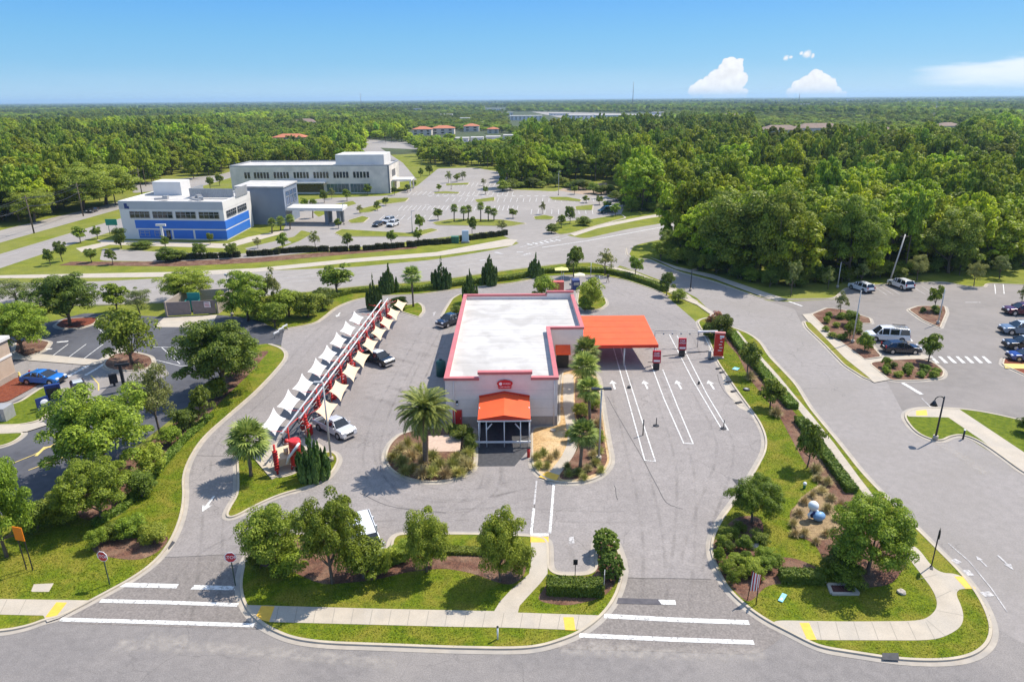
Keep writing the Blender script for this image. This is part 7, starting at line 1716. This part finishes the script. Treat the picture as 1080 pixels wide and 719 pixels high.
for k, (u, v) in enumerate([(760, 572), (768, 562), (778, 556), (757, 588), (766, 600), (775, 590), (784, 576), (772, 612), (782, 606), (790, 596), (800, 570), (808, 596), (818, 590), (796, 606), (768, 578), (786, 588), (806, 584)]):
    tree(('shrub', 'shruby', 'shrubd', 'shrub')[k % 4], u, v + 5, v - rr.uniform(5, 13), rr.uniform(13, 23), 'low leafy shrub in the mulch of the lower right bed', 'shrub', 'shrub', g)
g = 'straw coloured grasses of the right bed'
for k, (u, v) in enumerate([(836, 552), (842, 540), (848, 528), (856, 521), (866, 516), (876, 524), (872, 536), (882, 546), (870, 562), (860, 570), (848, 562), (838, 562), (878, 560), (862, 504), (872, 508), (886, 532)]):
    tuft(u, v + 4, rr.uniform(13, 19), rr.uniform(9, 14), 'straw coloured grass clump around the lawn ornament', False, g)
# right-hand lot
for (k, u, v, t, w, lb) in (('sparse', 834, 313, 274, 16, 'slim pale young tree at the forest edge, leftmost'), ('sparse', 873, 305, 280, 15, 'slim young tree left of the white cars'), ('sparse', 907, 300, 274, 16, 'slim young tree behind the white cars'), ('olive', 967, 296, 268, 20, 'slim yellowish young tree right of the leaning pole'), ('olive', 1027, 302, 274, 18, 'slim brownish young tree at the lot corner'), ('bright', 1012, 290, 262, 16, 'bright young tree before the forest right of the pole'), ('olive', 1054, 294, 269, 18, 'slim yellow green tree at the right edge of the grass'),
                            ('sparse', 886, 333, 306, 16, 'thin young tree at the top of the mulch bed'), ('young', 985, 328, 301, 15, 'young tree in the triangular mulch island'), ('young', 979, 382, 351, 22, 'young tree beside the black hatchback'), ('sparse', 1077, 322, 300, 12, 'thin young tree at the right edge behind the maroon car')):
    tree(k, u, v, t, w, lb)
for (u, v, t, w, lb) in ((896, 343, 327, 18, 'green shrub left of the white van'), (912, 370, 350, 17, 'green shrub in front of the white van'), (934, 388, 376, 10, 'small yellow green shrub below the hatchback'), (896, 358, 338, 12, 'thin shrub at the foot of the pale light pole')): tree('shrub', u, v, t, w, lb, 'shrub', 'shrub')
g = 'low planting of the mulch beds in the right lot'
rr = random.Random(3)
for (u0, v0, u1, v1, n) in ((862, 333, 900, 360, 12), (945, 388, 990, 397, 16), (972, 326, 996, 330, 6), (930, 386, 945, 398, 5), (893, 338, 908, 366, 6)):
    for k in range(n):
        u, v = rr.uniform(u0, u1), rr.uniform(v0, v1)
        tree(('shrub', 'shrubd', 'shruby')[k % 3], u, v + 2, v - rr.uniform(3, 6), rr.uniform(6, 10), 'low ground shrub in a mulch bed of the right lot', 'shrub', 'shrub', g)
tree('shrubd', 1083, 458, 440, 22, 'dark shrub at the right edge of the small lawn', 'shrub', 'shrub')
# campus: street trees, palms and the clipped row
CT = [(53, 280, 262, 11), (66, 276, 254, 13), (85, 256, 238, 15), (103, 252, 238, 11), (97, 277, 262, 13), (119, 279, 262, 12), (212, 273, 256, 15), (245, 272, 256, 14), (299, 264, 245, 13), (272, 262, 250, 9), (333, 262, 243, 13), (367, 263, 245, 12), (413, 258, 242, 12), (443, 245, 226, 11), (357, 241, 230, 8), (441, 256, 240, 11), (498, 248, 228, 10), (530, 245, 232, 12), (462, 232, 219, 11), (572, 226, 212, 7), (592, 240, 226, 10), (601, 236, 217, 11), (541, 230, 220, 10),
      (444, 187, 177, 6), (453, 185, 174, 8), (473, 193, 180, 8), (482, 192, 183, 8), (488, 190, 180, 9), (606, 205, 196, 8), (618, 214, 206, 8), (512, 205, 196, 7), (407, 217, 208, 8), (463, 202, 194, 6), (510, 196, 188, 6), (640, 222, 212, 10), (649, 228, 214, 12), (632, 216, 206, 9), (380, 225, 216, 8), (398, 222, 212, 8), (175, 263, 248, 9), (222, 258, 245, 8)]
for (u, v, t, w) in CT + [(388, 206, 194, 9), (342, 214, 200, 9), (350, 210, 198, 8), (366, 212, 199, 10), (322, 222, 208, 9), (416, 206, 197, 7), (430, 203, 194, 7), (437, 198, 190, 6), (260, 186, 172, 12), (275, 182, 170, 12), (232, 196, 182, 9), (222, 200, 186, 9)]: tree(random.choice(['young', 'youngd', 'young', 'olive']), u, v, t, w, 'small planted street tree on the medical campus', 'campus_tree', 'tree', 'small trees of the medical campus')
for k, (u, v, t) in enumerate(((479, 234, 217), (489, 233, 219), (494, 232, 218), (507, 234, 215), (515, 233, 219), (521, 233, 221))): palm('fan', u, v, u, t + 3, 10, 'palm in the campus car park, %s of six from the left' % ORD[k])
for k, (u, v, t) in enumerate(((330, 230, 212), (312, 226, 214), (296, 243, 230), (306, 242, 228), (287, 246, 232))): palm('fan', u, v, u, t + 3, 11, 'palm by the clinic drop off, %s in from the right' % ['second', 'third', 'first of the near trio', 'second of the near trio', 'third of the near trio'][k])
CL = tree_parts(('clipped', 1))
row = [(540, 248)] ; pts = [(437, 260), (446, 258.5), (470, 257), (500, 252.5), (536, 247.5)]
def along(px, n):
    w = G(px); L_ = [0]
    for a, b in zip(w, w[1:]): L_.append(L_[-1] + (b - a).length)
    for k in range(n):
        s = L_[-1] * k / (n - 1)
        for i in range(len(w) - 1):
            if s <= L_[i + 1] + 1e-6:
                yield w[i].lerp(w[i + 1], (s - L_[i]) / (L_[i + 1] - L_[i])); break
for px, n in ((pts, 34), ([(346, 266), (370, 264.5), (400, 263), (436, 260)], 22), ([(295, 267), (316, 266), (345, 265)], 14), ([(170, 274), (215, 273), (268, 270), (292, 268)], 22)):
    for p in along(px, n):
        if random.random() < .12: continue
        t = link('clipped_shrub', HEDROW.data) if 'HEDROW' in globals() else None
        if t is None:
            rg = np.random.default_rng(77); n_ = 420; u_ = rg.uniform(-1, 1, (n_, 3)); ax_ = rg.integers(0, 3, n_); u_[np.arange(n_), ax_] = np.sign(u_[np.arange(n_), ax_]); nn_ = np.zeros((n_, 3)); nn_[np.arange(n_), ax_] = u_[np.arange(n_), ax_]
            v_ = quads_np(u_ * np.array([.6, .6, .6]) + np.array([0, 0, .65]), nn_ + unit(n_) * .5, .16)
            core = MB().box((0, 0, .6), (1.05, 1.05, 1.1))
            t = HEDROW = link('clipped_shrub', mesh_quads('clipped_shrub', v_, [HEDGED, HEDGED], core))
        t.location = (p.x + random.uniform(-.2, .2), p.y + random.uniform(-.3, .3), .02); s = random.uniform(.8, 1.05); t.scale = (s, s, s)
        tag(t, 'small dark clipped shrub in the row along the campus edge', 'shrub', 'clipped shrubs along the campus edge')
for (u, v, t, w, lb) in ((128, 262, 240, 16, 'leafy shrub at the left foot of the clinic'), (150, 262, 254, 24, 'low shrubs under the blue front of the clinic'), (175, 276, 260, 20, 'dark shrub before the clinic sign'), (186, 275, 264, 22, 'wide low shrub right of the clinic sign'), (582, 246, 236, 14, 'shrub at the tip of the campus entrance island'), (616, 238, 228, 18, 'shrub midway on the campus entrance island')): tree('shrubd', u, v, t, w, lb, 'shrub', 'shrub')

# short turf blades on the nearest lawns
def turf(polys, holes, dens, hgt):
    out = []
    for px in polys:
        w = G(px); xs = [p.x for p in w]; ys = [p.y for p in w]; wp = [(p.x, p.y) for p in w]
        hp = [[(p.x, p.y) for p in G(h_)] for h_ in holes]
        n = int((max(xs) - min(xs)) * (max(ys) - min(ys)) * dens)
        c = np.stack([rng.uniform(min(xs), max(xs), n), rng.uniform(min(ys), max(ys), n)], 1)
        def inside(c, poly):
            r = np.zeros(len(c), bool); j = len(poly) - 1
            for i in range(len(poly)):
                xi, yi = poly[i]; xj, yj = poly[j]
                cond = ((yi > c[:, 1]) != (yj > c[:, 1])) & (c[:, 0] < (xj - xi) * (c[:, 1] - yi) / (yj - yi + 1e-12) + xi); r ^= cond; j = i
            return r
        k = inside(c, wp)
        for h_ in hp: k &= ~inside(c, h_)
        out.append(c[k])
    c = np.vstack(out); n = len(c)
    patch = np.array([noise_t.noise((x * .35, y * .35, 0)) for x, y in c])
    hh = hgt * rng.uniform(.5, 1.4, n) * (1 + .35 * patch); a = rng.uniform(0, 6.28, n); wd = rng.uniform(.025, .06, n); ln = rng.uniform(-.7, .7, (n, 2)) * hh[:, None]
    b = np.concatenate([c, np.full((n, 1), .10)], 1); e = np.stack([np.cos(a) * wd, np.sin(a) * wd, np.zeros(n)], 1)
    t = b + np.concatenate([ln, hh[:, None]], 1)
    v = np.stack([b - e, b + e, t + e * .45, t - e * .45], 1).reshape(-1, 3)
    me = bpy.data.meshes.new('grass'); me.vertices.add(4 * n); me.vertices.foreach_set('co', v.ravel().astype(np.float32))
    me.loops.add(4 * n); me.loops.foreach_set('vertex_index', np.arange(4 * n, dtype=np.int32)); me.polygons.add(n)
    me.polygons.foreach_set('loop_start', np.arange(0, 4 * n, 4, dtype=np.int32)); me.update(); me.validate(); me.materials.append(LAWNB)
    o = link('grass', me); o['kind'] = 'stuff'; o['label'] = 'short turf of the lawns near the street'
from mathutils import noise as noise_t
LA_ = [(256, 605), (255, 622), (260, 640), (275, 639), (522, 645), (530, 632), (553, 608), (556, 570), (505, 566), (410, 592), (372, 592), (300, 568), (262, 588)]
LB2 = [(290, 658), (540, 663.5), (595, 666), (606, 667), (590, 675), (560, 682), (480, 683.5), (345, 678), (305, 672)]
LC2 = [(548, 641), (560, 630), (570, 617), (580, 609), (630, 608), (655, 606), (650, 628), (634, 648), (606, 649)]
LH = [(808, 653), (970, 655), (986, 640), (980, 622), (950, 584), (915, 530), (880, 480), (845, 442), (815, 408), (775, 360), (745, 352), (757, 380), (778, 412), (804, 448), (809, 463), (808, 478), (794, 503), (777, 528), (760, 552), (750, 576), (756, 597), (768, 620), (786, 638)]
LH2 = [(852, 678), (982, 678), (1002, 672), (1017, 661), (1018, 645), (1008, 623), (1030, 623), (1043, 648), (1046, 668), (1038, 683), (1020, 693), (990, 697), (945, 695), (900, 688), (868, 683)]
LV = [(239, 545), (245, 533), (252, 510), (251, 486), (256, 476), (264, 480), (289, 507), (318, 500), (342, 479), (356, 484), (352, 494), (344, 504), (320, 514), (296, 520), (268, 532)]
LL = [(0, 630), (98, 632), (150, 604), (176, 580), (190, 551), (195, 525), (193, 503), (201, 481), (214, 463), (238, 441), (268, 415), (262, 398), (230, 426), (206, 452), (178, 482), (150, 514), (126, 548), (80, 546), (0, 560)]
MUL = [[(268, 600), (300, 602), (340, 618), (395, 613), (430, 604), (470, 600), (500, 606), (532, 618), (545, 616), (556, 604), (552, 585), (500, 585), (420, 584), (370, 590), (366, 567), (300, 567), (275, 577)],
       [(762, 352), (772, 352), (790, 375), (812, 402), (838, 436), (862, 468), (895, 515), (918, 545), (950, 575), (960, 592), (940, 618), (905, 622), (872, 598), (858, 572), (836, 566), (832, 540), (858, 518), (868, 505), (850, 492), (838, 470), (822, 440), (800, 412), (790, 400), (778, 375), (766, 362)],
       [(750, 577), (760, 560), (778, 545), (800, 545), (806, 556), (800, 590), (836, 588), (868, 602), (866, 614), (830, 616), (808, 618), (792, 636), (784, 634), (766, 615), (755, 595)], [(580, 609), (628, 609), (650, 600), (646, 622), (634, 632), (600, 640), (574, 637), (566, 632)],
       [(96, 572), (125, 562), (165, 566), (180, 566), (172, 580), (150, 592), (122, 590), (98, 584)], [(873, 618), (897, 618), (905, 628), (877, 628)], [(36, 617), (57, 616), (52, 625), (33, 625)]]
turf([LA_, LB2, LC2, LH, LH2, LV, LL], MUL, 80, .042)

# ================================================================== woods
def inpoly(x, y, px):
    c = False; n = len(px); j = n - 1
    for i in range(n):
        xi, yi = px[i]; xj, yj = px[j]
        if (yi > y) != (yj > y) and x < (xj - xi) * (y - yi) / (yj - yi) + xi: c = not c
        j = i
    return c
WOODS = [
    [(700, 270), (735, 281), (770, 288), (810, 300), (830, 303), (880, 296), (935, 292), (1000, 284), (1100, 280), (1400, 285), (1400, 215), (930, 212), (800, 238), (740, 251), (712, 256)],
    [(532, 200), (545, 197), (585, 194), (600, 191), (645, 192), (655, 206), (664, 222), (680, 226), (730, 217), (900, 196), (1400, 190), (1400, 139), (640, 139), (560, 150), (540, 160), (535, 180)],
    [(-260, 262), (0, 238), (60, 226), (120, 209), (150, 200), (175, 186), (215, 170), (222, 139), (-320, 139)],
    [(200, 190), (215, 186), (252, 183), (372, 180), (385, 152), (432, 150), (441, 168), (460, 176), (500, 175), (532, 180), (540, 155), (700, 139), (222, 139)]]
CLEAR = [[(476, 156), (476, 144), (545, 142), (545, 152)], [(180, 206), (238, 181), (278, 170), (288, 176), (250, 187), (190, 212)], [(286, 158), (326, 158), (326, 152), (286, 152)], [(378, 152), (432, 186), (440, 170), (400, 148), (384, 147)], [(430, 150), (430, 139), (530, 139), (530, 146), (500, 150)], [(226, 172), (246, 172), (246, 165), (226, 165)], [(800, 150), (915, 152), (915, 139), (800, 139)], [(985, 143), (1020, 143), (1020, 139), (985, 139)]]
# a few broadleaf and pine prototypes, crown and trunk in one mesh (leaf material first, bark second)
def forest_proto(kind, i):
    rg = np.random.default_rng(50 + i * 13 + (7 if kind == 'pine' else 0))
    if kind == 'pine':
        p, n, c = crown_pts(56, 95, .026, zc=.68, rz=.32, rx=.42, cr=.085, rg=rg, inner=.25); leaf = .026; zf = .6; r = .016
    else:
        p, n, c = crown_pts(95, 90, .026, zc=.51, rz=.49, rx=.46, cr=.088, rg=rg, inner=.55); leaf = .026; zf = .28; r = .018
    v = quads_np(p, n, leaf, rg=rg); w = wood(rg, c, zfork=zf, r=r, nlimb=5)
    h = np.percentile(v[:, 2], 99.7); wd = 2 * np.percentile(np.hypot(v[:, 0], v[:, 1]), 97)
    v = v / np.array([wd, wd, h]); w.v = [(a / wd, b / wd, q / h) for a, b, q in w.v]
    return mesh_quads(kind + '_forest_tree', v, [LEAFF if kind != 'pine' else LEAFP, BARK], w)
FP = {k: [forest_proto(k, i) for i in range(4)] for k in ('broadleaf', 'pine')}
cand = []
fr = random.Random(21)
Y = 112.0
while Y < 760:
    sp = 5.6 + Y * .0065
    x = -Y * .95 - 20
    while x < Y * .95 + 20:
        px_, py_ = x + fr.uniform(-.42, .42) * sp, Y + fr.uniform(-.42, .42) * sp
        u, v = proj((px_, py_, 0))
        if any(inpoly(u, v, w) for w in WOODS) and not any(inpoly(u, v, w) for w in CLEAR):
            wi = next(i for i, w in enumerate(WOODS) if inpoly(u, v, w))
            cand.append((Y, px_, py_, u, v, wi))
        x += sp
    Y += sp * .95
def dims(Y, wi):
    pine = fr.random() < (.16 if wi in (0, 1) else .42 * .6 if wi == 2 else .5)
    if pine: h = fr.uniform(14, 21) ; w = fr.uniform(5.0, 7.5)
    else: h = fr.uniform(9, 16.5); w = fr.uniform(7.5, 12)
    if fr.random() < .12 and not pine: w *= 1.3; h *= 1.25
    if wi == 3: h *= .78
    if wi == 2: w *= 1.15
    if wi == 0 and Y < 150: h = min(h, fr.uniform(11, 19))
    return pine, h, w
indiv, rest = [], []
cnt = {True: 0, False: 0}
for c in cand:
    pine, h, w = dims(c[0], c[5])
    if 795 < c[3] < 1020 and c[4] < 166: h *= .55
    if 425 < c[3] < 550 and c[4] < 182: h *= .7 if c[4] > 165 else .45
    if 215 < c[3] < 340 and c[4] < 178: h *= .7
    lim = 285
    inframe = -40 < c[3] < 1120
    if cnt[pine] < lim and inframe and c[0] < 420:
        cnt[pine] += 1; indiv.append((c, pine, h, w))
    else: rest.append((c[1], c[2], w, h, pine))
for c, pine, h, w in indiv:
    nm = 'pine_tree' if pine else 'broadleaf_tree'
    o = link(nm, FP['pine' if pine else 'broadleaf'][fr.randrange(4)])
    o.location = (c[1], c[2], 0); o.scale = (w, w, h); o.rotation_euler = (0, 0, fr.uniform(0, 6.28))
    side = 'left' if c[5] == 2 else 'right' if c[5] in (0, 1) else 'middle'
    tag(o, ('tall narrow pine' if pine else 'rounded broadleaf tree') + ' standing in the %s woods' % side, 'tree', '%s of the %s woods' % ('pines' if pine else 'broadleaf trees', side))
# landmark trees of the wood's edge
for (k, u, v, tv, w, lb) in (('bright', 772, 290, 199, 88, 'great rounded tree at the left front corner of the right woods'), ('bright', 820, 298, 192, 60, 'tall leafy tree second along the front of the right woods'), ('oak', 716, 272, 238, 44, 'dark shrubby tree low at the left tip of the right woods'), ('bright', 1000, 288, 218, 60, 'bright rounded tree in the front row at right of the woods'), ('oak', 895, 296, 205, 60, 'dense tree in the front row behind the white cars'),
                             ('bright', 36, 234, 200, 46, 'isolated bright rounded tree beside the highway'), ('bright', 112, 216, 172, 64, 'broad bright tree by the highway behind the poles'), ('bright', 88, 222, 172, 56, 'broad bright tree left of its twin by the highway')):
    tree(k, u, v, tv, w, lb)
g = 'undergrowth shrubs at the foot of the right woods'
for k in range(46):
    s = k / 45; u = 700 + (1080 - 700) * s + fr.uniform(-4, 4)
    vb = np.interp(u, [700, 735, 770, 810, 835, 880, 935, 1000, 1080], [273, 284, 291, 302, 303, 297, 292, 285, 281]) + fr.uniform(-3, 1.5)
    tree(('shrub', 'shrubd', 'shruby')[k % 3], u, vb, vb - fr.uniform(8, 22), fr.uniform(14, 26), 'leafy undergrowth shrub along the front of the right woods', 'shrub', 'shrub', g)
g = 'undergrowth shrubs along the campus edge of the woods'
for k in range(26):
    s = k / 25; u = 530 + (730 - 530) * s
    vb = np.interp(u, [530, 590, 645, 664, 730], [201, 196, 207, 224, 219]) + fr.uniform(-2, 1)
    tree(('shrub', 'shrubd', 'shruby')[k % 3], u, vb, vb - fr.uniform(6, 14), fr.uniform(12, 20), 'leafy undergrowth shrub along the campus edge of the woods', 'shrub', 'shrub', g)
# everything farther off reads as one mass of trees
from mathutils import noise as noise_
pts, sc = [], []
for (x, y, w, h, pine) in rest: pts.append((x, y, 0)); sc.append((w, w, h, 1 if pine else 0))
Y = 735.0
OPEN = [[(535, 139), (602, 138), (602, 118), (535, 118)], [(600, 135), (700, 136), (700, 119), (600, 119)], [(510, 119), (535, 119), (535, 114), (510, 114)], [(430, 146), (520, 146), (520, 138), (430, 138)], [(980, 129), (988, 129), (989, 112), (985, 112)], [(300, 139), (335, 139), (335, 133), (300, 133)]]
while Y < 17000:
    sp = max(8.5, Y * .0062); dy = max(9, Y * .017)
    x = -Y * .85
    while x < Y * .85:
        px_, py_ = x + fr.uniform(-.5, .5) * sp, Y + fr.uniform(-.5, .5) * dy
        u, v = proj((px_, py_, 0))
        if not any(inpoly(u, v, w) for w in OPEN) and fr.random() > .07:
            k = 1 + Y * .00012
            big = noise_.noise((px_ * .0016, py_ * .0011, 3.3))
            if big > .34 and Y > 800 and fr.random() < .75: continue
            pine = fr.random() < .45
            h = fr.uniform(9, 17) if not pine else fr.uniform(13, 19)
            if 430 < u < 720 and v > 118: h *= .55
            if 790 < u < 920 and v > 122: h *= .6
            h *= .75 + .5 * noise_.noise((px_ * .004, py_ * .004, 0))
            w = fr.uniform(8, 12) * k * (.8 if pine else 1.05)
            pts.append((px_, py_, 0)); sc.append((w, w, h, 1 if pine else 0))
        x += sp
    Y += dy
tn = [noise_.noise((p_[0] * .0035, p_[1] * .0022, 9.1)) * .7 + fr.uniform(-.2, .2) + .08 - min(.3, p_[1] * .00007) - (.22 if p_[0] < -.25 * p_[1] and p_[1] < 1200 else 0) for p_ in pts]
me = bpy.data.meshes.new('distant_woods'); me.from_pydata(pts, [], [])
a = me.attributes.new('size', 'FLOAT_VECTOR', 'POINT'); a.data.foreach_set('vector', np.array([s[:3] for s in sc], dtype=np.float32).ravel())
a = me.attributes.new('pine', 'INT', 'POINT'); a.data.foreach_set('value', np.array([int(s[3]) * 4 + fr.randrange(4) for s in sc], dtype=np.int32))
a = me.attributes.new('tone', 'FLOAT', 'POINT'); a.data.foreach_set('value', np.array(tn, dtype=np.float32))
dw = link('distant_woods', me); dw['kind'] = 'stuff'; dw['label'] = 'endless green woods reaching to the horizon'
for m_ in (LEAFF, LEAFP, BARK): me.materials.append(m_)
# the scattered trees repeat the eight tree shapes already standing in the near woods
def first_with(meshdata): return next(o for o in bpy.data.objects if o.data is meshdata)
srcs = [first_with(m_) for m_ in FP['broadleaf'] + FP['pine']]
ng = bpy.data.node_groups.new('scatter_trees', 'GeometryNodeTree')
ng.interface.new_socket('Geometry', in_out='INPUT', socket_type='NodeSocketGeometry'); ng.interface.new_socket('Geometry', in_out='OUTPUT', socket_type='NodeSocketGeometry')
N = ng.nodes.new; L = ng.links.new
gi, go = N('NodeGroupInput'), N('NodeGroupOutput')
ip = N('GeometryNodeInstanceOnPoints'); g2i = N('GeometryNodeGeometryToInstance')
for s_ in reversed(srcs):
    oi = N('GeometryNodeObjectInfo'); oi.inputs['Object'].default_value = s_; oi.inputs['As Instance'].default_value = False; oi.transform_space = 'ORIGINAL'
    g1 = N('GeometryNodeGeometryToInstance'); L(oi.outputs['Geometry'], g1.inputs[0])
    if s_ is srcs[-1]: jn = N('GeometryNodeJoinGeometry')
    L(g1.outputs[0], jn.inputs[0])
na = N('GeometryNodeInputNamedAttribute'); na.data_type = 'FLOAT_VECTOR'; na.inputs['Name'].default_value = 'size'
ni = N('GeometryNodeInputNamedAttribute'); ni.data_type = 'INT'; ni.inputs['Name'].default_value = 'pine'
rv = N('FunctionNodeRandomValue'); rv.data_type = 'FLOAT_VECTOR'; rv.inputs[0].default_value = (0, 0, 0); rv.inputs[1].default_value = (0, 0, 6.283)
L(gi.outputs[0], ip.inputs['Points']); L(jn.outputs[0], ip.inputs['Instance']); ip.inputs['Pick Instance'].default_value = True
L(ni.outputs[0], ip.inputs['Instance Index']); L(na.outputs[0], ip.inputs['Scale']); L(rv.outputs[0], ip.inputs['Rotation']); L(ip.outputs[0], go.inputs[0])
md = dw.modifiers.new('scatter', 'NODES'); md.node_group = ng

# ================================================================== air
hz, nt, b = _nodes('thin_haze'); nt.nodes.remove(b)
pv = nt.nodes.new('ShaderNodeVolumePrincipled'); pv.inputs['Color'].default_value = (.54, .78, 1.0, 1); pv.inputs['Density'].default_value = 8e-5; pv.inputs['Anisotropy'].default_value = .2
nt.links.new(pv.outputs[0], nt.nodes['Material Output'].inputs['Volume'])
HAZE = True
if HAZE:
    q = MB(); q.box((0, 10000, 44), (34000, 20400, 92)); o = q.build('haze', hz); o['kind'] = 'stuff'; o['label'] = 'thin blue haze over the distant woods'
